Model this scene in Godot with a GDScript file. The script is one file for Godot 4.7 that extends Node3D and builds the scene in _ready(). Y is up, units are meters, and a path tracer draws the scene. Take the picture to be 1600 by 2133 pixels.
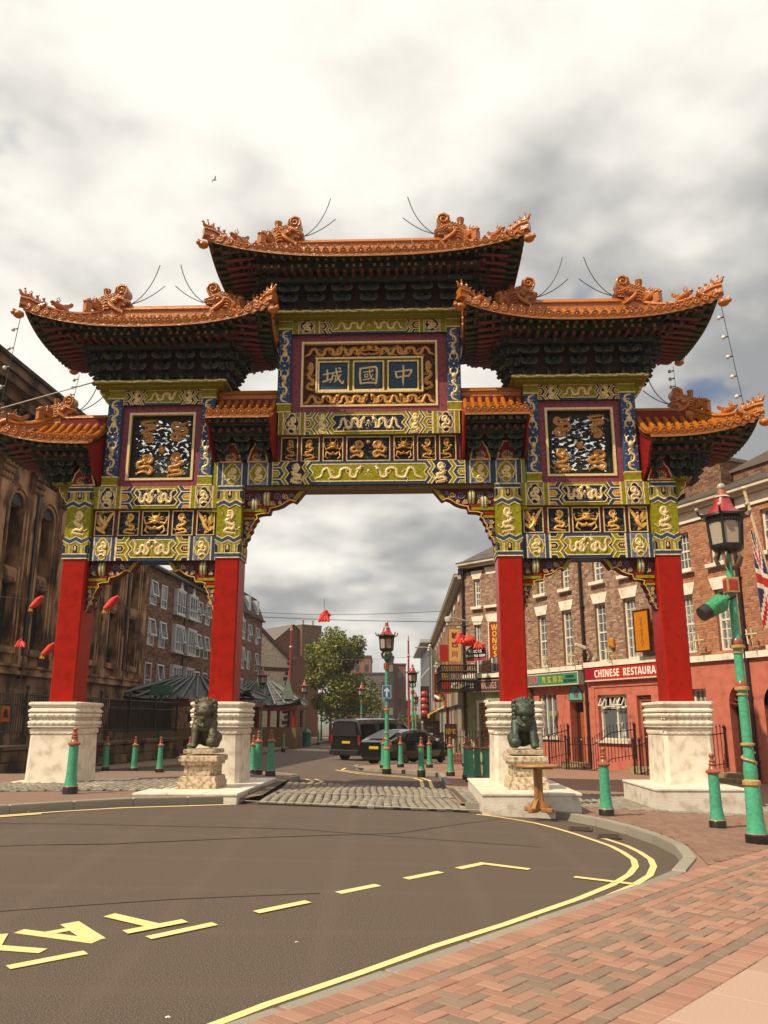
extends Node3D
class MB:
	var v := PackedVector3Array()
	var n := PackedVector3Array()
	var c := PackedColorArray()
	var uv := PackedVector2Array()
	var col := Color(1, 1, 1)
	var x := Transform3D()
	func _put(a: Vector3, b: Vector3, d: Vector3, na: Vector3, nb: Vector3, nd: Vector3) -> void:
		v.push_back(a); v.push_back(d); v.push_back(b)
		n.push_back(na); n.push_back(nd); n.push_back(nb)
		c.push_back(col); c.push_back(col); c.push_back(col)
	func tri(a: Vector3, b: Vector3, d: Vector3) -> void:
		var p := x * a
		var q := x * b
		var r := x * d
		var nn := (q - p).cross(r - p).normalized()
		if x.basis.determinant() < 0.0:
			nn = -nn
			_put(p, r, q, nn, nn, nn)
		else:
			_put(p, q, r, nn, nn, nn)
	func quad(a: Vector3, b: Vector3, d: Vector3, e: Vector3) -> void:
		tri(a, b, d)
		tri(a, d, e)
	func stri(a: Vector3, b: Vector3, d: Vector3, na: Vector3, nb: Vector3, nd: Vector3) -> void:
		var bs := x.basis.inverse().transposed()
		if x.basis.determinant() < 0.0:
			_put(x * a, x * d, x * b, (bs * na).normalized(), (bs * nd).normalized(), (bs * nb).normalized())
		else:
			_put(x * a, x * b, x * d, (bs * na).normalized(), (bs * nb).normalized(), (bs * nd).normalized())
	func face(p: PackedVector3Array, out: Vector3) -> void:
		var nn := (p[1] - p[0]).cross(p[2] - p[0])
		for i in range(1, p.size() - 1):
			if nn.dot(out) >= 0.0:
				tri(p[0], p[i], p[i + 1])
			else:
				tri(p[0], p[i + 1], p[i])
	func bb(a: Vector3, b: Vector3) -> void:
		var lo := Vector3(minf(a.x, b.x), minf(a.y, b.y), minf(a.z, b.z))
		var hi := Vector3(maxf(a.x, b.x), maxf(a.y, b.y), maxf(a.z, b.z))
		quad(Vector3(lo.x, lo.y, hi.z), Vector3(hi.x, lo.y, hi.z), Vector3(hi.x, hi.y, hi.z), Vector3(lo.x, hi.y, hi.z))
		quad(Vector3(hi.x, lo.y, lo.z), Vector3(lo.x, lo.y, lo.z), Vector3(lo.x, hi.y, lo.z), Vector3(hi.x, hi.y, lo.z))
		quad(Vector3(hi.x, lo.y, hi.z), Vector3(hi.x, lo.y, lo.z), Vector3(hi.x, hi.y, lo.z), Vector3(hi.x, hi.y, hi.z))
		quad(Vector3(lo.x, lo.y, lo.z), Vector3(lo.x, lo.y, hi.z), Vector3(lo.x, hi.y, hi.z), Vector3(lo.x, hi.y, lo.z))
		quad(Vector3(lo.x, hi.y, hi.z), Vector3(hi.x, hi.y, hi.z), Vector3(hi.x, hi.y, lo.z), Vector3(lo.x, hi.y, lo.z))
		quad(Vector3(lo.x, lo.y, lo.z), Vector3(hi.x, lo.y, lo.z), Vector3(hi.x, lo.y, hi.z), Vector3(lo.x, lo.y, hi.z))
	func box(ce: Vector3, s: Vector3) -> void:
		bb(ce - s * 0.5, ce + s * 0.5)
	func cbox(ce: Vector3, s: Vector3, bev: float) -> void:
		var h := s * 0.5
		var e := minf(bev, minf(h.x, minf(h.y, h.z)) * 0.9)
		var i := h - Vector3(e, e, e)
		for a in 3:
			var b := (a + 1) % 3
			var d := (a + 2) % 3
			for sg in [-1.0, 1.0]:
				var pts := PackedVector3Array()
				for k in [[-1.0, -1.0], [1.0, -1.0], [1.0, 1.0], [-1.0, 1.0]]:
					var p := Vector3()
					p[a] = sg * h[a]; p[b] = k[0] * i[b]; p[d] = k[1] * i[d]
					pts.push_back(ce + p)
				var o := Vector3(); o[a] = sg
				face(pts, o)
				for sb in [-1.0, 1.0]:
					var q := PackedVector3Array()
					for k in [[0, -1.0], [0, 1.0], [1, 1.0], [1, -1.0]]:
						var p := Vector3()
						p[a] = sg * (h[a] if k[0] == 0 else i[a])
						p[b] = sb * (i[b] if k[0] == 0 else h[b])
						p[d] = k[1] * i[d]
						q.push_back(ce + p)
					var o2 := Vector3(); o2[a] = sg; o2[b] = sb
					face(q, o2)
		for sx in [-1.0, 1.0]:
			for sy in [-1.0, 1.0]:
				for sz in [-1.0, 1.0]:
					face(PackedVector3Array([ce + Vector3(sx * h.x, sy * i.y, sz * i.z), ce + Vector3(sx * i.x, sy * h.y, sz * i.z), ce + Vector3(sx * i.x, sy * i.y, sz * h.z)]), Vector3(sx, sy, sz))
	func tube(p: PackedVector3Array, r: PackedFloat32Array, seg := 6, caps := true) -> void:
		var m := p.size()
		if m < 2: return
		var up := Vector3(0.31, 0.87, 0.38)
		var prev := []
		var f0 := Vector3()
		for i in m:
			var t := (p[mini(i + 1, m - 1)] - p[maxi(i - 1, 0)])
			t = t.normalized() if t.length() > 1e-9 else Vector3(0, 1, 0)
			if i == 0:
				f0 = (up - t * up.dot(t))
				if f0.length() < 0.05: f0 = Vector3(1, 0, 0) - t * t.x
			f0 = (f0 - t * f0.dot(t)).normalized()
			var g := t.cross(f0)
			var ring := []
			for k in seg:
				var a := TAU * k / seg
				ring.push_back(f0 * cos(a) + g * sin(a))
			var rr: float = r[mini(i, r.size() - 1)]
			if i > 0:
				var pr: float = r[mini(i - 1, r.size() - 1)]
				for k in seg:
					var k2 := (k + 1) % seg
					var a0: Vector3 = p[i - 1] + prev[k] * pr
					var a1: Vector3 = p[i - 1] + prev[k2] * pr
					var b0: Vector3 = p[i] + ring[k] * rr
					var b1: Vector3 = p[i] + ring[k2] * rr
					stri(a0, a1, b1, prev[k], prev[k2], ring[k2])
					stri(a0, b1, b0, prev[k], ring[k2], ring[k])
			if caps and (i == 0 or i == m - 1):
				for k in range(1, seg - 1):
					if i == 0: tri(p[i] + ring[0] * rr, p[i] + ring[k + 1] * rr, p[i] + ring[k] * rr)
					else: tri(p[i] + ring[0] * rr, p[i] + ring[k] * rr, p[i] + ring[k + 1] * rr)
			prev = ring
	func bar(a: Vector3, b: Vector3, r: float, seg := 6) -> void:
		tube(PackedVector3Array([a, b]), PackedFloat32Array([r]), seg)
	func lathe(ce: Vector3, pr: PackedVector2Array, seg := 16, crease := 0.75) -> void:
		var m := pr.size()
		var sn := PackedVector2Array()
		for i in m - 1:
			var d := (pr[i + 1] - pr[i])
			sn.push_back(Vector2(d.y, -d.x).normalized())
		for i in m - 1:
			var n0 := sn[i]
			var n1 := sn[i]
			if i > 0 and sn[i].dot(sn[i - 1]) > crease: n0 = (sn[i] + sn[i - 1]).normalized()
			if i < m - 2 and sn[i].dot(sn[i + 1]) > crease: n1 = (sn[i] + sn[i + 1]).normalized()
			for k in seg:
				var a := TAU * k / seg
				var b := TAU * (k + 1) / seg
				var ea := Vector3(cos(a), 0, -sin(a))
				var eb := Vector3(cos(b), 0, -sin(b))
				var p0 := ce + ea * pr[i].x + Vector3(0, pr[i].y, 0)
				var p1 := ce + eb * pr[i].x + Vector3(0, pr[i].y, 0)
				var q0 := ce + ea * pr[i + 1].x + Vector3(0, pr[i + 1].y, 0)
				var q1 := ce + eb * pr[i + 1].x + Vector3(0, pr[i + 1].y, 0)
				var na0 := ea * n0.x + Vector3(0, n0.y, 0)
				var nb0 := eb * n0.x + Vector3(0, n0.y, 0)
				var na1 := ea * n1.x + Vector3(0, n1.y, 0)
				var nb1 := eb * n1.x + Vector3(0, n1.y, 0)
				if pr[i].x > 1e-6: stri(p0, p1, q1, na0, nb0, nb1)
				if pr[i + 1].x > 1e-6: stri(p0, q1, q0, na0, nb1, na1)
	func ball(ce: Vector3, s: Vector3, seg := 10, rings := 6) -> void:
		for i in rings:
			var t0 := PI * i / rings - PI / 2
			var t1 := PI * (i + 1) / rings - PI / 2
			for k in seg:
				var a := TAU * k / seg
				var b := TAU * (k + 1) / seg
				var e := [Vector3(cos(a) * cos(t0), sin(t0), -sin(a) * cos(t0)), Vector3(cos(b) * cos(t0), sin(t0), -sin(b) * cos(t0)), Vector3(cos(b) * cos(t1), sin(t1), -sin(b) * cos(t1)), Vector3(cos(a) * cos(t1), sin(t1), -sin(a) * cos(t1))]
				var nn := []
				for q in e: nn.push_back((q / s).normalized())
				if i > 0: stri(ce + e[0] * s, ce + e[1] * s, ce + e[2] * s, nn[0], nn[1], nn[2])
				if i < rings - 1: stri(ce + e[0] * s, ce + e[2] * s, ce + e[3] * s, nn[0], nn[2], nn[3])
	func prism(p: PackedVector2Array, z0: float, z1: float, back := false) -> void:
		var q := p
		if not Geometry2D.is_polygon_clockwise(q):
			pass
		else:
			q = p.duplicate(); q.reverse()
		var ix := Geometry2D.triangulate_polygon(q)
		for i in range(0, ix.size(), 3):
			var a := q[ix[i]]
			var b := q[ix[i + 1]]
			var d := q[ix[i + 2]]
			if (b - a).cross(d - a) < 0.0:
				var t := b; b = d; d = t
			tri(Vector3(a.x, a.y, z1), Vector3(b.x, b.y, z1), Vector3(d.x, d.y, z1))
			if back: tri(Vector3(a.x, a.y, z0), Vector3(d.x, d.y, z0), Vector3(b.x, b.y, z0))
		var area := 0.0
		for i in q.size(): area += q[i].cross(q[(i + 1) % q.size()])
		for i in q.size():
			var a := q[i]
			var b := q[(i + 1) % q.size()]
			if area < 0.0:
				var t := a; a = b; b = t
			quad(Vector3(a.x, a.y, z0), Vector3(b.x, b.y, z0), Vector3(b.x, b.y, z1), Vector3(a.x, a.y, z1))
	func strip(p: PackedVector2Array, w: float, z0: float, z1: float, closed := false) -> void:
		var m := p.size()
		var le := PackedVector2Array()
		var ri := PackedVector2Array()
		for i in m:
			var d0 := (p[i] - p[(i - 1 + m) % m]).normalized() if (closed or i > 0) else (p[i + 1] - p[i]).normalized()
			var d1 := (p[(i + 1) % m] - p[i]).normalized() if (closed or i < m - 1) else d0
			var nn := Vector2(-d0.y, d0.x) + Vector2(-d1.y, d1.x)
			if nn.length() < 0.1: nn = Vector2(-d0.y, d0.x)
			nn = nn.normalized()
			var s := w * 0.5 / maxf(0.35, nn.dot(Vector2(-d0.y, d0.x)))
			le.push_back(p[i] + nn * s); ri.push_back(p[i] - nn * s)
		for i in (m if closed else m - 1):
			var j := (i + 1) % m
			quad(Vector3(ri[i].x, ri[i].y, z1), Vector3(ri[j].x, ri[j].y, z1), Vector3(le[j].x, le[j].y, z1), Vector3(le[i].x, le[i].y, z1))
			quad(Vector3(ri[i].x, ri[i].y, z0), Vector3(ri[j].x, ri[j].y, z0), Vector3(ri[j].x, ri[j].y, z1), Vector3(ri[i].x, ri[i].y, z1))
			quad(Vector3(le[j].x, le[j].y, z0), Vector3(le[i].x, le[i].y, z0), Vector3(le[i].x, le[i].y, z1), Vector3(le[j].x, le[j].y, z1))
	func sqlathe(hx: float, hz: float, pr: PackedVector2Array, ch: float) -> void:
		var ring := func(o: float, y: float) -> PackedVector3Array:
			var a := hx + o
			var b := hz + o
			return PackedVector3Array([Vector3(a - ch, y, b), Vector3(a, y, b - ch), Vector3(a, y, -b + ch), Vector3(a - ch, y, -b), Vector3(-a + ch, y, -b), Vector3(-a, y, -b + ch), Vector3(-a, y, b - ch), Vector3(-a + ch, y, b)])
		for i in pr.size() - 1:
			var lo: PackedVector3Array = ring.call(pr[i].x, pr[i].y)
			var hi: PackedVector3Array = ring.call(pr[i + 1].x, pr[i + 1].y)
			for k in 8:
				var k2 := (k + 1) % 8
				quad(lo[k], lo[k2], hi[k2], hi[k])
		var top: PackedVector3Array = ring.call(pr[pr.size() - 1].x, pr[pr.size() - 1].y)
		face(top, Vector3.UP)
	func add(o: MB) -> void:
		var bs := x.basis.inverse().transposed()
		var flip := x.basis.determinant() < 0.0
		for i in range(0, o.v.size(), 3):
			for k in ([0, 2, 1] if flip else [0, 1, 2]):
				v.push_back(x * o.v[i + k]); n.push_back((bs * o.n[i + k]).normalized()); c.push_back(o.c[i + k])
	func mesh() -> ArrayMesh:
		var a := []
		a.resize(Mesh.ARRAY_MAX)
		a[Mesh.ARRAY_VERTEX] = v
		a[Mesh.ARRAY_NORMAL] = n
		a[Mesh.ARRAY_COLOR] = c
		if uv.size() == v.size(): a[Mesh.ARRAY_TEX_UV] = uv
		var m := ArrayMesh.new()
		if v.size() > 0: m.add_surface_from_arrays(Mesh.PRIMITIVE_TRIANGLES, a)
		return m
var M := {}
var taken := {}
var rng := RandomNumberGenerator.new()
func numbered(called: String) -> String:
	if not taken.has(called):
		taken[called] = 0
		return called
	taken[called] += 1
	return "%s_%03d" % [called, taken[called]]
func tag(o: Node, label: String, category: String, group := "", kind := "") -> Node:
	if label: o.set_meta("label", label)
	if category: o.set_meta("category", category)
	if group: o.set_meta("group", group)
	if kind: o.set_meta("kind", kind)
	return o
func thing(called: String, label: String, category: String, at := Vector3.ZERO, turn := 0.0, group := "") -> Node3D:
	var o := Node3D.new()
	o.name = numbered(called)
	add_child(o)
	o.position = at
	o.rotation.y = turn
	tag(o, label, category, group)
	return o
func pname(called: String, parent: Node) -> String:
	if not parent.has_node(called): return called
	var k := 1
	if parent.has_meta("_n_" + called): k = parent.get_meta("_n_" + called)
	while parent.has_node("%s_%03d" % [called, k]): k += 1
	parent.set_meta("_n_" + called, k + 1)
	return "%s_%03d" % [called, k]
func put(called: String, mesh: Mesh, mat: Material, parent: Node = null, xf := Transform3D()) -> MeshInstance3D:
	var o := MeshInstance3D.new()
	o.mesh = mesh
	o.material_override = mat
	if parent == null or parent == self:
		o.name = numbered(called)
		add_child(o)
	else:
		o.name = pname(called, parent)
		parent.add_child(o)
	o.transform = xf
	return o
func part(called: String, b: MB, mat: Material, parent: Node = null, xf := Transform3D()) -> MeshInstance3D:
	return put(called, b.mesh(), mat, parent, xf)
func struct(called: String, b: MB, mat: Material) -> MeshInstance3D:
	var o := part(called, b, mat)
	o.set_meta("kind", "structure")
	return o
func copy(o: Node3D, at: Vector3, turn: float, label: String) -> Node3D:
	var d: Node3D = o.duplicate()
	var base := String(o.name)
	if base.length() > 4 and base.substr(base.length() - 4, 1) == "_" and base.right(3).is_valid_int(): base = base.left(base.length() - 4)
	d.name = numbered(base)
	add_child(d)
	d.position = at
	d.rotation.y = turn
	if label: d.set_meta("label", label)
	return d
func lin(r: float, g: float, b: float) -> Color:
	return Color(r, g, b)
func V(a: float, b: float, d: float) -> Vector3:
	return Vector3(a, b, d)
func P2(a: Array) -> PackedVector2Array:
	var o := PackedVector2Array()
	for i in range(0, a.size(), 2): o.push_back(Vector2(a[i], a[i + 1]))
	return o
func P3(a: Array) -> PackedVector3Array:
	var o := PackedVector3Array()
	for i in range(0, a.size(), 3): o.push_back(Vector3(a[i], a[i + 1], a[i + 2]))
	return o
func spline2(p: PackedVector2Array, sub := 5) -> PackedVector2Array:
	var o := PackedVector2Array()
	for i in p.size() - 1:
		var a := p[maxi(i - 1, 0)]
		var d := p[mini(i + 2, p.size() - 1)]
		for k in sub: o.push_back(p[i].cubic_interpolate(p[i + 1], a, d, float(k) / sub))
	o.push_back(p[p.size() - 1])
	return o
func frame(o: Vector3, right: Vector3, up := Vector3.UP) -> Transform3D:
	var r := right.normalized()
	var z := r.cross(up).normalized()
	return Transform3D(Basis(r, z.cross(r), z), o)
func noise_tex(seed_: int, freq: float, oct: int, stops: Array, size := 512, type := FastNoiseLite.TYPE_SIMPLEX_SMOOTH, stretch := Vector2(1, 1)) -> NoiseTexture2D:
	var f := FastNoiseLite.new()
	f.seed = seed_
	f.noise_type = type
	f.frequency = freq
	f.fractal_octaves = oct
	var t := NoiseTexture2D.new()
	t.width = int(size * stretch.x)
	t.height = int(size * stretch.y)
	t.seamless = true
	t.seamless_blend_skirt = 0.3
	t.noise = f
	if stops.size():
		var g := Gradient.new()
		g.offsets = PackedFloat32Array()
		g.colors = PackedColorArray()
		var off := PackedFloat32Array()
		var cs := PackedColorArray()
		for s in stops:
			off.push_back(s[0])
			cs.push_back(s[1] if s[1] is Color else Color(s[1], s[1], s[1]))
		g.offsets = off
		g.colors = cs
		t.color_ramp = g
	return t
func mat(key: String, rough: float, opt := {}) -> StandardMaterial3D:
	var m := StandardMaterial3D.new()
	m.resource_name = key
	m.roughness = rough
	m.vertex_color_use_as_albedo = true
	m.metallic_specular = opt.get("spec", 0.5)
	m.metallic = opt.get("metal", 0.0)
	if opt.has("color"): m.albedo_color = (opt.color as Color).linear_to_srgb()
	if opt.has("tex"):
		m.albedo_texture = opt.tex
		m.uv1_triplanar = true
		m.uv1_world_triplanar = opt.get("world", true)
		var s: float = opt.get("scale", 1.0)
		m.uv1_scale = Vector3(s, s * opt.get("ystretch", 1.0), s)
	if opt.has("bump"):
		m.heightmap_enabled = true
		m.heightmap_texture = opt.bump
		m.heightmap_scale = opt.get("bump_cm", 0.5)
		m.uv1_triplanar = true
		m.uv1_world_triplanar = opt.get("world", true)
		var s2: float = opt.get("scale", 1.0)
		m.uv1_scale = Vector3(s2, s2 * opt.get("ystretch", 1.0), s2)
	if opt.has("coat"):
		m.clearcoat_enabled = true
		m.clearcoat = opt.coat
		m.clearcoat_roughness = opt.get("coat_rough", 0.15)
	if opt.has("backlight"):
		m.backlight_enabled = true
		m.backlight = opt.backlight
	M[key] = m
	return m
func make_materials() -> void:
	var soft := noise_tex(11, 0.02, 4, [[0.0, 0.72], [0.5, 0.93], [1.0, 1.0]])
	var grain := noise_tex(12, 0.12, 3, [[0.0, 0.70], [0.45, 0.92], [1.0, 1.0]])
	var bumpy := noise_tex(13, 0.08, 4, [])
	mat("paint", 0.5, {"tex": soft, "scale": 0.9, "spec": 0.28})
	mat("paint_gloss", 0.22, {"tex": soft, "scale": 0.9})
	mat("column_red", 0.3, {"tex": noise_tex(21, 0.012, 5, [[0.0, 0.82], [0.5, 0.95], [1.0, 1.0]]), "scale": 0.6, "spec": 0.25})
	mat("gilt", 0.34, {"tex": soft, "scale": 2.0, "metal": 0.15})
	mat("glaze", 0.2, {"tex": noise_tex(22, 0.03, 4, [[0.0, Color(0.55, 0.42, 0.36)], [0.5, Color(0.9, 0.88, 0.85)], [1.0, Color(1, 1, 1)]]), "scale": 1.7, "coat": 0.3, "coat_rough": 0.15, "bump": bumpy, "bump_cm": 0.5})
	mat("timber_dark", 0.6, {"tex": grain, "scale": 1.0})
	mat("marble", 0.6, {"tex": noise_tex(31, 0.011, 5, [[0.0, Color(0.78, 0.73, 0.67)], [0.3, Color(0.91, 0.88, 0.85)], [0.5, Color(0.97, 0.95, 0.93)], [1.0, Color(1, 1, 1)]], 512), "scale": 0.55, "bump": bumpy, "bump_cm": 0.35})
	mat("sandstone_pale", 0.8, {"tex": noise_tex(32, 0.02, 5, [[0.0, Color(0.42, 0.35, 0.28)], [0.35, Color(0.8, 0.74, 0.66)], [0.6, Color(0.97, 0.94, 0.9)], [1.0, Color(1, 1, 1)]]), "scale": 1.0, "bump": grain, "bump_cm": 0.4})
	mat("bronze", 0.42, {"tex": noise_tex(33, 0.03, 4, [[0.0, Color(0.55, 0.5, 0.42)], [0.5, Color(0.85, 0.85, 0.8)], [0.75, Color(1, 1, 1)], [1.0, Color(0.9, 1, 0.95)]]), "scale": 2.2, "metal": 0.35, "bump": bumpy, "bump_cm": 0.6})
	mat("brick", 0.85, {"tex": grain, "scale": 2.2, "bump": grain, "bump_cm": 0.4})
	mat("stucco", 0.8, {"tex": noise_tex(34, 0.014, 5, [[0.0, Color(0.74, 0.68, 0.66)], [0.4, Color(0.92, 0.9, 0.88)], [1.0, Color(1, 1, 1)]]), "scale": 0.35, "bump": grain, "bump_cm": 0.5})
	mat("church_stone", 0.9, {"tex": noise_tex(35, 0.012, 6, [[0.0, Color(0.16, 0.13, 0.11)], [0.32, Color(0.42, 0.36, 0.31)], [0.55, Color(0.8, 0.76, 0.72)], [1.0, Color(1, 1, 1)]]), "scale": 0.16, "ystretch": 0.55, "bump": grain, "bump_cm": 1.2})
	mat("slate", 0.6, {"tex": grain, "scale": 0.9})
	mat("plain", 0.55, {"tex": soft, "scale": 1.4})
	mat("satin", 0.32, {"tex": soft, "scale": 1.4})
	mat("iron", 0.4, {})
	mat("glass_dark", 0.04, {"spec": 0.6})
	mat("car_paint", 0.18, {"coat": 1.0, "coat_rough": 0.03})
	mat("rubber", 0.8, {})
	mat("cloth", 0.9, {})
	mat("skin", 0.6, {})
	mat("wood", 0.5, {"tex": noise_tex(36, 0.02, 4, [[0.0, 0.55], [0.5, 0.85], [1.0, 1.0]], 512), "scale": 1.6, "ystretch": 0.12})
	mat("asphalt", 0.88, {"tex": noise_tex(41, 0.09, 3, [[0.0, Color(0.25, 0.22, 0.2)], [0.35, Color(0.62, 0.59, 0.57)], [0.62, Color(0.78, 0.75, 0.72)], [0.8, Color(1, 0.98, 0.95)], [1.0, Color(1, 1, 1)]], 1024), "scale": 0.75, "bump": noise_tex(42, 0.2, 3, [], 1024), "bump_cm": 1.1})
	mat("kerb", 0.85, {"tex": noise_tex(43, 0.15, 4, [[0.0, 0.5], [0.4, 0.82], [1.0, 1.0]]), "scale": 1.2, "bump": grain, "bump_cm": 0.6})
	mat("paver", 0.85, {"tex": noise_tex(44, 0.12, 4, [[0.0, 0.55], [0.45, 0.86], [1.0, 1.0]], 1024), "scale": 1.1, "bump": grain, "bump_cm": 0.5})
	mat("road_paint", 0.7, {"tex": noise_tex(45, 0.08, 4, [[0.0, 0.45], [0.25, 0.86], [0.4, 0.97], [1.0, 1.0]]), "scale": 1.1, "bump": grain, "bump_cm": 0.4})
	mat("foliage", 0.55, {"backlight": Color(0.35, 0.45, 0.1)})
	mat("bark", 0.9, {"tex": grain, "scale": 1.0})
	mat("paper", 0.6, {"backlight": Color(0.5, 0.1, 0.08)})
	mat("frosted", 0.5, {"backlight": Color(0.6, 0.5, 0.4)})
	var g := StandardMaterial3D.new()
	g.resource_name = "pane"
	g.transparency = BaseMaterial3D.TRANSPARENCY_ALPHA
	g.albedo_color = Color(0.9, 0.95, 1.0, 0.12)
	g.roughness = 0.03
	M["pane"] = g
func ground_y(px: float, pz: float) -> float:
	var d := -pz
	var gx := clampf((5.0 - px) / 9.0, -0.35, 1.0)
	var gd := smoothstep(5.0, 13.0, d) * (1.0 - smoothstep(19.0, 28.0, d))
	var y := 0.37 * gx * gd
	if d > 28.0: y -= 0.016 * (minf(d, 170.0) - 28.0) * clampf(0.75 + 0.1 * px, 0.2, 1.3)
	return y
func on(px: float, pz: float, up := 0.0) -> Vector3:
	return Vector3(px, ground_y(px, pz) + up, pz)
func make_sky() -> Image:
	var w := 2048
	var h := 1024
	var big := FastNoiseLite.new()
	big.seed = 5; big.frequency = 1.3; big.fractal_octaves = 6; big.fractal_gain = 0.5
	var fine := FastNoiseLite.new()
	fine.seed = 9; fine.frequency = 4.2; fine.fractal_octaves = 5; fine.fractal_gain = 0.52
	var gap := FastNoiseLite.new()
	gap.seed = 23; gap.frequency = 2.1; gap.fractal_octaves = 5
	var im := Image.create(w, h, false, Image.FORMAT_RGBF)
	im.fill(Color(0.16, 0.14, 0.12))
	for j in range(0, h / 2 + 24):
		var th := PI * (j + 0.5) / h
		var y := cos(th)
		var s := sin(th)
		for i in w:
			var ph := TAU * (i + 0.5) / w
			var dx := s * sin(ph)
			var dz := -s * cos(ph)
			var k := 1.0 / (maxf(y, 0.0) + 0.22)
			var p := Vector3(dx * k, y * 0.6, dz * k)
			var b := big.get_noise_3d(p.x, p.y, p.z) * 1.5
			var f := fine.get_noise_3d(p.x, p.y * 1.5, p.z)
			var lum := 0.5 + 0.62 * b + 0.34 * f
			lum += 0.42 * smoothstep(0.42, 0.75, y) - 0.16 * (1.0 - smoothstep(0.05, 0.3, absf(y - 0.30)))
			lum -= 0.12 * dx
			lum = clampf(lum, 0.0, 1.15)
			var q := smoothstep(0.0, 1.05, lum)
			var col := Color(0.30, 0.305, 0.315).lerp(Color(0.94, 0.90, 0.81), q)
			var g := gap.get_noise_3d(p.x * 1.1 + 3.0, p.y, p.z * 1.1)
			var hx := (dx / maxf(0.1, -dz) + 0.30) / 0.05
			var hy := (y - 0.745) / 0.06
			if dz < 0.0: g += 0.62 * exp(-(hx * hx + hy * hy))
			var hole := smoothstep(0.34, 0.62, g + 0.25 * f) * smoothstep(0.1, 0.3, y)
			col = col.lerp(Color(0.085, 0.15, 0.28), hole * 0.85)
			var haze := 1.0 - smoothstep(-0.02, 0.13, y)
			col = col.lerp(Color(0.42, 0.45, 0.47), haze * 0.75)
			im.set_pixel(i, j, col)
	return im
func make_view() -> void:
	var cam := Camera3D.new()
	cam.name = "camera"
	add_child(cam)
	cam.position = Vector3(0, 1.65, 0)
	cam.rotation.x = atan((1503.0 - 1066.5) / 1726.0)
	cam.keep_aspect = Camera3D.KEEP_HEIGHT
	cam.fov = rad_to_deg(2.0 * atan(1066.5 / 1726.0))
	cam.near = 0.05
	cam.far = 4000.0
	cam.current = true
	var env := Environment.new()
	env.background_mode = Environment.BG_SKY
	var sky := Sky.new()
	var pan := PanoramaSkyMaterial.new()
	pan.panorama = ImageTexture.create_from_image(make_sky())
	pan.energy_multiplier = 1.0
	sky.sky_material = pan
	env.sky = sky
	env.tonemap_mode = Environment.TONE_MAPPER_LINEAR
	env.tonemap_exposure = 1.15
	env.sdfgi_enabled = true
	env.ssao_enabled = true
	env.ssil_enabled = true
	env.fog_enabled = true
	env.fog_density = 0.0004
	env.fog_light_color = Color(0.72, 0.74, 0.76)
	var we := WorldEnvironment.new()
	we.name = "world_environment"
	we.environment = env
	add_child(we)
	var sun := DirectionalLight3D.new()
	sun.name = "sun"
	add_child(sun)
	sun.light_color = Color(1.0, 0.93, 0.80)
	sun.light_energy = 1.6
	sun.light_angular_distance = 0.5
	sun.shadow_enabled = true
	var to_sun := Vector3(-0.53, 0.765, 0.365)
	sun.look_at_from_position(to_sun * 50.0, Vector3.ZERO, Vector3.UP)
const OLIVE := Color(0.27, 0.25, 0.006)
const BLUE := Color(0.028, 0.068, 0.155)
const NAVY := Color(0.014, 0.022, 0.07)
const CREAM := Color(0.84, 0.64, 0.31)
const GOLD := Color(0.82, 0.46, 0.11)
const ORANGE_GOLD := Color(0.58, 0.27, 0.05)
const RED := Color(0.34, 0.012, 0.006)
const MAROON := Color(0.26, 0.062, 0.085)
const TAN := Color(0.46, 0.35, 0.17)
const LILAC := Color(0.21, 0.24, 0.33)
const TILE := Color(0.56, 0.185, 0.016)
const DARK_GREEN := Color(0.03, 0.04, 0.012)
const DARK_RED := Color(0.17, 0.012, 0.008)
func rect(x0: float, y0: float, x1: float, y1: float) -> PackedVector2Array:
	return P2([x0, y0, x1, y0, x1, y1, x0, y1])
func curl(b: MB, at: Vector2, r: float, w: float, turn := 1.4, start := 0.0, dirn := 1.0, z := 0.0) -> void:
	var p := PackedVector3Array()
	var k := 13
	for i in k:
		var t := float(i) / (k - 1)
		var a := start + dirn * TAU * turn * t
		var q := r * (1.0 - 0.85 * t)
		p.push_back(Vector3(at.x + cos(a) * q, at.y + sin(a) * q, z))
	b.tube(p, PackedFloat32Array([w]), 4)
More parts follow.
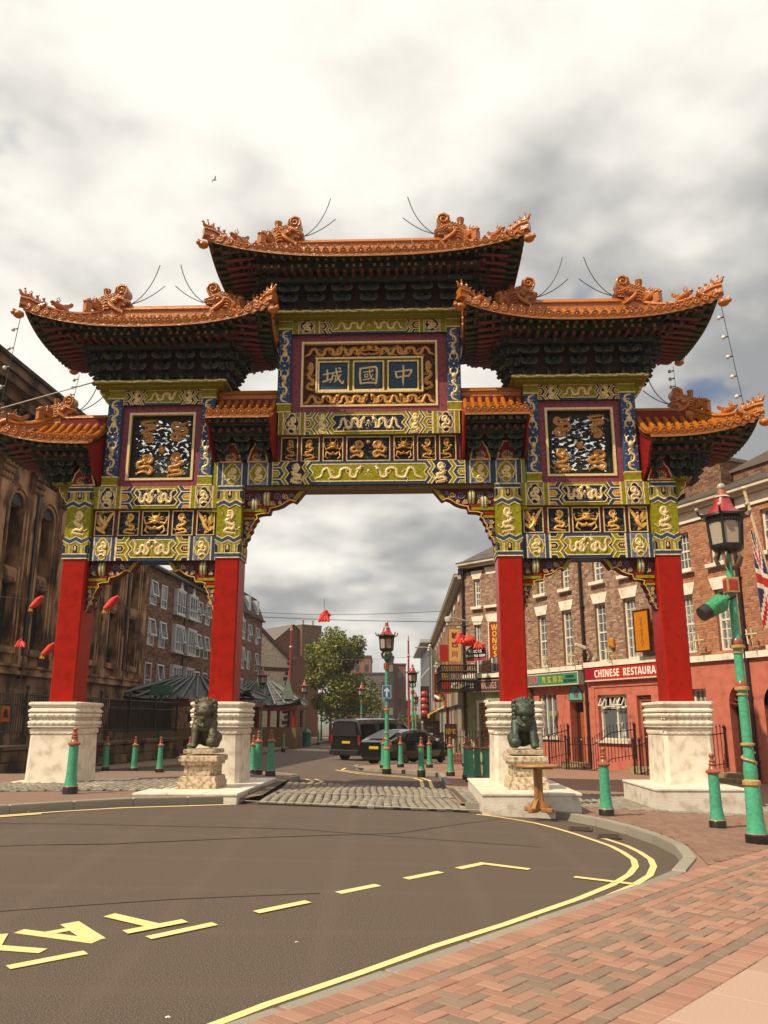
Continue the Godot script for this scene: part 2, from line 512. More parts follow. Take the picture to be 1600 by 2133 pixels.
func dragon(b: MB, ctrl: Array, sx: float, sy: float, rad: float, z := 0.0, legs := true, at := Vector2()) -> void:
	var cp := PackedVector2Array()
	for i in range(0, ctrl.size(), 2): cp.push_back(Vector2(ctrl[i] * sx, ctrl[i + 1] * sy) + at)
	var p := spline2(cp, 6)
	var m := p.size()
	var keep := b.x
	b.x = keep * Transform3D(Basis(Vector3(1, 0, 0), Vector3(0, 1, 0), Vector3(0, 0, 0.7)), Vector3(0, 0, z))
	var q := PackedVector3Array()
	var rr := PackedFloat32Array()
	for i in m:
		var t := float(i) / (m - 1)
		q.push_back(Vector3(p[i].x, p[i].y, 0))
		rr.push_back(rad * (0.22 + 0.78 * pow(sin(PI * minf(0.93, t * 0.86 + 0.06)), 0.7)))
	b.tube(q, rr, 6)
	for i in range(2, m - 2, 2):
		var d := (p[i + 1] - p[i - 1]).normalized()
		var nn := Vector2(-d.y, d.x)
		var c0 := p[i] + nn * rr[i] * 0.7
		var tip := p[i] + nn * (rr[i] + rad * 0.75) - d * rad * 0.5
		b.tri(Vector3(c0.x + d.x * rad * 0.5, c0.y + d.y * rad * 0.5, rad * 0.3), Vector3(tip.x, tip.y, rad * 0.2), Vector3(c0.x - d.x * rad * 0.5, c0.y - d.y * rad * 0.5, rad * 0.3))
	var d0 := (p[m - 1] - p[m - 2]).normalized()
	var n0 := Vector2(-d0.y, d0.x)
	var h := p[m - 1] + d0 * rad * 0.9
	b.ball(Vector3(h.x, h.y, rad * 0.4), Vector3(rad * 1.45, rad * 1.3, rad * 1.2), 8, 5)
	var sn := h + d0 * rad * 1.5
	b.ball(Vector3(sn.x, sn.y, rad * 0.5), Vector3(rad * 1.0, rad * 0.8, rad * 0.8), 7, 4)
	for s in [-1.0, 1.0]:
		var hb: Vector2 = h + n0 * s * rad * 0.7
		var h1: Vector2 = hb - d0 * rad * 1.6 + n0 * s * rad * 0.9
		var h2: Vector2 = hb - d0 * rad * 2.6 + n0 * s * rad * 0.7
		b.tube(P3([hb.x, hb.y, 0, h1.x, h1.y, 0, h2.x, h2.y, 0]), PackedFloat32Array([rad * 0.32, rad * 0.26, rad * 0.12]), 4)
		var w1: Vector2 = sn + d0 * rad * 1.1 + n0 * s * rad * 0.9
		var w2: Vector2 = sn + d0 * rad * 1.9 + n0 * s * rad * 2.2
		b.tube(P3([sn.x, sn.y, 0, w1.x, w1.y, 0, w2.x, w2.y, 0]), PackedFloat32Array([rad * 0.22, rad * 0.2, rad * 0.1]), 4)
		var m1: Vector2 = h - d0 * rad * 0.9 + n0 * s * rad * 2.0
		b.tri(Vector3(h.x + n0.x * s * rad * 0.9, h.y + n0.y * s * rad * 0.9, rad * 0.3), Vector3(m1.x, m1.y, 0.1 * rad), Vector3(h.x - d0.x * rad * 1.4, h.y - d0.y * rad * 1.4, rad * 0.3))
	if legs:
		for g in [[0.30, 1.0], [0.38, -1.0], [0.66, -1.0], [0.76, 1.0]]:
			var i := int(g[0] * (m - 1))
			var d := (p[i + 1] - p[i - 1]).normalized()
			var nn: Vector2 = Vector2(-d.y, d.x) * g[1]
			var a: Vector2 = p[i]
			var k: Vector2 = a + nn * rad * 2.0 - d * rad * 0.9
			var f: Vector2 = k + nn * rad * 0.9 + d * rad * 1.7
			b.tube(P3([a.x, a.y, 0, k.x, k.y, 0, f.x, f.y, 0]), PackedFloat32Array([rad * 0.6, rad * 0.42, rad * 0.3]), 5)
			for s in [-0.7, 0.0, 0.7]:
				var e: Vector2 = f + (d * 1.1 + nn * s).normalized() * rad * 1.15
				b.bar(Vector3(f.x, f.y, 0), Vector3(e.x, e.y, 0), rad * 0.17, 4)
	var t0 := (p[0] - p[2]).normalized()
	for s in [-0.6, 0.0, 0.6]:
		var e := p[0] + t0.rotated(s) * rad * 1.7
		b.bar(Vector3(p[0].x, p[0].y, 0), Vector3(e.x, e.y, 0), rad * 0.2, 4)
	b.x = keep
const D_RUN := [-0.95, 0.85, -0.80, 0.45, -0.88, -0.25, -0.62, -0.72, -0.22, -0.45, -0.12, 0.28, 0.18, 0.42, 0.38, -0.1, 0.30, -0.62, 0.62, -0.70, 0.82, -0.20, 0.55, 0.30, 0.68, 0.62]
const D_WAVE := [-0.98, -0.75, -0.78, -0.45, -0.70, 0.35, -0.52, 0.62, -0.42, 0.0, -0.30, -0.70, -0.02, -0.55, 0.05, 0.35, 0.25, 0.62, 0.45, 0.30, 0.45, -0.50, 0.66, -0.62, 0.72, 0.0, 0.80, 0.40]
const D_COIL := [-0.55, -0.75, -0.05, -0.62, 0.40, -0.80, 0.62, -0.45, 0.20, -0.20, -0.42, -0.30, -0.60, 0.02, -0.15, 0.18, 0.42, 0.12, 0.60, 0.42, 0.25, 0.72, -0.18, 0.62, -0.12, 0.36]
const D_TALL := [0.55, -0.92, 0.05, -0.86, -0.45, -0.78, -0.10, -0.55, 0.42, -0.62, 0.62, -0.30, 0.05, -0.18, -0.30, 0.08, 0.20, 0.22, 0.48, 0.50, 0.30, 0.82, -0.10, 0.80, -0.05, 0.52]
const D_POST := [-0.35, -0.97, 0.30, -0.92, 0.45, -0.76, -0.20, -0.70, -0.40, -0.52, 0.25, -0.45, 0.40, -0.25, 0.0, -0.12, -0.40, 0.05, -0.45, 0.35, 0.0, 0.50, 0.42, 0.30, 0.38, 0.05, 0.10, 0.28]
func quatrefoil(w: float, h: float) -> PackedVector2Array:
	var o := PackedVector2Array()
	var base := [0.0, 1.0, 0.32, 0.90, 0.46, 0.66, 0.78, 0.52, 0.84, 0.26, 1.0, 0.0]
	for q in 4:
		for i in range(0, base.size() - 2, 2):
			var a: float = base[i]
			var b: float = base[i + 1]
			if q == 1 or q == 3:
				a = base[base.size() - 2 - i]
				b = base[base.size() - 1 - i]
			var sx := 1.0 if q < 2 else -1.0
			var sy := 1.0 if (q == 0 or q == 3) else -1.0
			o.push_back(Vector2(a * sx * w, b * sy * h))
	return o
func zig_line(u: float, hh: float, amp: float) -> PackedVector2Array:
	return P2([u + amp, hh, u, hh * 0.5, u + amp, 0, u, -hh * 0.5, u + amp, -hh])
func zig(b: MB, u0: float, u1: float, hh: float, amp: float, z0: float, z1: float) -> void:
	var a := zig_line(u0, hh, amp)
	var d := zig_line(u1, hh, amp)
	var p := PackedVector2Array()
	for q in a: p.push_back(q)
	for i in range(d.size() - 1, -1, -1): p.push_back(d[i])
	b.prism(p, z0, z1)
func beam_face(b: MB, g: MB, w: float, h: float, spec: Array, outer: Color, cart: Color, pair: bool) -> void:
	var hw := w * 0.5
	var hh := h * 0.5
	var amp := h * 0.17
	var lw := h * 0.045
	var keep := b.x
	var gkeep := g.x
	b.col = outer
	b.prism(rect(-hw, -hh, hw, hh), -0.01, 0.004)
	var end := -hw
	for sg in [1.0, -1.0]:
		var mir := Transform3D(Basis(Vector3(sg, 0, 0), Vector3(0, 1, 0), Vector3(0, 0, 1)), Vector3())
		b.x = keep * mir
		g.x = gkeep * mir
		var u := -hw
		for s in spec:
			var ww: float = s[1] * h
			match s[0]:
				"strip":
					b.col = s[2]
					b.prism(rect(u, -hh, u + ww, hh), 0, 0.008)
					b.col = CREAM
					b.prism(rect(u + ww - lw, -hh, u + ww, hh), 0.004, 0.013)
					b.prism(rect(u, -hh, u + lw * 0.7, hh), 0.004, 0.0125)
				"med":
					b.col = s[2]
					b.prism(rect(u, -hh, u + ww, hh), 0, 0.008)
					var c := Vector2(u + ww * 0.5, 0)
					var qf := quatrefoil(ww * 0.46, hh * 0.93)
					for i in qf.size(): qf[i] += c
					b.col = s[3]
					b.prism(qf, 0.004, 0.014)
					b.col = CREAM
					b.strip(qf, lw * 0.8, 0.004, 0.02, true)
					b.col = CREAM
					for k in 10:
						var sx := -1.0 if k % 2 == 0 else 1.0
						var sy := -1.0 if (k / 2) % 2 == 0 else 1.0
						var rr := 0.10 * ww
						b.col = LILAC.lerp(s[2], 0.3)
						curl(b, c + Vector2(sx * ww * (0.40 - 0.03 * (k / 4)), sy * hh * (0.86 - 0.16 * (k / 4))), rr, rr * 0.2, 1.1, k, sx, 0.012)
					dragon(g, D_COIL, ww * 0.36, hh * 0.74, h * 0.055, 0.02, true, c)
				"tongue":
					b.col = s[2]
					b.prism(rect(u, -hh, u + ww + amp, hh), 0, 0.006)
					b.col = CREAM
					for v in [0.5, -0.5]: b.prism(rect(u, hh * v - lw * 0.5, u + ww, hh * v + lw * 0.5), 0.004, 0.013)
					var th := hh * 0.27
					var tw := ww * 0.92
					var tg := P2([u, -th, u + tw * 0.72, -th, u + tw, 0, u + tw * 0.72, th, u, th])
					b.col = s[3]
					b.prism(tg, 0.004, 0.012)
					b.col = CREAM
					b.strip(tg, lw * 0.7, 0.004, 0.016)
					b.col = GOLD
					for k in 3: b.ball(Vector3(u + tw * (0.15 + 0.2 * k), 0, 0.012), Vector3(tw * 0.09, th * 0.5, 0.008), 6, 4)
					for v in [1.0, -1.0]:
						var t2 := P2([u, v * hh, u, v * hh * 0.74, u + tw * 0.72, v * hh * 0.74, u + tw * 0.95, v * hh])
						b.col = s[3]
						b.prism(t2, 0.004, 0.012)
						b.col = CREAM
						b.strip(P2([u, v * hh * 0.74, u + tw * 0.72, v * hh * 0.74, u + tw * 0.95, v * hh]), lw * 0.7, 0.004, 0.016)
					b.prism(rect(u, -hh, u + lw * 0.7, hh), 0.004, 0.0125)
				"zig":
					b.col = s[2]
					zig(b, u, u + ww, hh, amp, 0, 0.009)
					b.col = CREAM
					b.strip(zig_line(u, hh, amp), lw, 0.004, 0.014)
				"field":
					b.col = s[2]
					zig(b, u, u + ww, hh, amp, 0, 0.009)
					b.col = CREAM
					b.strip(zig_line(u, hh, amp), lw, 0.004, 0.014)
					dragon(g, D_TALL, ww * 0.40, hh * 0.88, h * 0.075, 0.014, true, Vector2(u + ww * 0.5 + amp * 0.5, 0))
			u += ww
		b.col = CREAM
		b.strip(zig_line(u, hh, amp), lw, 0.004, 0.014)
		end = u
	b.x = keep
	g.x = gkeep
	var a := end + h * 0.16
	var cp := P2([a + amp * 0.7, hh * 0.74, a, hh * 0.40, a + amp, 0, a, -hh * 0.40, a + amp * 0.7, -hh * 0.74])
	for i in range(4, -1, -1): cp.push_back(Vector2(-cp[i].x, cp[i].y))
	b.col = cart
	b.prism(cp, 0.004, 0.012)
	b.col = CREAM
	b.strip(cp, lw * 0.9, 0.004, 0.018, true)
	var cw := -(a + amp)
	if pair:
		for sg in [1.0, -1.0]:
			g.x = gkeep * Transform3D(Basis(Vector3(sg, 0, 0), Vector3(0, 1, 0), Vector3(0, 0, 1)), Vector3())
			dragon(g, D_RUN if cw < h * 1.4 else D_WAVE, cw * 0.43, hh * 0.62, h * 0.062, 0.018, true, Vector2(-cw * 0.52, -hh * 0.02))
		g.x = gkeep
		g.ball(Vector3(0, hh * 0.15, 0.018), Vector3(h * 0.06, h * 0.06, 0.02), 8, 5)
		for k in 5: g.bar(Vector3(0, hh * 0.1, 0.014), Vector3(h * 0.16 * sin(k - 2.0), hh * -0.1 - h * 0.18 * cos(k - 2.0) * 0.8, 0.014), h * 0.012, 4)
	else:
		dragon(g, D_WAVE, cw * 0.9, hh * 0.60, h * 0.062, 0.018)
	for k in 12:
		var s := -1.0 if k % 2 == 0 else 1.0
		g.col = GOLD
		curl(g, Vector2(rng.randf_range(-0.92, 0.92) * cw, s * rng.randf_range(0.36, 0.62) * hh), h * 0.045, h * 0.008, 0.8, rng.randf() * 6.0, s, 0.014)
func column_face(b: MB, g: MB, w: float, h: float, with_dragon: bool) -> void:
	var hw := w * 0.5
	var top := h * 0.5
	var lw := h * 0.012
	var y := func(f: float) -> float: return top - f * h
	b.col = OLIVE
	b.prism(rect(-hw, -top, hw, top), -0.01, 0.004)
	for e in [[0.0, 0.078, 1.0], [0.922, 1.0, -1.0]]:
		b.col = BLUE
		b.prism(rect(-hw, y.call(e[1]), hw, y.call(e[0])), 0, 0.01)
		b.col = CREAM
		b.prism(rect(-hw, y.call(e[0] + 0.018), hw, y.call(e[0] + 0.002)), 0.004, 0.014)
		b.prism(rect(-hw, y.call(e[1]), hw, y.call(e[1] - 0.014)), 0.004, 0.014)
	for e in [[0.078, 0.20, 0.235], [0.922, 0.80, 0.765]]:
		for k in [-2, 0, 2]:
			var cx: float = k * hw * 0.5
			for lay in [[0.33, CREAM, 0.008, 1.0], [0.285, OLIVE, 0.012, 0.93], [0.16, CREAM, 0.015, 0.80], [0.135, NAVY, 0.018, 0.76]]:
				var ww: float = lay[0] * w * 0.72
				var y0: float = y.call(e[0])
				var y1: float = y.call(e[0] + (e[1] - e[0]) * lay[3])
				var y2: float = y.call(e[0] + (e[2] - e[0]) * lay[3])
				var pl := PackedVector2Array()
				for q in [Vector2(cx - ww, y0), Vector2(cx + ww, y0), Vector2(cx + ww, y1), Vector2(cx, y2), Vector2(cx - ww, y1)]: pl.push_back(Vector2(clampf(q.x, -hw, hw), q.y))
				if absf(cx) > hw * 0.9:
					pl = P2([cx - signf(cx) * ww, y0, cx, y0, cx, y2, cx - signf(cx) * ww, y1])
				b.col = lay[1]
				b.prism(pl, 0.002, lay[2])
			g.col = GOLD
			if k == 0:
				var ym: float = y.call(e[0] + (e[1] - e[0]) * 0.42)
				g.ball(Vector3(cx, ym, 0.016), Vector3(w * 0.06, h * 0.028, 0.014), 7, 4)
				g.ball(Vector3(cx, ym + h * 0.03, 0.016), Vector3(w * 0.045, h * 0.016, 0.01), 6, 4)
	for e in [0.255, 0.745]:
		var p := PackedVector2Array()
		var s := 1.0 if e < 0.5 else -1.0
		for k in 5: p.push_back(Vector2(-hw + hw * 0.5 * k, y.call(e) + s * h * (0.022 if k % 2 == 1 else -0.022)))
		b.col = CREAM
		b.strip(p, h * 0.068, 0.004, 0.02)
		b.col = BLUE
		b.strip(p, h * 0.042, 0.004, 0.024)
	if with_dragon:
		g.col = CREAM
		dragon(g, D_TALL, w * 0.36, h * 0.175, h * 0.022, 0.012, true, Vector2(0, -h * 0.005))
		for k in 14:
			curl(g, Vector2(rng.randf_range(-0.42, 0.42) * w, rng.randf_range(-0.2, 0.2) * h), h * 0.014, h * 0.0035, 0.7, rng.randf() * 6.0, 1.0, 0.01)
func clouds(b: MB, w: float, h: float, count: int, r: float, cols: Array, z := 0.01) -> void:
	for k in count:
		b.col = cols[k % cols.size()]
		var at := Vector2(rng.randf_range(-0.44, 0.44) * w, rng.randf_range(-0.42, 0.42) * h)
		curl(b, at, r * rng.randf_range(0.7, 1.2), r * 0.16, 1.3, rng.randf() * 6.0, 1.0 if k % 2 == 0 else -1.0, z)
		curl(b, at + Vector2(r * 1.3, -r * 0.4), r * 0.7, r * 0.14, 1.1, 2.0, -1.0, z)
func phoenix(b: MB, s: float) -> void:
	b.tube(P3([-0.30 * s, -0.62 * s, 0.02, 0.02 * s, -0.30 * s, 0.03, 0.10 * s, -0.02 * s, 0.03, -0.02 * s, 0.22 * s, 0.03, 0.02 * s, 0.40 * s, 0.03]), PackedFloat32Array([0.05 * s, 0.17 * s, 0.19 * s, 0.10 * s, 0.07 * s]), 7)
	b.ball(Vector3(0.04 * s, 0.46 * s, 0.03), Vector3(0.11 * s, 0.1 * s, 0.05), 7, 4)
	b.bar(Vector3(0.1 * s, 0.44 * s, 0.03), Vector3(0.24 * s, 0.36 * s, 0.03), 0.03 * s, 4)
	b.prism(P2([0.02 * s, -0.08 * s, 0.30 * s, 0.10 * s, 0.62 * s, 0.72 * s, 0.72 * s, 0.9 * s, 0.56 * s, 0.84 * s, 0.36 * s, 0.66 * s, 0.10 * s, 0.22 * s]), 0, 0.03)
	b.prism(P2([-0.06 * s, 0.12 * s, -0.16 * s, -0.1 * s, -0.40 * s, 0.26 * s, -0.46 * s, 0.72 * s, -0.26 * s, 0.52 * s]), 0, 0.026)
	b.prism(P2([0.05 * s, -0.28 * s, -0.22 * s, -0.30 * s, -0.62 * s, -0.2 * s, -0.58 * s, -0.44 * s, -0.3 * s, -0.66 * s, 0.10 * s, -0.82 * s, 0.02 * s, -0.52 * s]), 0, 0.022)
	for k in 3:
		var o := 0.1 * k
		b.tube(P3([-0.2 * s, -0.3 * s, 0.02, (-0.56 + o) * s, 0.1 * s, 0.02, (-0.62 + o) * s, 0.55 * s, 0.02, (-0.36 + o * 1.5) * s, 0.86 * s, 0.02, (0.10 + o) * s, 0.84 * s, 0.02]), PackedFloat32Array([0.05 * s, 0.035 * s, 0.03 * s, 0.02 * s, 0.015 * s]), 4)
func dragon_mask(b: MB, w: float, h: float) -> void:
	var s := minf(w, h)
	b.ball(Vector3(0, 0.16 * h, 0.02), Vector3(0.17 * s, 0.16 * s, 0.07), 10, 6)
	b.ball(Vector3(0, 0.06 * h, 0.04), Vector3(0.14 * s, 0.08 * s, 0.05), 8, 5)
	for k in [-1.0, 1.0]:
		b.ball(Vector3(k * 0.08 * s, 0.2 * h, 0.08), Vector3(0.04 * s, 0.035 * s, 0.02), 6, 4)
		b.tube(P3([k * 0.08 * s, 0.26 * h, 0.03, k * 0.16 * s, 0.38 * h, 0.03, k * 0.08 * s, 0.45 * h, 0.03]), PackedFloat32Array([0.035 * s, 0.026 * s, 0.01 * s]), 4)
		for j in 3: b.bar(Vector3(k * 0.14 * s, (0.1 + 0.06 * j) * h, 0.02), Vector3(k * (0.27 + 0.02 * j) * s, (0.04 + 0.12 * j) * h, 0.01), 0.02 * s, 4)
		b.tube(P3([k * 0.12 * s, 0.05 * h, 0.02, k * 0.36 * w, -0.02 * h, 0.025, k * 0.42 * w, 0.16 * h, 0.02]), PackedFloat32Array([0.055 * s, 0.05 * s, 0.025 * s]), 5)
		b.tube(P3([0, -0.2 * h, 0.02, k * 0.16 * w, -0.22 * h, 0.03, k * 0.30 * w, -0.12 * h, 0.03, k * 0.36 * w, -0.3 * h, 0.03, k * 0.22 * w, -0.40 * h, 0.02]), PackedFloat32Array([0.05 * s, 0.07 * s, 0.06 * s, 0.045 * s, 0.02 * s]), 5)
		for j in 3: b.bar(Vector3(k * 0.42 * w, 0.16 * h, 0.02), Vector3(k * (0.38 + 0.05 * j) * w, 0.27 * h, 0.02), 0.013 * s, 4)
	b.ball(Vector3(0, -0.16 * h, 0.035), Vector3(0.055 * s, 0.055 * s, 0.04), 8, 5)
func pierced(b: MB, w: float, h: float, nx: int, ny: int, seed_: int, thick: float) -> void:
	var f := FastNoiseLite.new()
	f.seed = seed_
	f.frequency = 1.0
	f.fractal_octaves = 2
	var val := PackedFloat32Array()
	for j in ny + 1:
		for i in nx + 1:
			var u := float(i) / nx * 2.0 - 1.0
			var t := float(j) / ny * 2.0 - 1.0
			var e := maxf(absf(u), absf(t))
			var v := 0.04 - f.get_noise_2d(u * 3.4 * w, t * 7.5 * h) * 1.25 + smoothstep(0.72, 0.98, e) * 0.9
			val.push_back(v)
	var at := func(i: int, j: int) -> Vector2: return Vector2((float(i) / nx - 0.5) * w, (float(j) / ny - 0.5) * h)
	for j in ny:
		for i in nx:
			var k := [Vector2i(i, j), Vector2i(i + 1, j), Vector2i(i + 1, j + 1), Vector2i(i, j + 1)]
			var poly := PackedVector2Array()
			var cut := PackedVector2Array()
			for q in 4:
				var a: Vector2i = k[q]
				var d: Vector2i = k[(q + 1) % 4]
				var va := val[a.y * (nx + 1) + a.x]
				var vb := val[d.y * (nx + 1) + d.x]
				var pa: Vector2 = at.call(a.x, a.y)
				var pb: Vector2 = at.call(d.x, d.y)
				if va > 0.0: poly.push_back(pa)
				if (va > 0.0) != (vb > 0.0):
					var pc := pa.lerp(pb, va / (va - vb))
					poly.push_back(pc)
					cut.push_back(pc)
			if poly.size() < 3: continue
			var fr := PackedVector3Array()
			var bk := PackedVector3Array()
			for q in poly:
				fr.push_back(Vector3(q.x, q.y, thick * 0.5))
				bk.push_back(Vector3(q.x, q.y, -thick * 0.5))
			b.face(fr, Vector3(0, 0, 1))
			b.face(bk, Vector3(0, 0, -1))
			for q in range(0, cut.size() - 1, 2):
				var c0 := cut[q]
				var c1 := cut[q + 1]
				b.quad(Vector3(c0.x, c0.y, -thick * 0.5), Vector3(c1.x, c1.y, -thick * 0.5), Vector3(c1.x, c1.y, thick * 0.5), Vector3(c0.x, c0.y, thick * 0.5))
func bracket_mesh(hgt: float, reach: float, spread: float, diag := false) -> MB:
	var b := MB.new()
	var tiers := 4
	var th := hgt / tiers
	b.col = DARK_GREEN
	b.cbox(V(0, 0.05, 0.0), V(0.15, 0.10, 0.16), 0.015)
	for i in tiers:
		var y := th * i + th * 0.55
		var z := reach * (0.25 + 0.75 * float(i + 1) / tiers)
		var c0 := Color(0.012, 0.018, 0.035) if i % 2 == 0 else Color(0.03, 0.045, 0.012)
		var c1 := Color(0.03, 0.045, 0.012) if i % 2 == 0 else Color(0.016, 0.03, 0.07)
		b.col = c0
		var arm := P2([0, y - 0.05, z - 0.10, y - 0.05, z + 0.06, y - 0.115, z + 0.10, y - 0.075, z, y + 0.05, 0, y + 0.05])
		var keep := b.x
		b.x = keep * Transform3D(Basis(V(0, 0, 1), V(0, 1, 0), V(-1, 0, 0)), V(0, 0, 0))
		b.prism(arm, -0.035, 0.035, true)
		b.x = keep
		b.col = c1
		var hl := spread * (0.55 + 0.45 * float(i) / (tiers - 1))
		var zz := z - 0.07
		var bo := P2([-hl, y + 0.045, -hl, y - 0.01, -hl * 0.72, y - 0.055, hl * 0.72, y - 0.055, hl, y - 0.01, hl, y + 0.045])
		b.x = keep * Transform3D(Basis(), V(0, 0, zz))
		b.prism(bo, -0.03, 0.03, true)
		b.col = Color(0.30, 0.22, 0.08)
		b.strip(P2([-hl * 0.97, y + 0.035, -hl * 0.97, y - 0.005, -hl * 0.70, y - 0.047, hl * 0.70, y - 0.047, hl * 0.97, y - 0.005, hl * 0.97, y + 0.035]), 0.008, 0.028, 0.034)
		b.x = keep
		b.col = c0
		for s in [-0.86, 0.0, 0.86]: b.cbox(V(s * hl, y + 0.075, zz), V(0.085, 0.06, 0.085), 0.012)
	return b
func sweep(b: MB, prof: PackedVector2Array, path: PackedVector3Array, caps := true) -> void:
	var m := path.size()
	var rings := []
	for i in m:
		var t := (path[mini(i + 1, m - 1)] - path[maxi(i - 1, 0)]).normalized()
		var side := t.cross(Vector3.UP).normalized()
		var up := side.cross(t).normalized()
		var r := PackedVector3Array()
		for q in prof: r.push_back(path[i] + side * q.x + up * q.y)
		rings.push_back(r)
	var k := prof.size()
	for i in m - 1:
		for j in k:
			var j2 := (j + 1) % k
			b.quad(rings[i][j], rings[i][j2], rings[i + 1][j2], rings[i + 1][j])
	if caps:
		b.face(rings[0], path[0] - path[1])
		b.face(rings[m - 1], path[m - 1] - path[m - 2])
var RIDGE_PROFILE := P2([-0.11, -0.10, 0.11, -0.10, 0.11, -0.03, 0.075, -0.01, 0.075, 0.07, 0.115, 0.095, 0.10, 0.125, 0.07, 0.17, 0.0, 0.195, -0.07, 0.17, -0.10, 0.125, -0.115, 0.095, -0.075, 0.07, -0.075, -0.01, -0.11, -0.03])
var eave_tile_mesh: ArrayMesh
var beast_mesh: ArrayMesh
var rider_mesh: ArrayMesh
var hip_head_mesh: ArrayMesh
var fish_mesh: ArrayMesh
var owl_mesh: ArrayMesh
func make_roof_pieces() -> void:
	var b := MB.new()
	b.col = TILE
	var ring := Transform3D(Basis(V(1, 0, 0), V(0, 0, -1), V(0, 1, 0)), V(0, 0, 0))
	b.tube(P3([0, 0, -0.42, 0, 0, 0.0]), PackedFloat32Array([0.068]), 9, false)
	var k := b.x
	b.x = Transform3D(Basis(V(1, 0, 0), V(0, 0, 1), V(0, -1, 0)).transposed(), V(0, 0, 0))
	b.x = Transform3D(Basis(V(1, 0, 0), V(0, 0, 1), V(0, -1, 0)), V(0, 0, 0))
	b.lathe(V(0, 0, 0), P2([0.075, -0.03, 0.078, 0.0, 0.072, 0.014, 0.056, 0.014, 0.050, 0.004, 0.026, 0.006, 0.018, 0.016, 0.0, 0.02]), 14)
	b.x = k
	b.lathe(V(0, 0.062, -0.07), P2([0.02, 0, 0.014, 0.03, 0.028, 0.045, 0.024, 0.066, 0.0, 0.078]), 7)
	var dp := PackedVector2Array()
	for i in 9:
		var a := PI + PI * i / 8.0
		dp.push_back(V2(0.095 + 0.078 * cos(a), -0.03 + 0.092 * sin(a)))
	b.x = Transform3D(Basis(), V(0, 0, -0.02))
	b.prism(dp, -0.02, 0.008, true)
	b.x = k
	eave_tile_mesh = b.mesh()
	b = MB.new()
	b.col = TILE
	b.lathe(V(0, 0, 0), P2([0.075, 0.0, 0.085, 0.03, 0.062, 0.10, 0.042, 0.16, 0.03, 0.18, 0.0, 0.19]), 8)
	b.ball(V(0.015, 0.215, 0), V(0.05, 0.048, 0.042), 8, 5)
	b.ball(V(0.06, 0.205, 0), V(0.03, 0.022, 0.024), 6, 4)
	for s in [-1.0, 1.0]:
		b.bar(V(-0.01, 0.24, s * 0.03), V(-0.025, 0.285, s * 0.035), 0.012, 4)
		b.tube(P3([0.03, 0.14, s * 0.035, 0.075, 0.08, s * 0.04, 0.075, 0.0, s * 0.04]), PackedFloat32Array([0.024, 0.02, 0.018]), 5)
	b.tube(P3([-0.06, 0.03, 0, -0.11, 0.09, 0, -0.09, 0.16, 0]), PackedFloat32Array([0.025, 0.022, 0.01]), 5)
	beast_mesh = b.mesh()
	b = MB.new()
	b.col = TILE
	b.tube(P3([-0.14, 0.13, 0, -0.06, 0.07, 0, 0.04, 0.07, 0, 0.10, 0.13, 0, 0.12, 0.2, 0]), PackedFloat32Array([0.02, 0.075, 0.075, 0.05, 0.035]), 7)
	b.ball(V(0.14, 0.22, 0), V(0.05, 0.035, 0.03), 7, 4)
	b.tube(P3([-0.1, 0.09, 0, -0.19, 0.17, 0, -0.17, 0.26, 0]), PackedFloat32Array([0.04, 0.035, 0.015]), 5)
	b.lathe(V(-0.01, 0.12, 0), P2([0.05, 0.0, 0.04, 0.1, 0.022, 0.15, 0.0, 0.16]), 7)
	b.ball(V(0, 0.30, 0), V(0.032, 0.036, 0.032), 7, 5)
	for s in [-1.0, 1.0]: b.bar(V(0, 0.06, s * 0.04), V(0, 0.0, s * 0.04), 0.02, 5)
	rider_mesh = b.mesh()
	b = MB.new()
	b.col = TILE
	b.tube(P3([-0.24, 0.0, 0, -0.20, 0.08, 0, -0.06, 0.13, 0, 0.10, 0.15, 0, 0.22, 0.19, 0]), PackedFloat32Array([0.10, 0.12, 0.11, 0.10, 0.06]), 8)
	b.ball(V(0.24, 0.20, 0), V(0.085, 0.055, 0.07), 8, 5)
	b.ball(V(0.22, 0.12, 0), V(0.075, 0.03, 0.055), 7, 4)
	for s in [-1.0, 1.0]:
		b.ball(V(0.13, 0.24, s * 0.06), V(0.035, 0.035, 0.03), 6, 4)
		b.tube(P3([0.07, 0.24, s * 0.05, 0.03, 0.32, s * 0.06, 0.09, 0.37, s * 0.06, 0.05, 0.45, s * 0.05]), PackedFloat32Array([0.022, 0.018, 0.014, 0.007]), 5)
	b.x = Transform3D(Basis(), V(0, 0, 0))
	b.prism(P2([-0.10, 0.08, -0.22, 0.12, -0.40, 0.26, -0.42, 0.36, -0.34, 0.38, -0.24, 0.28, -0.12, 0.24]), -0.05, 0.05, true)
	for i in 3: b.bar(V(-0.12, 0.12 + 0.03 * i, 0.05), V(-0.36, 0.26 + 0.045 * i, 0.055), 0.012, 4)
	hip_head_mesh = b.mesh()
	b = MB.new()
	b.col = TILE
	b.tube(P3([-0.30, -0.06, 0, -0.24, 0.10, 0, -0.08, 0.20, 0, 0.08, 0.22, 0, 0.18, 0.30, 0]), PackedFloat32Array([0.14, 0.15, 0.14, 0.12, 0.1]), 8)
	b.ball(V(0.22, 0.30, 0), V(0.13, 0.10, 0.11), 8, 5)
	b.ball(V(0.33, 0.25, 0), V(0.08, 0.05, 0.07), 7, 4)
	b.box(V(0.24, 0.06, 0), V(0.2, 0.3, 0.2))
	for s in [-1.0, 1.0]:
		b.ball(V(0.22, 0.36, s * 0.08), V(0.035, 0.035, 0.03), 6, 4)
		b.tube(P3([0.1, 0.38, s * 0.06, 0.03, 0.45, s * 0.07, 0.06, 0.52, s * 0.06]), PackedFloat32Array([0.03, 0.022, 0.01]), 5)
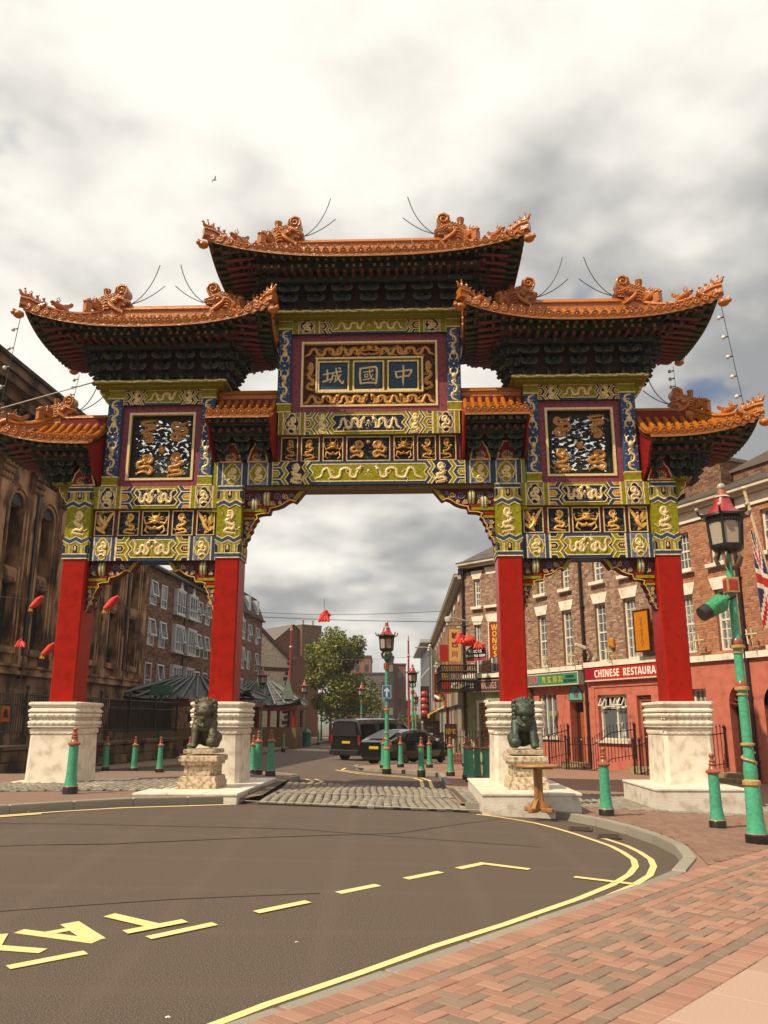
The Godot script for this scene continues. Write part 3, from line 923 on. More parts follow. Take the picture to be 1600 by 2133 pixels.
	for i in 7:
		var a := PI * (0.55 + 0.09 * i)
		b.bar(V(0.06, 0.26, 0.09), V(0.06 + 0.22 * cos(a), 0.24 + 0.22 * sin(a), 0.1), 0.03, 5)
		b.bar(V(0.06, 0.26, -0.09), V(0.06 + 0.22 * cos(a), 0.24 + 0.22 * sin(a), -0.1), 0.03, 5)
	fish_mesh = b.mesh()
	b = MB.new()
	b.col = TILE
	var body := P2([0.0, -0.08, 0.0, 0.38, 0.03, 0.44, 0.12, 0.48, 0.28, 0.50, 0.40, 0.55, 0.435, 0.62, 0.44, 0.70, 0.48, 0.77, 0.56, 0.81, 0.65, 0.80, 0.73, 0.74, 0.765, 0.65, 0.755, 0.56, 0.71, 0.48, 0.64, 0.41, 0.66, 0.37, 0.80, 0.37, 0.83, 0.34, 0.80, 0.29, 0.68, 0.27, 0.60, 0.22, 0.58, 0.14, 0.66, 0.08, 0.66, -0.08])
	b.prism(body, -0.15, 0.15, true)
	for s in [-1.0, 1.0]:
		var keep := b.x
		b.x = Transform3D(Basis(V(1, 0, 0), V(0, 1, 0), V(0, 0, s)), V(0, 0, 0.15 * s))
		var sp := PackedVector3Array()
		for i in 26:
			var t := float(i) / 25
			var a := -0.9 + TAU * 1.55 * t
			var r := 0.155 * (1.0 - 0.82 * t)
			sp.push_back(V(0.60 + r * cos(a), 0.645 + r * sin(a), 0.01))
		b.tube(sp, PackedFloat32Array([0.03]), 5)
		b.tube(P3([0.44, 0.58, 0.01, 0.46, 0.72, 0.01, 0.58, 0.80, 0.01, 0.72, 0.74, 0.01, 0.755, 0.60, 0.01, 0.66, 0.44, 0.01]), PackedFloat32Array([0.02]), 5)
		b.ball(V(0.46, 0.33, 0.03), V(0.09, 0.075, 0.06), 8, 5)
		b.ball(V(0.52, 0.36, 0.08), V(0.035, 0.035, 0.03), 7, 4)
		b.tube(P3([0.40, 0.40, 0.03, 0.52, 0.43, 0.05, 0.66, 0.36, 0.05, 0.80, 0.34, 0.03]), PackedFloat32Array([0.03, 0.035, 0.03, 0.02]), 5)
		b.tube(P3([0.30, 0.30, 0.03, 0.38, 0.18, 0.06, 0.48, 0.10, 0.05, 0.62, 0.02, 0.03]), PackedFloat32Array([0.05, 0.06, 0.05, 0.025]), 6)
		for i in 4: b.tube(P3([0.32, 0.34 - 0.07 * i, 0.02, 0.22, 0.36 - 0.08 * i, 0.04, 0.14, 0.30 - 0.08 * i, 0.03]), PackedFloat32Array([0.035, 0.03, 0.012]), 5)
		for r in 3:
			for i in 5: b.ball(V(0.10 + 0.07 * i + 0.03 * (r % 2), 0.40 + 0.035 * r + 0.02 * i, 0.0), V(0.04, 0.022, 0.016), 6, 4)
		for i in 4: b.bar(V(0.61 + 0.035 * i, 0.26, 0.0), V(0.61 + 0.035 * i, 0.215, 0.01), 0.012, 4)
		b.x = keep
	b.lathe(V(0.17, 0.48, 0), P2([0.055, 0.0, 0.075, 0.03, 0.07, 0.06, 0.06, 0.08, 0.075, 0.2, 0.09, 0.26, 0.0, 0.275]), 10)
	for i in 8:
		var a := TAU * i / 8.0
		b.bar(V(0.17 + 0.062 * cos(a), 0.57, 0.062 * sin(a)), V(0.17 + 0.088 * cos(a), 0.745, 0.088 * sin(a)), 0.014, 4)
	owl_mesh = b.mesh()
func V2(a: float, b: float) -> Vector2:
	return Vector2(a, b)
func roof(gate: Node3D, called: String, r: Dictionary) -> void:
	var cx: float = r.cx
	var zf: float = r.zf
	var half := [r.wl, r.wr]
	var rl := [r.rl, r.rr]
	var hip := [r.hl, r.hr]
	var lift: float = r.lift
	var pw: float = r.get("pw", 2.7)
	var yr: float = r.yr
	var ye: float = r.ye
	var tip := ye + lift
	var eave := func(px: float) -> Vector3:
		var s := 0 if px < cx else 1
		var t := absf(px - cx) / maxf(half[s], 0.01)
		var u := pow(t, pw) if hip[s] else 0.0
		return V(px, ye + lift * u, zf + 0.09 * u)
	var crest := func(px: float) -> Vector3:
		var s := 0 if px < cx else 1
		var d := absf(px - cx)
		if not hip[s] or d <= rl[s]: return V(px, yr, 0)
		var t: float = (d - rl[s]) / (half[s] - rl[s])
		return V(px, lerpf(yr, tip, t) - 0.16 * sin(PI * t), zf * t * (1.0 + 0.065 * t * t * t))
	var slope := func(px: float, t: float) -> Vector3:
		var a: Vector3 = eave.call(px)
		var d: Vector3 = crest.call(px)
		var p := a.lerp(d, t)
		p.y -= 0.13 * sin(PI * t) * (a.z - d.z) / zf
		return p
	var side_eave := func(s: int, z: float) -> Vector3:
		var u := clampf(absf(z) / zf, 0.0, 1.065)
		var sg := -1.0 if s == 0 else 1.0
		return V(cx + sg * (half[s] - 0.06 * (1.0 - u * u)), ye + 0.02 + (lift - 0.02) * pow(u, pw), z)
	var side_top := func(s: int, z: float) -> Vector3:
		var t := absf(z) / zf
		var sg := -1.0 if s == 0 else 1.0
		return V(cx + sg * (rl[s] + (half[s] - rl[s]) * minf(t, 1.0)), lerpf(yr, tip, minf(t, 1.0)) - 0.16 * sin(PI * minf(t, 1.0)), z)
	var x0: float = cx - half[0]
	var x1: float = cx + half[1]
	var sh := MB.new()
	var un := MB.new()
	sh.col = TILE * 0.8
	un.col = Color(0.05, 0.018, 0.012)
	var nx := 36
	var down := V(0, -0.07, 0)
	for m in [1.0, -1.0]:
		var mz := Transform3D(Basis(V(1, 0, 0), V(0, 1, 0), V(0, 0, m)), V(0, 0, 0))
		sh.x = mz
		un.x = mz
		for i in nx:
			var a := lerpf(x0, x1, float(i) / nx)
			var d := lerpf(x0, x1, float(i + 1) / nx)
			for k in 5:
				var t0 := k / 5.0
				var t1 := (k + 1) / 5.0
				var p0: Vector3 = slope.call(a, t0)
				var p1: Vector3 = slope.call(d, t0)
				var p2: Vector3 = slope.call(d, t1)
				var p3: Vector3 = slope.call(a, t1)
				sh.quad(p0, p1, p2, p3)
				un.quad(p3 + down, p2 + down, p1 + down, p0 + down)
			var e0: Vector3 = eave.call(a)
			var e1: Vector3 = eave.call(d)
			sh.quad(e0 + down, e1 + down, e1, e0)
	sh.x = Transform3D()
	un.x = Transform3D()
	for s in 2:
		if not hip[s]: continue
		var nz := 14
		for i in nz:
			var a := lerpf(-zf, zf, float(i) / nz)
			var d := lerpf(-zf, zf, float(i + 1) / nz)
			for k in 4:
				var q := []
				for e in [[a, k / 4.0], [d, k / 4.0], [d, (k + 1) / 4.0], [a, (k + 1) / 4.0]]:
					var p: Vector3 = side_eave.call(s, e[0]).lerp(side_top.call(s, e[0]), e[1])
					p.y -= 0.12 * sin(PI * e[1]) * (1.0 - absf(e[0]) / zf)
					q.push_back(p)
				var sg := -1.0 if s == 0 else 1.0
				sh.face(PackedVector3Array(q), V(sg, 1, 0))
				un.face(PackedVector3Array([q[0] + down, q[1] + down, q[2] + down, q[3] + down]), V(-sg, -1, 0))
			var e0: Vector3 = side_eave.call(s, a)
			var e1: Vector3 = side_eave.call(s, d)
			sh.face(PackedVector3Array([e0, e1, e1 + down, e0 + down]), V(-1.0 if s == 0 else 1.0, 0, 0))
	var root := part(called, sh, M.glaze, gate)
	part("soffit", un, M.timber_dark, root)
	var runs := MB.new()
	runs.col = TILE
	var back := MB.new()
	back.col = TILE
	var tile_src := MB.new()
	var am: Array = eave_tile_mesh.surface_get_arrays(0)
	tile_src.v = am[Mesh.ARRAY_VERTEX]
	tile_src.n = am[Mesh.ARRAY_NORMAL]
	tile_src.c = am[Mesh.ARRAY_COLOR]
	var raf := MB.new()
	var n := int(round((x1 - x0) / r.sp))
	for i in n:
		var px := lerpf(x0, x1, (i + 0.5) / n)
		var e: Vector3 = eave.call(px)
		var up1: Vector3 = slope.call(px, 0.22)
		var o := (e - up1).normalized()
		var rt := V(1, 0, 0)
		var q := Basis(rt, o.cross(rt).normalized(), o)
		var xf := Transform3D(q, e + V(0, 0.055, 0.015))
		put("eave_tile", eave_tile_mesh, M.glaze, root, xf)
		back.x = Transform3D(Basis(V(1, 0, 0), V(0, 1, 0), V(0, 0, -1)), V(0, 0, 0)) * xf
		back.add(tile_src)
		for m in [1.0, -1.0]:
			var pts := PackedVector3Array()
			for k in 6:
				var p: Vector3 = slope.call(px, lerpf(0.12, 1.0, k / 5.0))
				pts.push_back(V(p.x, p.y + 0.05, p.z * m))
			if pts[0].distance_to(pts[5]) > 0.35: runs.tube(pts, PackedFloat32Array([0.06]), 6, false)
			raf.col = Color(0.03, 0.05, 0.012)
			var inn: Vector3 = slope.call(px, 0.45)
			raf.bar(V(e.x, e.y - 0.11, (e.z - 0.06) * m), V(inn.x, maxf(inn.y, e.y + 0.02) - 0.16, (e.z - 0.5) * m), 0.045, 4)
			raf.col = Color(0.13, 0.02, 0.012)
			raf.bar(V(e.x, e.y - 0.20, (e.z - 0.36) * m), V(inn.x, e.y - 0.12, (e.z - 0.95) * m), 0.045, 6)
	for s in 2:
		if not hip[s]: continue
		var sg := -1.0 if s == 0 else 1.0
		var ns := int(round(2.0 * zf / r.sp))
		for i in ns:
			var z := lerpf(-zf, zf, (i + 0.5) / ns)
			var e: Vector3 = side_eave.call(s, z)
			var t: Vector3 = side_top.call(s, z)
			var o := V(sg, -0.35, 0).normalized()
			var rt := V(0, 0, -sg)
			var q := Basis(rt, o.cross(rt).normalized(), o)
			put("eave_tile", eave_tile_mesh, M.glaze, root, Transform3D(q, e + V(0.012 * sg, 0.055, 0)))
			var pts := PackedVector3Array()
			for k in 5:
				var f := lerpf(0.1, 1.0, k / 4.0)
				var p := e.lerp(t, f)
				p.y -= 0.12 * sin(PI * f) * (1.0 - absf(z) / zf)
				pts.push_back(p + V(0, 0.05, 0))
			runs.tube(pts, PackedFloat32Array([0.06]), 6, false)
			raf.col = Color(0.03, 0.05, 0.012)
			raf.bar(e + V(-0.06 * sg, -0.11, 0), e + V(-0.5 * sg, -0.06, 0), 0.05, 4)
			raf.col = Color(0.13, 0.02, 0.012)
			raf.bar(e + V(-0.32 * sg, -0.20, 0), e + V(-0.95 * sg, -0.12, 0), 0.045, 6)
	part("barrel_tiles", runs, M.glaze, root).set_meta("kind", "stuff")
	part("rear_eave_tiles", back, M.glaze, root).set_meta("kind", "stuff")
	part("rafters", raf, M.timber_dark, root).set_meta("kind", "stuff")
	var ra: float = cx - (rl[0] if hip[0] else half[0])
	var rb: float = cx + (rl[1] if hip[1] else half[1])
	var hgt: float = r.yt - yr
	var pr := PackedVector2Array()
	for q in RIDGE_PROFILE: pr.push_back(V2(q.x * 1.05, (q.y + 0.1) / 0.295 * (hgt + 0.08) - 0.08))
	var rg := MB.new()
	rg.col = TILE
	var seg := int(ceil((rb - ra) / 0.42))
	for i in seg:
		var a := lerpf(ra, rb, float(i) / seg) + 0.003
		var d := lerpf(ra, rb, float(i + 1) / seg) - 0.003
		sweep(rg, pr, PackedVector3Array([V(a, yr, 0), V(d, yr, 0)]))
	part("ridge", rg, M.glaze, root)
	for s in 2:
		if not hip[s]: continue
		var sg := -1.0 if s == 0 else 1.0
		var wk := MB.new()
		wk.col = Color(0.05, 0.05, 0.055)
		for m in [1.0, -1.0]:
			var path := PackedVector3Array()
			for k in 15:
				var t := lerpf(0.0, 1.03, k / 14.0)
				var px: float = cx + sg * (rl[s] + (half[s] - rl[s]) * minf(t, 1.0))
				var p: Vector3 = crest.call(px)
				path.push_back(V(p.x + sg * maxf(0.0, t - 1.0) * 3.0, p.y + 0.07 + 0.05 * t * t, (p.z) * m))
			var hp := PackedVector2Array()
			for q in RIDGE_PROFILE: hp.push_back(V2(q.x * 0.95, q.y * 0.78))
			var hb := MB.new()
			hb.col = TILE
			sweep(hb, hp, path)
			var pe := path[14]
			hb.ball(pe + V(-0.02 * sg, -0.30, 0.02 * m), V(0.12, 0.085, 0.11), 9, 6)
			hb.ball(pe + V(0.07 * sg, -0.28, 0.08 * m), V(0.06, 0.05, 0.06), 7, 4)
			hb.bar(pe + V(0.0, -0.24, 0.0), pe + V(0.1 * sg, -0.2, 0.06 * m), 0.03, 5)
			part("hip_ridge", hb, M.glaze, root)
			var along := func(t: float) -> Transform3D:
				var f := t * 14.0
				var i := clampi(int(f), 0, 13)
				var p := path[i].lerp(path[i + 1], f - i)
				var d := (path[i + 1] - path[i]).normalized()
				var flat := V(d.x, 0, d.z).normalized()
				return Transform3D(Basis(flat, V(0, 1, 0), flat.cross(V(0, 1, 0))), p + V(0, 0.13, 0))
			var big: float = r.get("beast", 0.72)
			var sc := func(xf: Transform3D, k: float) -> Transform3D: return Transform3D(xf.basis.scaled_local(V(k, k, k)), xf.origin)
			put("ridge_beast", rider_mesh, M.glaze, root, sc.call(along.call(0.965), big))
			for k in 3: put("ridge_beast", beast_mesh, M.glaze, root, sc.call(along.call(0.90 - 0.075 * k), big * 0.95))
			put("hip_dragon_head", hip_head_mesh, M.glaze, root, sc.call(along.call(0.56), big))
			put("hip_dragon", fish_mesh, M.glaze, root, sc.call(along.call(0.12), big))
		var ox: float = cx + sg * rl[s]
		var bs := Basis(V(-sg, 0, 0), V(0, 1, 0), V(0, 0, -sg))
		var k: float = r.get("owl", 1.0)
		put("ridge_end_dragon", owl_mesh, M.glaze, root, Transform3D(bs.scaled_local(V(k, k, k)), V(ox + sg * 0.1, yr + 0.06, 0)))
		var nose := V(ox + sg * 0.1 - sg * 0.82 * k, yr + 0.06 + 0.33 * k, 0)
		for w in [[0.62, 0.98, 0.04], [0.74, 0.48, -0.05]]:
			var pts := PackedVector3Array()
			for i in 8:
				var t := i / 7.0
				pts.push_back(nose + V(-sg * w[0] * (t * 0.6 + 0.4 * sin(t * PI / 2.0) if w[1] > 0.6 else t), w[1] * (t * t * 0.55 + t * 0.45), w[2] * t) * r.get("wh", 1.0))
			wk.tube(pts, PackedFloat32Array([0.011]), 5)
		part("whisker_wires", wk, M.iron, root)
func brackets(gate: Node3D, xa: float, xb: float, y0: float, y1: float, z0: float, reach: float, n: int, hipl: bool, hipr: bool) -> void:
	var core := MB.new()
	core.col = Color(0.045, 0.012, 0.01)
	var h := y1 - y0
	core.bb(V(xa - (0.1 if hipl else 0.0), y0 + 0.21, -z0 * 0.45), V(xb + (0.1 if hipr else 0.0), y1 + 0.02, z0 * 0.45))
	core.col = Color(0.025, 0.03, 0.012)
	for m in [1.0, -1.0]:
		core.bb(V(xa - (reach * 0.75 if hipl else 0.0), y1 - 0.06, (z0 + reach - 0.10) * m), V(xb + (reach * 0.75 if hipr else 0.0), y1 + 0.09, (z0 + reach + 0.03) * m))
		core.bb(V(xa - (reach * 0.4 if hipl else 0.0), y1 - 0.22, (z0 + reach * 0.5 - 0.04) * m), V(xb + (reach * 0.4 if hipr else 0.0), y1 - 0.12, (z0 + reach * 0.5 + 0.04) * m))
	for e in [[hipl, -1.0, xa], [hipr, 1.0, xb]]:
		if e[0]: core.bb(V(e[2] + e[1] * (reach * 0.95), y1 - 0.06, -z0 - reach * 0.7), V(e[2] + e[1] * (reach * 0.95 + 0.12), y1 + 0.085, z0 + reach * 0.7))
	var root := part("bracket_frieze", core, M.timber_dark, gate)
	var mk := MB.new()
	mk.col = GOLD
	var xs := xa - (reach * 0.5 if hipl else -0.12)
	var xe := xb + (reach * 0.5 if hipr else -0.12)
	var cnt := int((xe - xs) / 0.15)
	for i in cnt:
		if i % 4 == 3 : continue
		var px := lerpf(xs, xe, (i + 0.5) / cnt)
		mk.x = Transform3D(Basis(), V(px, y1 + 0.015, z0 + reach + 0.03))
		mk.prism(P2([-0.045, -0.028, 0.045, -0.028, 0.02, -0.012, 0.014, 0.01, 0.03, 0.03, -0.03, 0.03, -0.014, 0.01, -0.02, -0.012]), 0, 0.008)
	mk.x = Transform3D()
	part("gilded_marks", mk, M.gilt, root)
	var sp := (xb - xa) / n
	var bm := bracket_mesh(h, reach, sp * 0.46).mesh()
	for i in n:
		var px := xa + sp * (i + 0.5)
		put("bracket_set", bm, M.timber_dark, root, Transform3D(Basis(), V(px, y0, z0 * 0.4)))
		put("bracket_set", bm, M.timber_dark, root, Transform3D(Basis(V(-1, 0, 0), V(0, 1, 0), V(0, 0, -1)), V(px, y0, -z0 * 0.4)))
	var cm := bracket_mesh(h, reach * 1.28, 0.10).mesh()
	for e in [[hipl, -1.0, xa], [hipr, 1.0, xb]]:
		if not e[0]: continue
		for z in [-0.24, 0.0, 0.24]:
			put("bracket_set", bm, M.timber_dark, root, Transform3D(Basis(V(0, 0, -e[1]), V(0, 1, 0), V(e[1], 0, 0)), V(e[2] - e[1] * 0.05, y0, z * z0 / 0.42)))
		for m in [1.0, -1.0]:
			for a in [22.0, 45.0, 68.0]:
				var t: float = deg_to_rad(a)
				var d := V(e[1] * sin(t), 0, m * cos(t))
				var k := 1.0 if a == 45.0 else 0.86
				put("bracket_set", cm, M.timber_dark, root, Transform3D(Basis(d.cross(V(0, 1, 0)) * -1.0, V(0, 1, 0), d * k), V(e[2] - e[1] * 0.12, y0, m * z0 * 0.3)))
func cloud_plate(gate: Node3D, xa: float, xb: float, y0: float, y1: float, z: float) -> void:
	var b := MB.new()
	b.col = OLIVE * 0.8
	b.bb(V(xa, y0, -z), V(xb, y1, z))
	b.bb(V(xa + 0.08, y0 - 0.05, -z + 0.08), V(xb - 0.08, y0 + 0.004, z - 0.08))
	var o := part("cornice_plate", b, M.paint, gate)
	var g := MB.new()
	g.col = CREAM
	for i in int((xb - xa) / 0.075):
		var px := xa + 0.075 * (i + 0.5)
		var hh := rng.randf_range(0.010, 0.022)
		g.x = Transform3D(Basis(V(0, 0, 1), rng.randf_range(-0.35, 0.1)), V(px, lerpf(y0, y1, rng.randf_range(0.3, 0.75)), z))
		g.prism(P2([-0.06, -hh * 0.4, -0.02, -hh, 0.05, -hh * 0.5, 0.065, hh * 0.4, 0.02, hh, -0.04, hh * 0.7]), 0, 0.006)
	g.x = Transform3D()
	part("gilded_clouds", g, M.gilt, o)
func console(gate: Node3D, xe: float, sg: float, top: float, w: float, h: float, z: float) -> void:
	var b := MB.new()
	b.col = OLIVE
	var p := P2([0, 0, w, 0, w * 0.98, -h * 0.22, w * 0.8, -h * 0.38, w * 0.72, -h * 0.52, w * 0.5, -h * 0.62, w * 0.34, -h * 0.84, w * 0.1, -h * 0.94, 0, -h])
	b.x = Transform3D(Basis(V(sg, 0, 0), V(0, 1, 0), V(0, 0, 1)), V(xe, top, 0))
	b.prism(p, -z, z, true)
	b.col = CREAM
	var q := PackedVector2Array()
	for i in range(1, p.size()): q.push_back(p[i] * 0.96)
	b.x = Transform3D(Basis(V(sg, 0, 0), V(0, 1, 0), V(0, 0, 1)), V(xe, top, z))
	b.strip(q, 0.022, 0, 0.012)
	curl(b, V2(w * 0.62, -h * 0.32), w * 0.12, 0.012, 1.2, 0, -1.0, 0.006)
	part("console", b, M.paint, gate)
func spandrel(gate: Node3D, at: Vector3, sg: float, kx: float, ky: float, rings: Array) -> void:
	var b := MB.new()
	var keep := Transform3D(Basis(V(sg * kx, 0, 0), V(0, ky, 0), V(0, 0, 1)), at)
	b.x = keep
	var p := P2([0, 0, 1.33, 0, 1.13, -0.25, 1.04, -0.21, 0.96, -0.24, 0.85, -0.32, 0.72, -0.37, 0.60, -0.39, 0.57, -0.50, 0.40, -0.51, 0.30, -0.54, 0.33, -0.62, 0.27, -0.67, 0.25, -0.74, 0.20, -0.80, 0.21, -0.88, 0.15, -0.94, 0.14, -1.04, 0.08, -1.09, 0.06, -1.19, 0, -1.21])
	b.col = Color(0.10, 0.010, 0.012)
	b.prism(p, -0.12, 0.12, true)
	b.col = GOLD * 0.9
	var q := PackedVector2Array()
	for i in range(1, p.size()): q.push_back(p[i] + V2(-0.02, 0.012))
	b.strip(q, 0.022, 0.11, 0.135)
	b.col = OLIVE
	b.prism(P2([1.30, -0.012, 1.12, -0.23, 1.06, -0.19, 1.2, -0.012]), 0.11, 0.138)
	b.prism(rect(0.02, -0.47, 0.5, -0.40), 0.11, 0.14)
	b.prism(rect(0.02, -0.64, 0.26, -0.58), 0.11, 0.14)
	b.col = RED
	b.prism(rect(0.04, -0.56, 0.26, -0.50), 0.11, 0.135)
	b.prism(rect(0.30, -0.385, 0.52, -0.34), 0.11, 0.135)
	for c in [[0.10, -0.14, 0.085, LILAC], [0.30, -0.13, 0.085, LILAC], [0.72, -0.13, 0.09, LILAC], [0.90, -0.12, 0.07, CREAM], [1.03, -0.09, 0.05, LILAC], [0.14, -0.28, 0.05, CREAM], [0.32, -0.27, 0.05, CREAM], [0.62, -0.27, 0.06, CREAM], [0.78, -0.27, 0.04, CREAM], [0.08, -0.72, 0.05, CREAM], [0.17, -0.71, 0.05, LILAC], [0.10, -0.83, 0.04, CREAM], [0.05, -0.90, 0.045, LILAC], [0.12, -0.98, 0.055, CREAM], [0.05, -1.08, 0.05, LILAC]]:
		b.col = c[3] * 0.8
		curl(b, V2(c[0], c[1]), c[2], 0.012, 1.5, rng.randf() * 6.0, 1.0, 0.125)
		b.col = c[3] * 0.55
		curl(b, V2(c[0] + c[2] * 0.8, c[1] - c[2] * 0.7), c[2] * 0.5, 0.010, 1.1, 1.0, -1.0, 0.125)
	b.x = Transform3D()
	part("carved_spandrel", b, M.paint, gate)
	for rg in rings:
		var d := MB.new()
		d.x = Transform3D(Basis(V(0, 1, 0), V(-1, 0, 0), V(0, 0, 1)), V(at.x + sg * rg[0] * kx, at.y + rg[1] * ky, at.z))
		var rr: float = rg[2]
		var cols := [OLIVE, CREAM, Color(0.06, 0.18, 0.30), CREAM, OLIVE]
		var w := 0.15
		for i in 5:
			d.col = cols[i]
			var a := -w / 2 + w * i / 5.0
			var e := a + w / 5.0
			var bulge := 0.03 * (1.0 - pow((i - 2) / 2.5, 2.0))
			d.lathe(V(0, 0, 0), P2([rr * 0.45, a, rr + bulge, a, rr + bulge, e, rr * 0.45, e]), 18)
		part("ring_boss", d, M.paint_gloss, gate)
func pearl_shield(gate: Node3D, at: Vector3, w: float, h: float) -> void:
	var b := MB.new()
	b.x = Transform3D(Basis(), at)
	var p := P2([-0.5 * w, 0, 0.5 * w, 0, 0.46 * w, 0.22 * h, 0.40 * w, 0.40 * h, 0.36 * w, 0.62 * h, 0.22 * w, 0.80 * h, 0.16 * w, h, -0.16 * w, h, -0.22 * w, 0.80 * h, -0.36 * w, 0.62 * h, -0.40 * w, 0.40 * h, -0.46 * w, 0.22 * h])
	b.col = RED * 0.7
	b.prism(p, -0.05, 0.0, true)
	b.col = CREAM * 0.8
	b.strip(p, 0.03, -0.02, 0.012, true)
	b.col = GOLD
	for i in 9:
		var a := PI * i / 8.0
		b.tube(P3([0.2 * w * cos(a), h * 0.18 + 0.18 * h * sin(a), 0.006, 0.30 * w * cos(a + 0.15), h * 0.20 + 0.32 * h * sin(a + 0.15), 0.006]), PackedFloat32Array([0.018, 0.006]), 4)
	b.strip(P2([-0.24 * w, 0.10 * h, 0.24 * w, 0.10 * h]), 0.02, 0, 0.01)
	b.col = Color(0.22, 0.20, 0.17)
	for e in [[-0.09, 0.20], [0.09, 0.20], [0.0, 0.36]]: b.ball(V(e[0] * w, e[1] * h, 0.01), V(0.075 * w, 0.085 * h, 0.025), 10, 6)
	b.x = Transform3D()
	part("pearl_shield", b, M.paint, gate)
func panel_row(gate: Node3D, xs: Array, kinds: Array, y0: float, y1: float, z: float) -> void:
	for i in kinds.size():
		var a: float = xs[i * 2]
		var d: float = xs[i * 2 + 1]
		var w := d - a
		var h := y1 - y0
		var fr := Transform3D(Basis(), V((a + d) / 2, (y0 + y1) / 2, z))
		var b := MB.new()
		b.x = fr
		b.col = NAVY * 0.55 if kinds.size() == 5 or i == 3 else Color(0.012, 0.018, 0.006)
		b.prism(rect(-w / 2, -h / 2, w / 2, h / 2), -0.02, 0.0)
		b.col = CREAM * 0.85
		b.strip(rect(-w / 2 + 0.012, -h / 2 + 0.012, w / 2 - 0.012, h / 2 - 0.012), 0.02, -0.01, 0.035, true)
		var cols := [LILAC * 0.55, OLIVE * 0.5, Color(0.16, 0.19, 0.17), Color(0.12, 0.03, 0.04)]
		clouds(b, w * 0.92, h * 0.92, 34 if kinds.size() == 5 or i == 3 else 7, minf(w, h) * 0.055, cols, 0.008)
		var o := part("carved_panel", b, M.paint, gate)
		var g := MB.new()
		g.x = fr
		g.col = GOLD if kinds.size() == 5 else ORANGE_GOLD
		match kinds[i]:
			"phoenix": phoenix(g, h * 0.52)
			"phoenix_m":
				g.x = fr * Transform3D(Basis(V(-1, 0, 0), V(0, 1, 0), V(0, 0, 1)), V(0, 0, 0))
				phoenix(g, h * 0.52)
			"tall": dragon(g, D_TALL, w * 0.40, h * 0.43, minf(w, h) * 0.055, 0.02)
			"tall_m":
				g.x = fr * Transform3D(Basis(V(-1, 0, 0), V(0, 1, 0), V(0, 0, 1)), V(0, 0, 0))
				dragon(g, D_TALL, w * 0.40, h * 0.43, minf(w, h) * 0.055, 0.02)
			"mask": dragon_mask(g, w, h)
			"pair":
				for s in [1.0, -1.0]:
					g.x = fr * Transform3D(Basis(V(s, 0, 0), V(0, 1, 0), V(0, 0, 1)), V(0, 0, 0))
					dragon(g, D_COIL, w * 0.21, h * 0.42, h * 0.055, 0.025, true, V2(-w * 0.25, 0))
				g.x = fr
				g.ball(V(0, h * 0.28, 0.02), V(0.05, 0.05, 0.03), 8, 5)
		if kinds[i] != "pair" and kinds.size() == 7: g.ball(V(w * 0.2 * (1.0 if i < 3 else -1.0), h * 0.1, 0.02), V(0.03, 0.03, 0.02), 7, 4)
		g.x = Transform3D()
		part("gilded_dragon" if not String(kinds[i]).begins_with("phoenix") else "gilded_phoenix", g, M.gilt, o)
func stroke(b: MB, pts: Array, s: float, w: float) -> void:
	var cp := PackedVector2Array()
	for i in range(0, pts.size(), 3): cp.push_back(V2(pts[i] * s, pts[i + 1] * s))
	var p := PackedVector3Array()
	var r := PackedFloat32Array()
	for i in cp.size() - 1:
		for k in 4:
			var q := cp[i].cubic_interpolate(cp[i + 1], cp[maxi(i - 1, 0)], cp[mini(i + 2, cp.size() - 1)], k / 4.0)
			p.push_back(V(q.x, q.y, 0))
			r.push_back(w * lerpf(pts[i * 3 + 2], pts[i * 3 + 5], k / 4.0))
	p.push_back(V(cp[cp.size() - 1].x, cp[cp.size() - 1].y, 0))
	r.push_back(w * pts[pts.size() - 1])
	var keep := b.x
	b.x = keep * Transform3D(Basis(V(1, 0, 0), V(0, 1, 0), V(0, 0, 0.55)), V(0, 0, 0))
	b.tube(p, r, 7)
	b.ball(p[0], V(r[0], r[0], r[0]) * 1.02, 7, 4)
	b.ball(p[p.size() - 1], V(r[r.size() - 1], r[r.size() - 1], r[r.size() - 1]) * 1.02, 7, 4)
	b.x = keep
const GLYPH_MIDDLE := [[-0.72, 0.36, 0.8, -0.62, -0.1, 1.0, -0.50, -0.28, 0.6], [-0.72, 0.34, 0.6, 0.0, 0.44, 0.8, 0.72, 0.52, 1.1, 0.78, 0.36, 1.0, 0.50, -0.12, 0.7], [-0.50, -0.22, 0.7, 0.1, -0.10, 0.9, 0.55, -0.06, 0.7], [0.02, 1.0, 0.7, 0.05, 0.3, 1.0, 0.0, -0.5, 0.9, 0.02, -1.05, 0.35]]
const GLYPH_LAND := [[-0.78, 0.72, 1.0, -0.82, 0.0, 1.0, -0.74, -0.78, 1.0], [-0.78, 0.74, 0.8, 0.1, 0.84, 0.9, 0.74, 0.82, 1.2, 0.80, 0.0, 1.1, 0.72, -0.80, 1.0, 0.56, -0.72, 0.4], [-0.72, -0.78, 0.7, 0.0, -0.72, 0.8, 0.66, -0.74, 0.8], [-0.46, 0.36, 0.5, 0.0, 0.42, 0.6, 0.40, 0.46, 0.6], [-0.36, 0.10, 0.5, -0.34, -0.16, 0.5], [-0.36, 0.10, 0.5, -0.06, 0.14, 0.5, -0.08, -0.14, 0.5], [-0.34, -0.15, 0.5, -0.06, -0.12, 0.5], [-0.48, -0.42, 0.6, 0.0, -0.32, 0.5], [0.08, 0.62, 0.5, 0.16, 0.1, 0.6, 0.34, -0.34, 0.6, 0.52, -0.44, 0.6, 0.50, -0.22, 0.3], [0.42, 0.10, 0.5, 0.20, -0.2, 0.5, -0.06, -0.46, 0.3], [0.32, 0.64, 0.5, 0.44, 0.56, 0.5]]
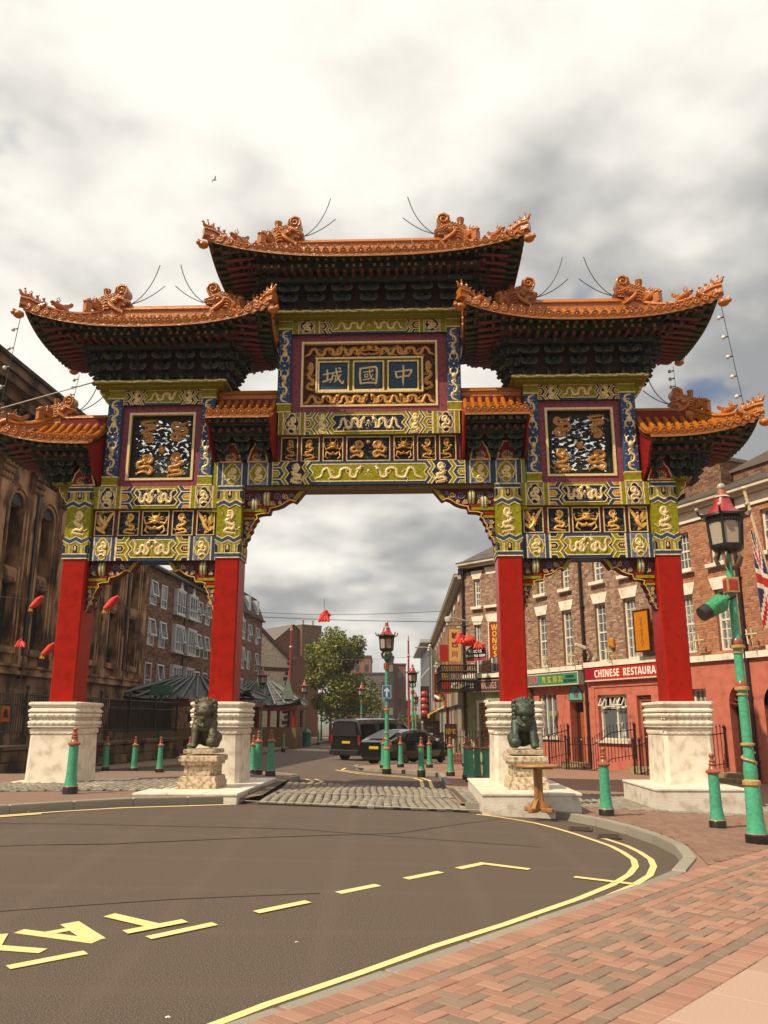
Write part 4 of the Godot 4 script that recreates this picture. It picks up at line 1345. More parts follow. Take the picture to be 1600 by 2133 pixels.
const GLYPH_CITY := [[-0.95, 0.16, 0.7, -0.6, 0.24, 0.8, -0.30, 0.30, 0.7], [-0.62, 0.62, 0.8, -0.58, 0.1, 0.9, -0.60, -0.42, 0.8], [-0.98, -0.56, 1.0, -0.6, -0.44, 0.9, -0.24, -0.28, 0.6], [-0.16, 0.30, 0.6, 0.3, 0.40, 0.7, 0.74, 0.48, 0.7], [-0.08, 0.28, 0.7, -0.14, -0.3, 0.7, -0.36, -0.66, 0.4], [-0.06, 0.0, 0.5, 0.20, 0.04, 0.6, 0.20, -0.30, 0.6, 0.10, -0.42, 0.4], [0.22, 0.80, 0.7, 0.36, 0.1, 0.8, 0.62, -0.5, 0.9, 0.90, -0.74, 1.1, 0.92, -0.44, 0.4], [0.68, 0.14, 0.7, 0.40, -0.3, 0.7, 0.08, -0.62, 0.4], [0.52, 0.82, 0.9, 0.64, 0.72, 0.8]]
func tower_posts(gate: Node3D, spans: Array, y0: float, y1: float, z: float) -> void:
	for s in spans:
		var w: float = s[1] - s[0]
		var cx: float = (s[0] + s[1]) / 2
		var b := MB.new()
		b.col = BLUE * 1.15
		b.cbox(V(cx, (y0 + y1) / 2, 0), V(w, y1 - y0, z * 2), 0.025)
		for e in [[y0 + 0.03, y0 + 0.22], [y1 - 0.25, y1 - 0.06]]:
			b.col = OLIVE
			b.box(V(cx, (e[0] + e[1]) / 2, 0), V(w + 0.012, e[1] - e[0], z * 2 + 0.012))
			b.col = CREAM
			b.box(V(cx, e[0], 0), V(w + 0.024, 0.028, z * 2 + 0.024))
			b.box(V(cx, e[1], 0), V(w + 0.024, 0.028, z * 2 + 0.024))
		var o := part("painted_post", b, M.paint, gate)
		var g := MB.new()
		g.col = CREAM
		var lo := y0 + 0.24
		var hi := y1 - 0.27
		var mid := (lo + hi) / 2
		for f in [1.0, -1.0]:
			g.x = Transform3D(Basis(V(1, 0, 0), V(0, f, 0), V(0, 0, 1)), V(cx, mid, z))
			var hh := (hi - lo) / 2
			dragon(g, [0.3, 0.97, -0.35, 0.93, -0.45, 0.80, 0.25, 0.74, 0.42, 0.62, -0.1, 0.55, -0.35, 0.47, 0.1, 0.42, 0.0, 0.36], w * 0.42, hh, w * 0.085, 0.0)
			g.ball(V(0, hh * 0.32, 0.012), V(w * 0.20, w * 0.22, 0.03), 9, 5)
			for s2 in [-1.0, 1.0]:
				g.tube(P3([s2 * w * 0.12, hh * 0.30, 0.01, s2 * w * 0.27, hh * 0.24, 0.01, s2 * w * 0.26, hh * 0.16, 0.01, s2 * w * 0.10, hh * 0.11, 0.01]), PackedFloat32Array([w * 0.07, w * 0.075, w * 0.07, w * 0.05]), 5)
				g.tube(P3([s2 * w * 0.26, hh * 0.16, 0.01, s2 * w * 0.36, hh * 0.10, 0.01, s2 * w * 0.30, hh * 0.05, 0.01]), PackedFloat32Array([w * 0.045, w * 0.035, w * 0.02]), 4)
			for k in 9: curl(g, V2((-0.38 if k % 2 == 0 else 0.38) * w, hh * (0.1 + 0.095 * k)), w * 0.055, w * 0.014, 0.8, k * 1.3, 1.0, 0.006)
		g.x = Transform3D(Basis(), V(cx, mid, z))
		g.ball(V(0, 0, 0.012), V(w * 0.09, w * 0.09, 0.025), 9, 5)
		g.x = Transform3D()
		part("gilded_dragon", g, M.gilt, o)
func beam(gate: Node3D, xa: float, xb: float, y0: float, y1: float, z: float, spec: Array, outer: Color, cart: Color, pair: bool, dcol: Color) -> void:
	var b := MB.new()
	b.col = outer * 0.9
	b.bb(V(xa, y0, -z), V(xb, y1, z - 0.012))
	b.x = Transform3D(Basis(), V((xa + xb) / 2, (y0 + y1) / 2, z))
	var g := MB.new()
	g.col = dcol
	g.x = b.x
	beam_face(b, g, xb - xa, y1 - y0, spec, outer, cart, pair)
	b.x = Transform3D()
	g.x = Transform3D()
	var o := part("painted_beam", b, M.paint, gate)
	part("gilded_dragon", g, M.gilt, o)
func pedestal(gate: Node3D, cx: float) -> void:
	var b := MB.new()
	b.col = Color(0.74, 0.69, 0.61)
	b.x = Transform3D(Basis(), V(cx, 0, 0))
	b.sqlathe(0.475, 0.625, P2([0.01, 0.485, 0.0, 0.9, -0.012, 1.385, -0.03, 1.395, -0.03, 1.405, 0.0, 1.415, 0.0, 1.515, -0.012, 1.52, -0.012, 1.53, 0.035, 1.535, 0.045, 1.55, 0.045, 1.562, 0.01, 1.572, 0.035, 1.585, 0.05, 1.62, 0.045, 1.655, 0.01, 1.67, -0.005, 1.675, -0.005, 1.725, 0.01, 1.73, 0.04, 1.74, 0.05, 1.775, 0.035, 1.812, 0.01, 1.82, 0.055, 1.835, 0.06, 1.865, 0.03, 1.89, 0.012, 1.915, 0.015, 1.94, 0.045, 1.955, 0.06, 1.98, 0.055, 2.015, 0.03, 2.03]), 0.07)
	b.x = Transform3D()
	var o := part("pedestal", b, M.marble, gate)
	var d := MB.new()
	d.col = Color(0.74, 0.69, 0.61)
	for f in 4:
		var hw := 0.475 if f % 2 == 0 else 0.625
		var off := 0.625 if f % 2 == 0 else 0.475
		d.x = Transform3D(Basis(V(0, 1, 0), PI / 2 * f), V(cx, 0, 0))
		var n := int(hw * 2 / 0.125)
		for i in n:
			var px := lerpf(-hw + 0.03, hw - 0.03, (i + 0.5) / n)
			d.ball(V(px, 1.775, off + 0.045), V(0.045, 0.032, 0.022), 8, 5)
			d.ball(V(px, 1.62, off + 0.045), V(0.047, 0.030, 0.020), 8, 5)
			d.tube(P3([px - 0.055, 1.495, off, px - 0.03, 1.445, off, px, 1.43, off, px + 0.03, 1.445, off, px + 0.055, 1.495, off]), PackedFloat32Array([0.008]), 4)
		for i in n * 2:
			var px := lerpf(-hw, hw, (i + 0.5) / (n * 2))
			d.ball(V(px, 1.70, off + 0.004), V(0.022, 0.022, 0.02), 7, 5)
	d.x = Transform3D()
	part("carved_bands", d, M.marble, o)
func make_gate() -> void:
	make_roof_pieces()
	var gate := thing("chinese_gateway", "tall painted Chinese gateway with orange tiled roofs spanning the road", "gateway", V(-0.325, 0, -17.35), deg_to_rad(-2.0))
	for e in [[-7.1, -4.93, -1.0, 1.66], [-3.8, -2.02, -1.15, 2.86], [2.05, 3.72, -1.2, 2.72], [5.22, 6.88, -0.8, 1.60]]:
		var b := MB.new()
		b.col = Color(0.66, 0.63, 0.585)
		b.bb(V(e[0] + 0.02, -0.25, e[2] + 0.02), V(e[1] - 0.02, 0.45, e[3] - 0.02))
		var o := part("plinth_step", b, M.marble, gate)
		var nx := 3
		var nz := 4
		for i in nx:
			for k in nz:
				var s := MB.new()
				var t := rng.randf_range(0.93, 1.04)
				s.col = Color(0.74, 0.69, 0.61) * t
				var a := lerpf(e[0], e[1], float(i) / nx)
				var d := lerpf(e[0], e[1], float(i + 1) / nx)
				var f := lerpf(e[2], e[3], float(k) / nz)
				var g := lerpf(e[2], e[3], float(k + 1) / nz)
				s.cbox(V((a + d) / 2, 0.468, (f + g) / 2), V(d - a - 0.004, 0.04, g - f - 0.004), 0.006)
				part("coping_slab", s, M.marble, o)
	var px := [-6.215, -2.96, 2.96, 6.215]
	for c in px:
		pedestal(gate, c)
		var b := MB.new()
		b.col = RED
		b.sqlathe(0.255, 0.33, P2([0.0, 2.02, 0.0, 4.99]), 0.028)
		b.x = Transform3D(Basis(), V(0, 0, 0))
		var o := part("red_column", b, M.column_red, gate, Transform3D(Basis(), V(c, 0, 0)))
		var p := MB.new()
		var g := MB.new()
		p.col = OLIVE
		p.cbox(V(0, 5.775, 0), V(0.525, 1.59, 0.675), 0.02)
		g.col = CREAM
		for f in 3:
			var turn: float = [0.0, PI / 2, -PI / 2][f]
			var w := 0.52 if f == 0 else 0.66
			p.x = Transform3D(Basis(V(0, 1, 0), turn), V(0, 5.775, 0)) * Transform3D(Basis(), V(0, 0, 0.34 if f == 0 else 0.265))
			g.x = p.x
			if f == 0 and c > 0:
				var mir := Transform3D(Basis(V(-1, 0, 0), V(0, 1, 0), V(0, 0, 1)), V(0, 0, 0))
				g.x = p.x * mir
			column_face(p, g, w, 1.585, f == 0)
		p.x = Transform3D()
		g.x = Transform3D()
		var pc := part("painted_head", p, M.paint, o)
		part("gilded_dragon", g, M.gilt, o)
		if pc == null: pass
	for sg in [-1.0, 1.0]:
		var xa := 3.23
		var xb := 5.945
		var lo: float = minf(sg * xa, sg * xb)
		var hi: float = maxf(sg * xa, sg * xb)
		var med_hi := [["strip", 0.26, OLIVE], ["med", 0.72, TAN, NAVY], ["strip", 0.24, OLIVE], ["tongue", 0.40, BLUE, ORANGE_GOLD]]
		var med_lo := [["strip", 0.22, BLUE], ["med", 0.68, LILAC, OLIVE], ["strip", 0.22, BLUE], ["tongue", 0.38, OLIVE, NAVY]]
		beam(gate, lo, hi, 4.95, 5.465, 0.27, med_lo, BLUE, OLIVE, true, CREAM)
		beam(gate, lo, hi, 6.085, 6.58, 0.28, med_hi, OLIVE, NAVY, true, CREAM)
		var b := MB.new()
		b.col = MAROON * 0.75
		b.bb(V(lo, 5.465, -0.17), V(hi, 6.085, 0.17))
		part("panel_board", b, M.paint, gate)
		var mid := (lo + hi) / 2
		var xs := []
		for e in [-1.31, -0.885, -0.80, -0.34, -0.285, 0.305, 0.37, 0.83, 0.90, 1.295]: xs.push_back(mid + e)
		panel_row(gate, xs, ["phoenix", "tall", "mask", "tall_m", "phoenix_m"], 5.50, 6.055, 0.185)
		spandrel(gate, V(sg * 3.215, 4.945, 0.03), sg, 0.80, 0.88, [[0.36, -0.16, 0.17]])
		spandrel(gate, V(sg * 5.96, 4.945, 0.03), -sg, 0.80, 0.88, [[0.36, -0.16, 0.17]])
		var t0: float = 3.40
		var t1: float = 5.80
		tower_posts(gate, [[minf(sg * 3.40, sg * 3.70), maxf(sg * 3.40, sg * 3.70)], [minf(sg * 5.47, sg * 5.80), maxf(sg * 5.47, sg * 5.80)]], 6.58, 8.87, 0.27)
		var u0: float = minf(sg * 3.70, sg * 5.47)
		var u1: float = maxf(sg * 3.70, sg * 5.47)
		beam(gate, u0, u1, 8.47, 8.865, 0.24, [["tongue", 0.28, NAVY, OLIVE], ["zig", 0.14, OLIVE], ["field", 0.44, NAVY], ["zig", 0.15, OLIVE]], BLUE, OLIVE, false, CREAM)
		var mx: float = (u0 + u1) / 2
		var fr := MB.new()
		fr.col = MAROON
		var fa := mx - 0.715
		var fb := mx + 0.715
		fr.bb(V(u0, 6.58, -0.16), V(fa, 8.47, 0.16))
		fr.bb(V(fb, 6.58, -0.16), V(u1, 8.47, 0.16))
		fr.bb(V(fa, 6.58, -0.16), V(fb, 6.775, 0.16))
		fr.bb(V(fa, 8.29, -0.16), V(fb, 8.47, 0.16))
		var fo := part("screen_surround", fr, M.paint, gate)
		var gf := MB.new()
		gf.col = CREAM
		gf.x = Transform3D(Basis(), V(mx, 7.532, 0))
		gf.strip(rect(-0.715, -0.757, 0.715, 0.757), 0.05, 0.10, 0.185, true)
		part("gilt_frame", gf, M.gilt, fo)
		var sc := MB.new()
		sc.col = Color(0.026, 0.024, 0.016)
		sc.x = Transform3D(Basis(), V(mx, 7.532, 0.02))
		pierced(sc, 1.43, 1.51, 64, 64, 7 if sg < 0 else 19, 0.07)
		clouds(sc, 1.36, 1.44, 110, 0.05, [Color(0.05, 0.065, 0.12), Color(0.07, 0.07, 0.03), Color(0.12, 0.12, 0.13), Color(0.03, 0.035, 0.07)], 0.045)
		var so := part("pierced_screen", sc, M.paint, gate)
		for q in [[-0.36, 0.36, 1.0, 1.0], [0.36, 0.36, -1.0, 1.0], [-0.36, -0.38, 1.0, -1.0], [0.36, -0.38, -1.0, -1.0]]:
			var dg := MB.new()
			dg.col = ORANGE_GOLD * 0.85
			dg.x = Transform3D(Basis(V(q[2], 0, 0), V(0, q[3] * -1.0, 0), V(0, 0, 1)), V(mx + q[0] * sg * -1.0, 7.532 + q[1], 0.055))
			dragon(dg, D_COIL if absf(q[0] + q[1]) > 0.1 else D_TALL, 0.27, 0.28, 0.042, 0.02)
			dg.x = Transform3D()
			part("gilded_dragon", dg, M.gilt, so)
		var pearl := MB.new()
		pearl.col = ORANGE_GOLD
		pearl.ball(V(mx, 7.47, 0.08), V(0.085, 0.085, 0.06), 12, 8)
		part("gilt_pearl", pearl, M.gilt, so)
		cloud_plate(gate, minf(sg * 3.12, sg * 6.06), maxf(sg * 3.12, sg * 6.06), 8.87, 8.945, 0.55)
		console(gate, sg * 5.80, sg, 8.865, 0.24, 0.36, 0.2)
		console(gate, sg * 6.49, sg, 6.60, 0.26, 0.42, 0.2)
		var sp := MB.new()
		sp.col = OLIVE * 0.8
		sp.bb(V(sg * 6.40, 6.60, -0.3), V(sg * 6.82, 6.65, 0.42))
		part("cornice_plate", sp, M.paint, gate)
		brackets(gate, minf(sg * 3.25, sg * 5.95), maxf(sg * 3.25, sg * 5.95), 8.945, 9.84, 0.42, 0.52, 5, true, true)
		roof(gate, "side_roof", {"cx": sg * 4.70, "wl": 2.66, "wr": 2.66, "hl": 1, "hr": 1, "rl": 1.52, "rr": 1.52, "zf": 1.38, "ye": 9.88, "lift": 0.38, "yr": 10.72, "yt": 11.02, "sp": 0.19, "owl": 0.92})
		var rb := MB.new()
		rb.col = DARK_RED
		rb.bb(V(sg * 5.80, 6.60, -0.16), V(sg * 6.9, 8.2, 0.16))
		part("roof_wall", rb, M.paint, gate)
		brackets(gate, minf(sg * 5.85, sg * 6.75), maxf(sg * 5.85, sg * 6.75), 6.62, 7.30, 0.34, 0.56, 2, sg < 0, sg > 0)
		roof(gate, "outer_roof", {"cx": sg * 5.82, "wl": (2.18 if sg < 0 else 0.03), "wr": (2.18 if sg > 0 else 0.03), "hl": (1 if sg < 0 else 0), "hr": (1 if sg > 0 else 0), "rl": (1.30 if sg < 0 else 0.02), "rr": (1.30 if sg > 0 else 0.02), "zf": 1.2, "ye": 7.33, "lift": 0.36, "yr": 8.12, "yt": 8.34, "sp": 0.19, "owl": 0.75, "beast": 0.64, "wh": 0.72})
		pearl_shield(gate, V(sg * 6.17, 6.60, 0.37), 0.50, 0.40)
		var ib := MB.new()
		ib.col = DARK_RED
		ib.bb(V(minf(sg * 2.0, sg * 3.42), 7.1, -0.15), V(maxf(sg * 2.0, sg * 3.42), 8.62, 0.15))
		part("roof_wall", ib, M.paint, gate)
		brackets(gate, minf(sg * 2.05, sg * 3.38), maxf(sg * 2.05, sg * 3.38), 7.11, 7.80, 0.34, 0.56, 3, false, false)
		roof(gate, "inner_roof", {"cx": sg * 2.70, "wl": 0.67, "wr": 0.67, "hl": 0, "hr": 0, "rl": 0.6, "rr": 0.6, "zf": 1.2, "ye": 7.86, "lift": 0.0, "yr": 8.62, "yt": 8.88, "sp": 0.178})
		pearl_shield(gate, V(sg * 2.98, 7.10, 0.33), 0.44, 0.40)
		pearl_shield(gate, V(sg * 2.40, 7.10, 0.33), 0.42, 0.40)
		for e in [[sg * 2.045, 7.86, 8.5, 7.1], [sg * 3.365, 7.86, 8.5, 7.1], [sg * 5.86, 7.36, 8.0, 6.6]]:
			var bd := MB.new()
			bd.col = RED * 0.75
			for m in [1.0, -1.0]:
				bd.x = Transform3D(Basis(V(0, 0, m), V(0, 1, 0), V(-1, 0, 0)), V(e[0], 0, 0))
				bd.prism(P2([0.16, e[2], 0.6, e[1] + 0.22, 1.16, e[1] - 0.05, 1.10, e[1] - 0.12, 0.86, e[1] - 0.22, 0.72, e[1] - 0.5, 0.44, e[3] + 0.12, 0.16, e[3]]), -0.02, 0.02, true)
			bd.x = Transform3D()
			part("roof_end_board", bd, M.paint, gate)
		spandrel(gate, V(sg * 2.70, 6.485, 0.03), -sg, 1.0, 1.0, [[0.24, -0.30, 0.16], [0.50, -0.17, 0.17]])
		var lb := MB.new()
		var lg := MB.new()
		lb.col = BLUE
		lb.bb(V(minf(sg * 2.08, sg * 3.27), 6.58, -0.2), V(maxf(sg * 2.08, sg * 3.27), 7.1, 0.27))
		lg.col = CREAM
		for e in [[2.74, 3.16], [2.18, 2.60]]:
			var c: float = sg * (e[0] + e[1]) / 2
			var w: float = e[1] - e[0]
			lb.x = Transform3D(Basis(), V(c, 6.84, 0.27))
			lb.col = LILAC
			lb.prism(rect(-w / 2, -0.255, w / 2, 0.255), -0.01, 0.006)
			lb.col = CREAM
			for s in [-1.0, 1.0]: lb.prism(rect(s * w / 2 - 0.012, -0.255, s * w / 2 + 0.012, 0.255), -0.01, 0.012)
			var qf := quatrefoil(w * 0.44, 0.235)
			lb.col = OLIVE
			lb.prism(qf, 0, 0.012)
			lb.col = CREAM
			lb.strip(qf, 0.018, 0, 0.018, true)
			for k in 8:
				lb.col = LILAC * 0.5
				curl(lb, V2((-0.38 if k % 2 == 0 else 0.38) * w, 0.2 * (1.0 if k < 4 else -1.0) * (1.0 - 0.2 * (k % 3))), 0.035, 0.007, 1.2, k, 1.0, 0.008)
			lg.x = lb.x
			dragon(lg, D_COIL if e[0] > 2.5 else D_TALL, w * 0.30, 0.17, 0.026, 0.016)
		lb.x = Transform3D()
		lg.x = Transform3D()
		var lo2 := part("painted_beam", lb, M.paint, gate)
		part("gilded_dragon", lg, M.gilt, lo2)
		var st := MB.new()
		st.col = OLIVE
		st.bb(V(minf(sg * 3.20, sg * 3.36), 6.0, 0.10), V(maxf(sg * 3.20, sg * 3.36), 7.12, 0.262))
		st.col = CREAM
		st.bb(V(sg * 3.275 - 0.012, 6.58, 0.10), V(sg * 3.275 + 0.012, 7.12, 0.268))
		part("upright_strip", st, M.paint, gate)
	beam(gate, -2.08, 2.08, 6.585, 7.10, 0.28, [["tongue", 0.36, BLUE, OLIVE], ["zig", 0.17, OLIVE], ["field", 0.72, NAVY], ["zig", 0.15, OLIVE]], BLUE, OLIVE, true, CREAM)
	var ub := MB.new()
	ub.col = Color(0.16, 0.10, 0.03)
	ub.bb(V(-2.7, 6.49, -0.2), V(2.7, 6.585, 0.22))
	part("lintel_soffit", ub, M.paint, gate)
	var pb := MB.new()
	pb.col = MAROON * 0.75
	pb.bb(V(-2.0, 7.10, -0.17), V(2.0, 7.715, 0.17))
	part("panel_board", pb, M.paint, gate)
	panel_row(gate, [-1.92, -1.545, -1.48, -1.07, -1.005, -0.555, -0.49, 0.47, 0.54, 0.985, 1.05, 1.46, 1.53, 1.90], ["tall", "tall_m", "mask", "pair", "mask", "tall", "tall_m"], 7.125, 7.69, 0.185)
	beam(gate, -1.985, 1.985, 7.715, 8.225, 0.29, [["strip", 0.24, OLIVE], ["med", 0.70, TAN, NAVY], ["strip", 0.22, OLIVE], ["tongue", 0.28, OLIVE, BLUE], ["zig", 0.13, BLUE], ["field", 0.44, OLIVE], ["zig", 0.14, BLUE]], OLIVE, NAVY, true, CREAM)
	tower_posts(gate, [[-2.035, -1.735], [1.735, 2.035]], 8.225, 10.50, 0.27)
	beam(gate, -1.735, 1.735, 10.13, 10.50, 0.25, [["strip", 0.40, OLIVE], ["med", 0.95, TAN, NAVY], ["strip", 0.30, OLIVE], ["tongue", 0.34, NAVY, OLIVE], ["zig", 0.18, OLIVE]], BLUE, OLIVE, true, CREAM)
	var mf := MB.new()
	mf.col = MAROON
	mf.bb(V(-1.735, 8.225, -0.16), V(-1.50, 10.13, 0.16))
	mf.bb(V(1.50, 8.225, -0.16), V(1.735, 10.13, 0.16))
	mf.bb(V(-1.50, 8.225, -0.16), V(1.50, 8.425, 0.16))
	mf.bb(V(-1.50, 9.945, -0.16), V(1.50, 10.13, 0.16))
	mf.bb(V(-1.50, 8.425, -0.16), V(1.50, 9.945, 0.03))
	var name_board := part("name_board", mf, M.paint, gate)
	var gfm := MB.new()
	gfm.col = CREAM
	gfm.x = Transform3D(Basis(), V(0, 9.185, 0))
	gfm.strip(rect(-1.50, -0.76, 1.50, 0.76), 0.045, 0.10, 0.185, true)
	gfm.strip(rect(-1.185, -0.405, 1.185, 0.405), 0.04, 0.03, 0.13, true)
	part("gilt_frame", gfm, M.gilt, name_board)
	var bd2 := MB.new()
	bd2.x = Transform3D(Basis(), V(0, 9.185, 0.03))
	bd2.col = Color(0.10, 0.03, 0.012)
	bd2.prism(rect(-1.48, -0.74, 1.48, 0.74), 0, 0.004)
	for e in [[0.0, 0.575, 2.9, 0.30, 46], [0.0, -0.575, 2.9, 0.30, 46], [-1.34, 0.0, 0.28, 0.84, 16], [1.34, 0.0, 0.28, 0.84, 16]]:
		var kp := bd2.x
		bd2.x = Transform3D(Basis(), V(e[0], 9.185 + e[1], 0.035))
		clouds(bd2, e[2], e[3], e[4], 0.045, [LILAC * 0.5, OLIVE * 0.5, Color(0.10, 0.14, 0.16), CREAM * 0.35], 0.02)
		bd2.x = kp
	bd2.col = OLIVE * 0.55
	bd2.prism(rect(-1.185, -0.405, 1.185, 0.405), 0.004, 0.05)
	bd2.x = Transform3D()
	part("carved_border", bd2, M.paint, name_board)
	for e in [[-1.02, 0.575, 0.42, 0.12, 1.0, 0], [1.02, 0.575, 0.42, 0.12, -1.0, 0], [-0.42, 0.575, 0.3, 0.11, 1.0, 0], [0.42, 0.575, 0.3, 0.11, -1.0, 0], [-1.05, -0.575, 0.4, 0.12, 1.0, 0], [1.05, -0.575, 0.4, 0.12, -1.0, 0], [-0.36, -0.575, 0.34, 0.12, 1.0, 0], [0.36, -0.575, 0.34, 0.12, -1.0, 0], [-1.335, 0.0, 0.12, 0.36, 1.0, 1], [1.335, 0.0, 0.12, 0.36, -1.0, 1]]:
		var g2 := MB.new()
		g2.col = ORANGE_GOLD * 1.05
		g2.x = Transform3D(Basis(V(e[4], 0, 0), V(0, 1, 0), V(0, 0, 1)), V(e[0], 9.185 + e[1], 0.06))
		dragon(g2, D_TALL if e[5] == 1 else D_WAVE, e[2], e[3], 0.036, 0.02)
		g2.x = Transform3D()
		part("gilded_dragon", g2, M.gilt, name_board)
	var mk := MB.new()
	mk.col = ORANGE_GOLD * 1.1
	mk.x = Transform3D(Basis(), V(0, 9.77, 0.07))
	dragon_mask(mk, 0.7, 0.42)
	mk.x = Transform3D()
	part("gilded_mask", mk, M.gilt, name_board)
	var sq := [[-0.805, GLYPH_CITY], [-0.02, GLYPH_LAND], [0.755, GLYPH_MIDDLE]]
	for e in sq:
		var pn := MB.new()
		pn.x = Transform3D(Basis(), V(e[0], 9.165, 0.08))
		pn.col = Color(0.035, 0.075, 0.135)
		pn.prism(rect(-0.335, -0.345, 0.335, 0.345), 0, 0.008)
		pn.col = CREAM
		pn.strip(rect(-0.335, -0.345, 0.335, 0.345), 0.036, 0, 0.035, true)
		pn.col = Color(0.03, 0.016, 0.01)
		pn.strip(rect(-0.305, -0.315, 0.305, 0.315), 0.018, 0, 0.013, true)
		pn.x = Transform3D()
		var po := part("name_panel", pn, M.paint, name_board)
		var gl := MB.new()
		gl.col = Color(0.85, 0.62, 0.30)
		gl.x = Transform3D(Basis(), V(e[0], 9.165, 0.095))
		for s in e[1]: stroke(gl, s, 0.235, 0.026)
		gl.x = Transform3D()
		part("gilt_character", gl, M.gilt, po if false else name_board)
	cloud_plate(gate, -2.22, 2.22, 10.50, 10.575, 0.55)
	console(gate, -2.035, -1.0, 10.49, 0.24, 0.50, 0.2)
	console(gate, 2.035, 1.0, 10.49, 0.24, 0.50, 0.2)
	brackets(gate, -2.1, 2.1, 10.575, 11.40, 0.42, 0.52, 7, true, true)
	roof(gate, "centre_roof", {"cx": -0.03, "wl": 3.44, "wr": 3.44, "hl": 1, "hr": 1, "rl": 2.22, "rr": 2.22, "zf": 1.38, "ye": 11.46, "lift": 0.38, "yr": 12.40, "yt": 12.66, "sp": 0.19, "owl": 0.95})
func slab(b: MB, poly: PackedVector2Array, up: float, drop: float, cell := 1.5) -> void:
	var lo := poly[0]
	var hi := poly[0]
	for q in poly:
		lo = Vector2(minf(lo.x, q.x), minf(lo.y, q.y))
		hi = Vector2(maxf(hi.x, q.x), maxf(hi.y, q.y))
	var i0 := int(floor(lo.x / cell))
	var i1 := int(ceil(hi.x / cell))
	var j0 := int(floor(lo.y / cell))
	var j1 := int(ceil(hi.y / cell))
	for i in range(i0, i1):
		for j in range(j0, j1):
			var sq := PackedVector2Array([V2(i * cell, j * cell), V2((i + 1) * cell, j * cell), V2((i + 1) * cell, (j + 1) * cell), V2(i * cell, (j + 1) * cell)])
			for pc in Geometry2D.intersect_polygons(poly, sq):
				var ix := Geometry2D.triangulate_polygon(pc)
				for k in range(0, ix.size(), 3):
					var t := PackedVector3Array()
					for m in 3: t.push_back(on(pc[ix[k + m]].x, pc[ix[k + m]].y, up))
					b.face(t, Vector3.UP)
	if drop <= 0.0: return
	for i in poly.size():
		var a := poly[i]
		var d := poly[(i + 1) % poly.size()]
		var n := int(ceil(a.distance_to(d) / cell))
		for k in n:
			var p := a.lerp(d, float(k) / n)
			var q := a.lerp(d, float(k + 1) / n)
			b.quad(on(p.x, p.y, up - drop), on(q.x, q.y, up - drop), on(q.x, q.y, up), on(p.x, p.y, up))
func ribbon(b: MB, p: PackedVector2Array, w: float, up: float) -> void:
	var m := p.size()
	for i in m - 1:
		var n := int(ceil(p[i].distance_to(p[i + 1]) / 0.5))
		var d := (p[i + 1] - p[i]).normalized()
		var d0 := (p[i] - p[maxi(i - 1, 0)]).normalized() if i > 0 else d
		var d1 := (p[mini(i + 2, m - 1)] - p[i + 1]).normalized() if i < m - 2 else d
		var na := (V2(-d.y, d.x) + V2(-d0.y, d0.x)).normalized() * w * 0.5
		var nb := (V2(-d.y, d.x) + V2(-d1.y, d1.x)).normalized() * w * 0.5
		for k in n:
			var t0 := float(k) / n
			var t1 := float(k + 1) / n
			var a := p[i].lerp(p[i + 1], t0)
			var e := p[i].lerp(p[i + 1], t1)
			var wa := na.lerp(nb, t0)
			var we := na.lerp(nb, t1)
			b.face(PackedVector3Array([on(a.x + wa.x, a.y + wa.y, up), on(a.x - wa.x, a.y - wa.y, up), on(e.x - we.x, e.y - we.y, up), on(e.x + we.x, e.y + we.y, up)]), Vector3.UP)
func stone_block(l: float, w: float, h: float, bev: float, col: Color, dome := 0.0) -> MB:
	var b := MB.new()
	b.col = col
	var a := l * 0.5
	var d := w * 0.5
	var top := [V(-a + bev, 0, -d + bev), V(-a + bev, 0, d - bev), V(a - bev, 0, d - bev), V(a - bev, 0, -d + bev)]
	var rim := [V(-a, -bev * 0.8, -d), V(-a, -bev * 0.8, d), V(a, -bev * 0.8, d), V(a, -bev * 0.8, -d)]
	if dome > 0.0:
		var c := V(0, dome, 0)
		for k in 4:
			var e0: Vector3 = top[k]
			var e1: Vector3 = top[(k + 1) % 4]
			var n0 := V(e0.x * 1.5, a, e0.z * 1.5).normalized()
			var n1 := V(e1.x * 1.5, a, e1.z * 1.5).normalized()
			b.stri(e0, e1, c, n0, n1, Vector3.UP)
	else: b.quad(top[0], top[1], top[2], top[3])
	for k in 4:
		var j := (k + 1) % 4
		b.quad(rim[k], rim[j], top[j], top[k])
		var lo := V(0, -h, 0)
		b.quad(rim[k] * V(1, 0, 1) + lo, rim[j] * V(1, 0, 1) + lo, rim[j], rim[k])
	return b
func lay(parent: Node3D, called: String, vars: Array, spots: Array, m: Material, up: float, most := 300) -> void:
	spots.sort_custom(func(p, q): return p[0] * p[0] + p[1] * p[1] < q[0] * q[0] + q[1] * q[1])
	var meshes := []
	for q in vars: meshes.push_back(q.mesh())
	var rest := MB.new()
	for i in spots.size():
		var s: Array = spots[i]
		var o := on(s[0], s[1], up + s[4] if s.size() > 4 else up)
		var e := 0.1
		var nrm := V(ground_y(s[0] - e, s[1]) - ground_y(s[0] + e, s[1]), 2.0 * e, ground_y(s[0], s[1] - e) - ground_y(s[0], s[1] + e)).normalized()
		var rt := V(cos(s[2]), 0, -sin(s[2]))
		rt = (rt - nrm * rt.dot(nrm)).normalized()
		var xf := Transform3D(Basis(rt, nrm, rt.cross(nrm)), o)
		if i < most: put(called, meshes[s[3]], m, parent, xf)
		else:
			rest.x = xf
			rest.add(vars[s[3]])
	rest.x = Transform3D()
	if rest.v.size(): part("far_" + called + "s", rest, m, parent).set_meta("kind", "stuff")
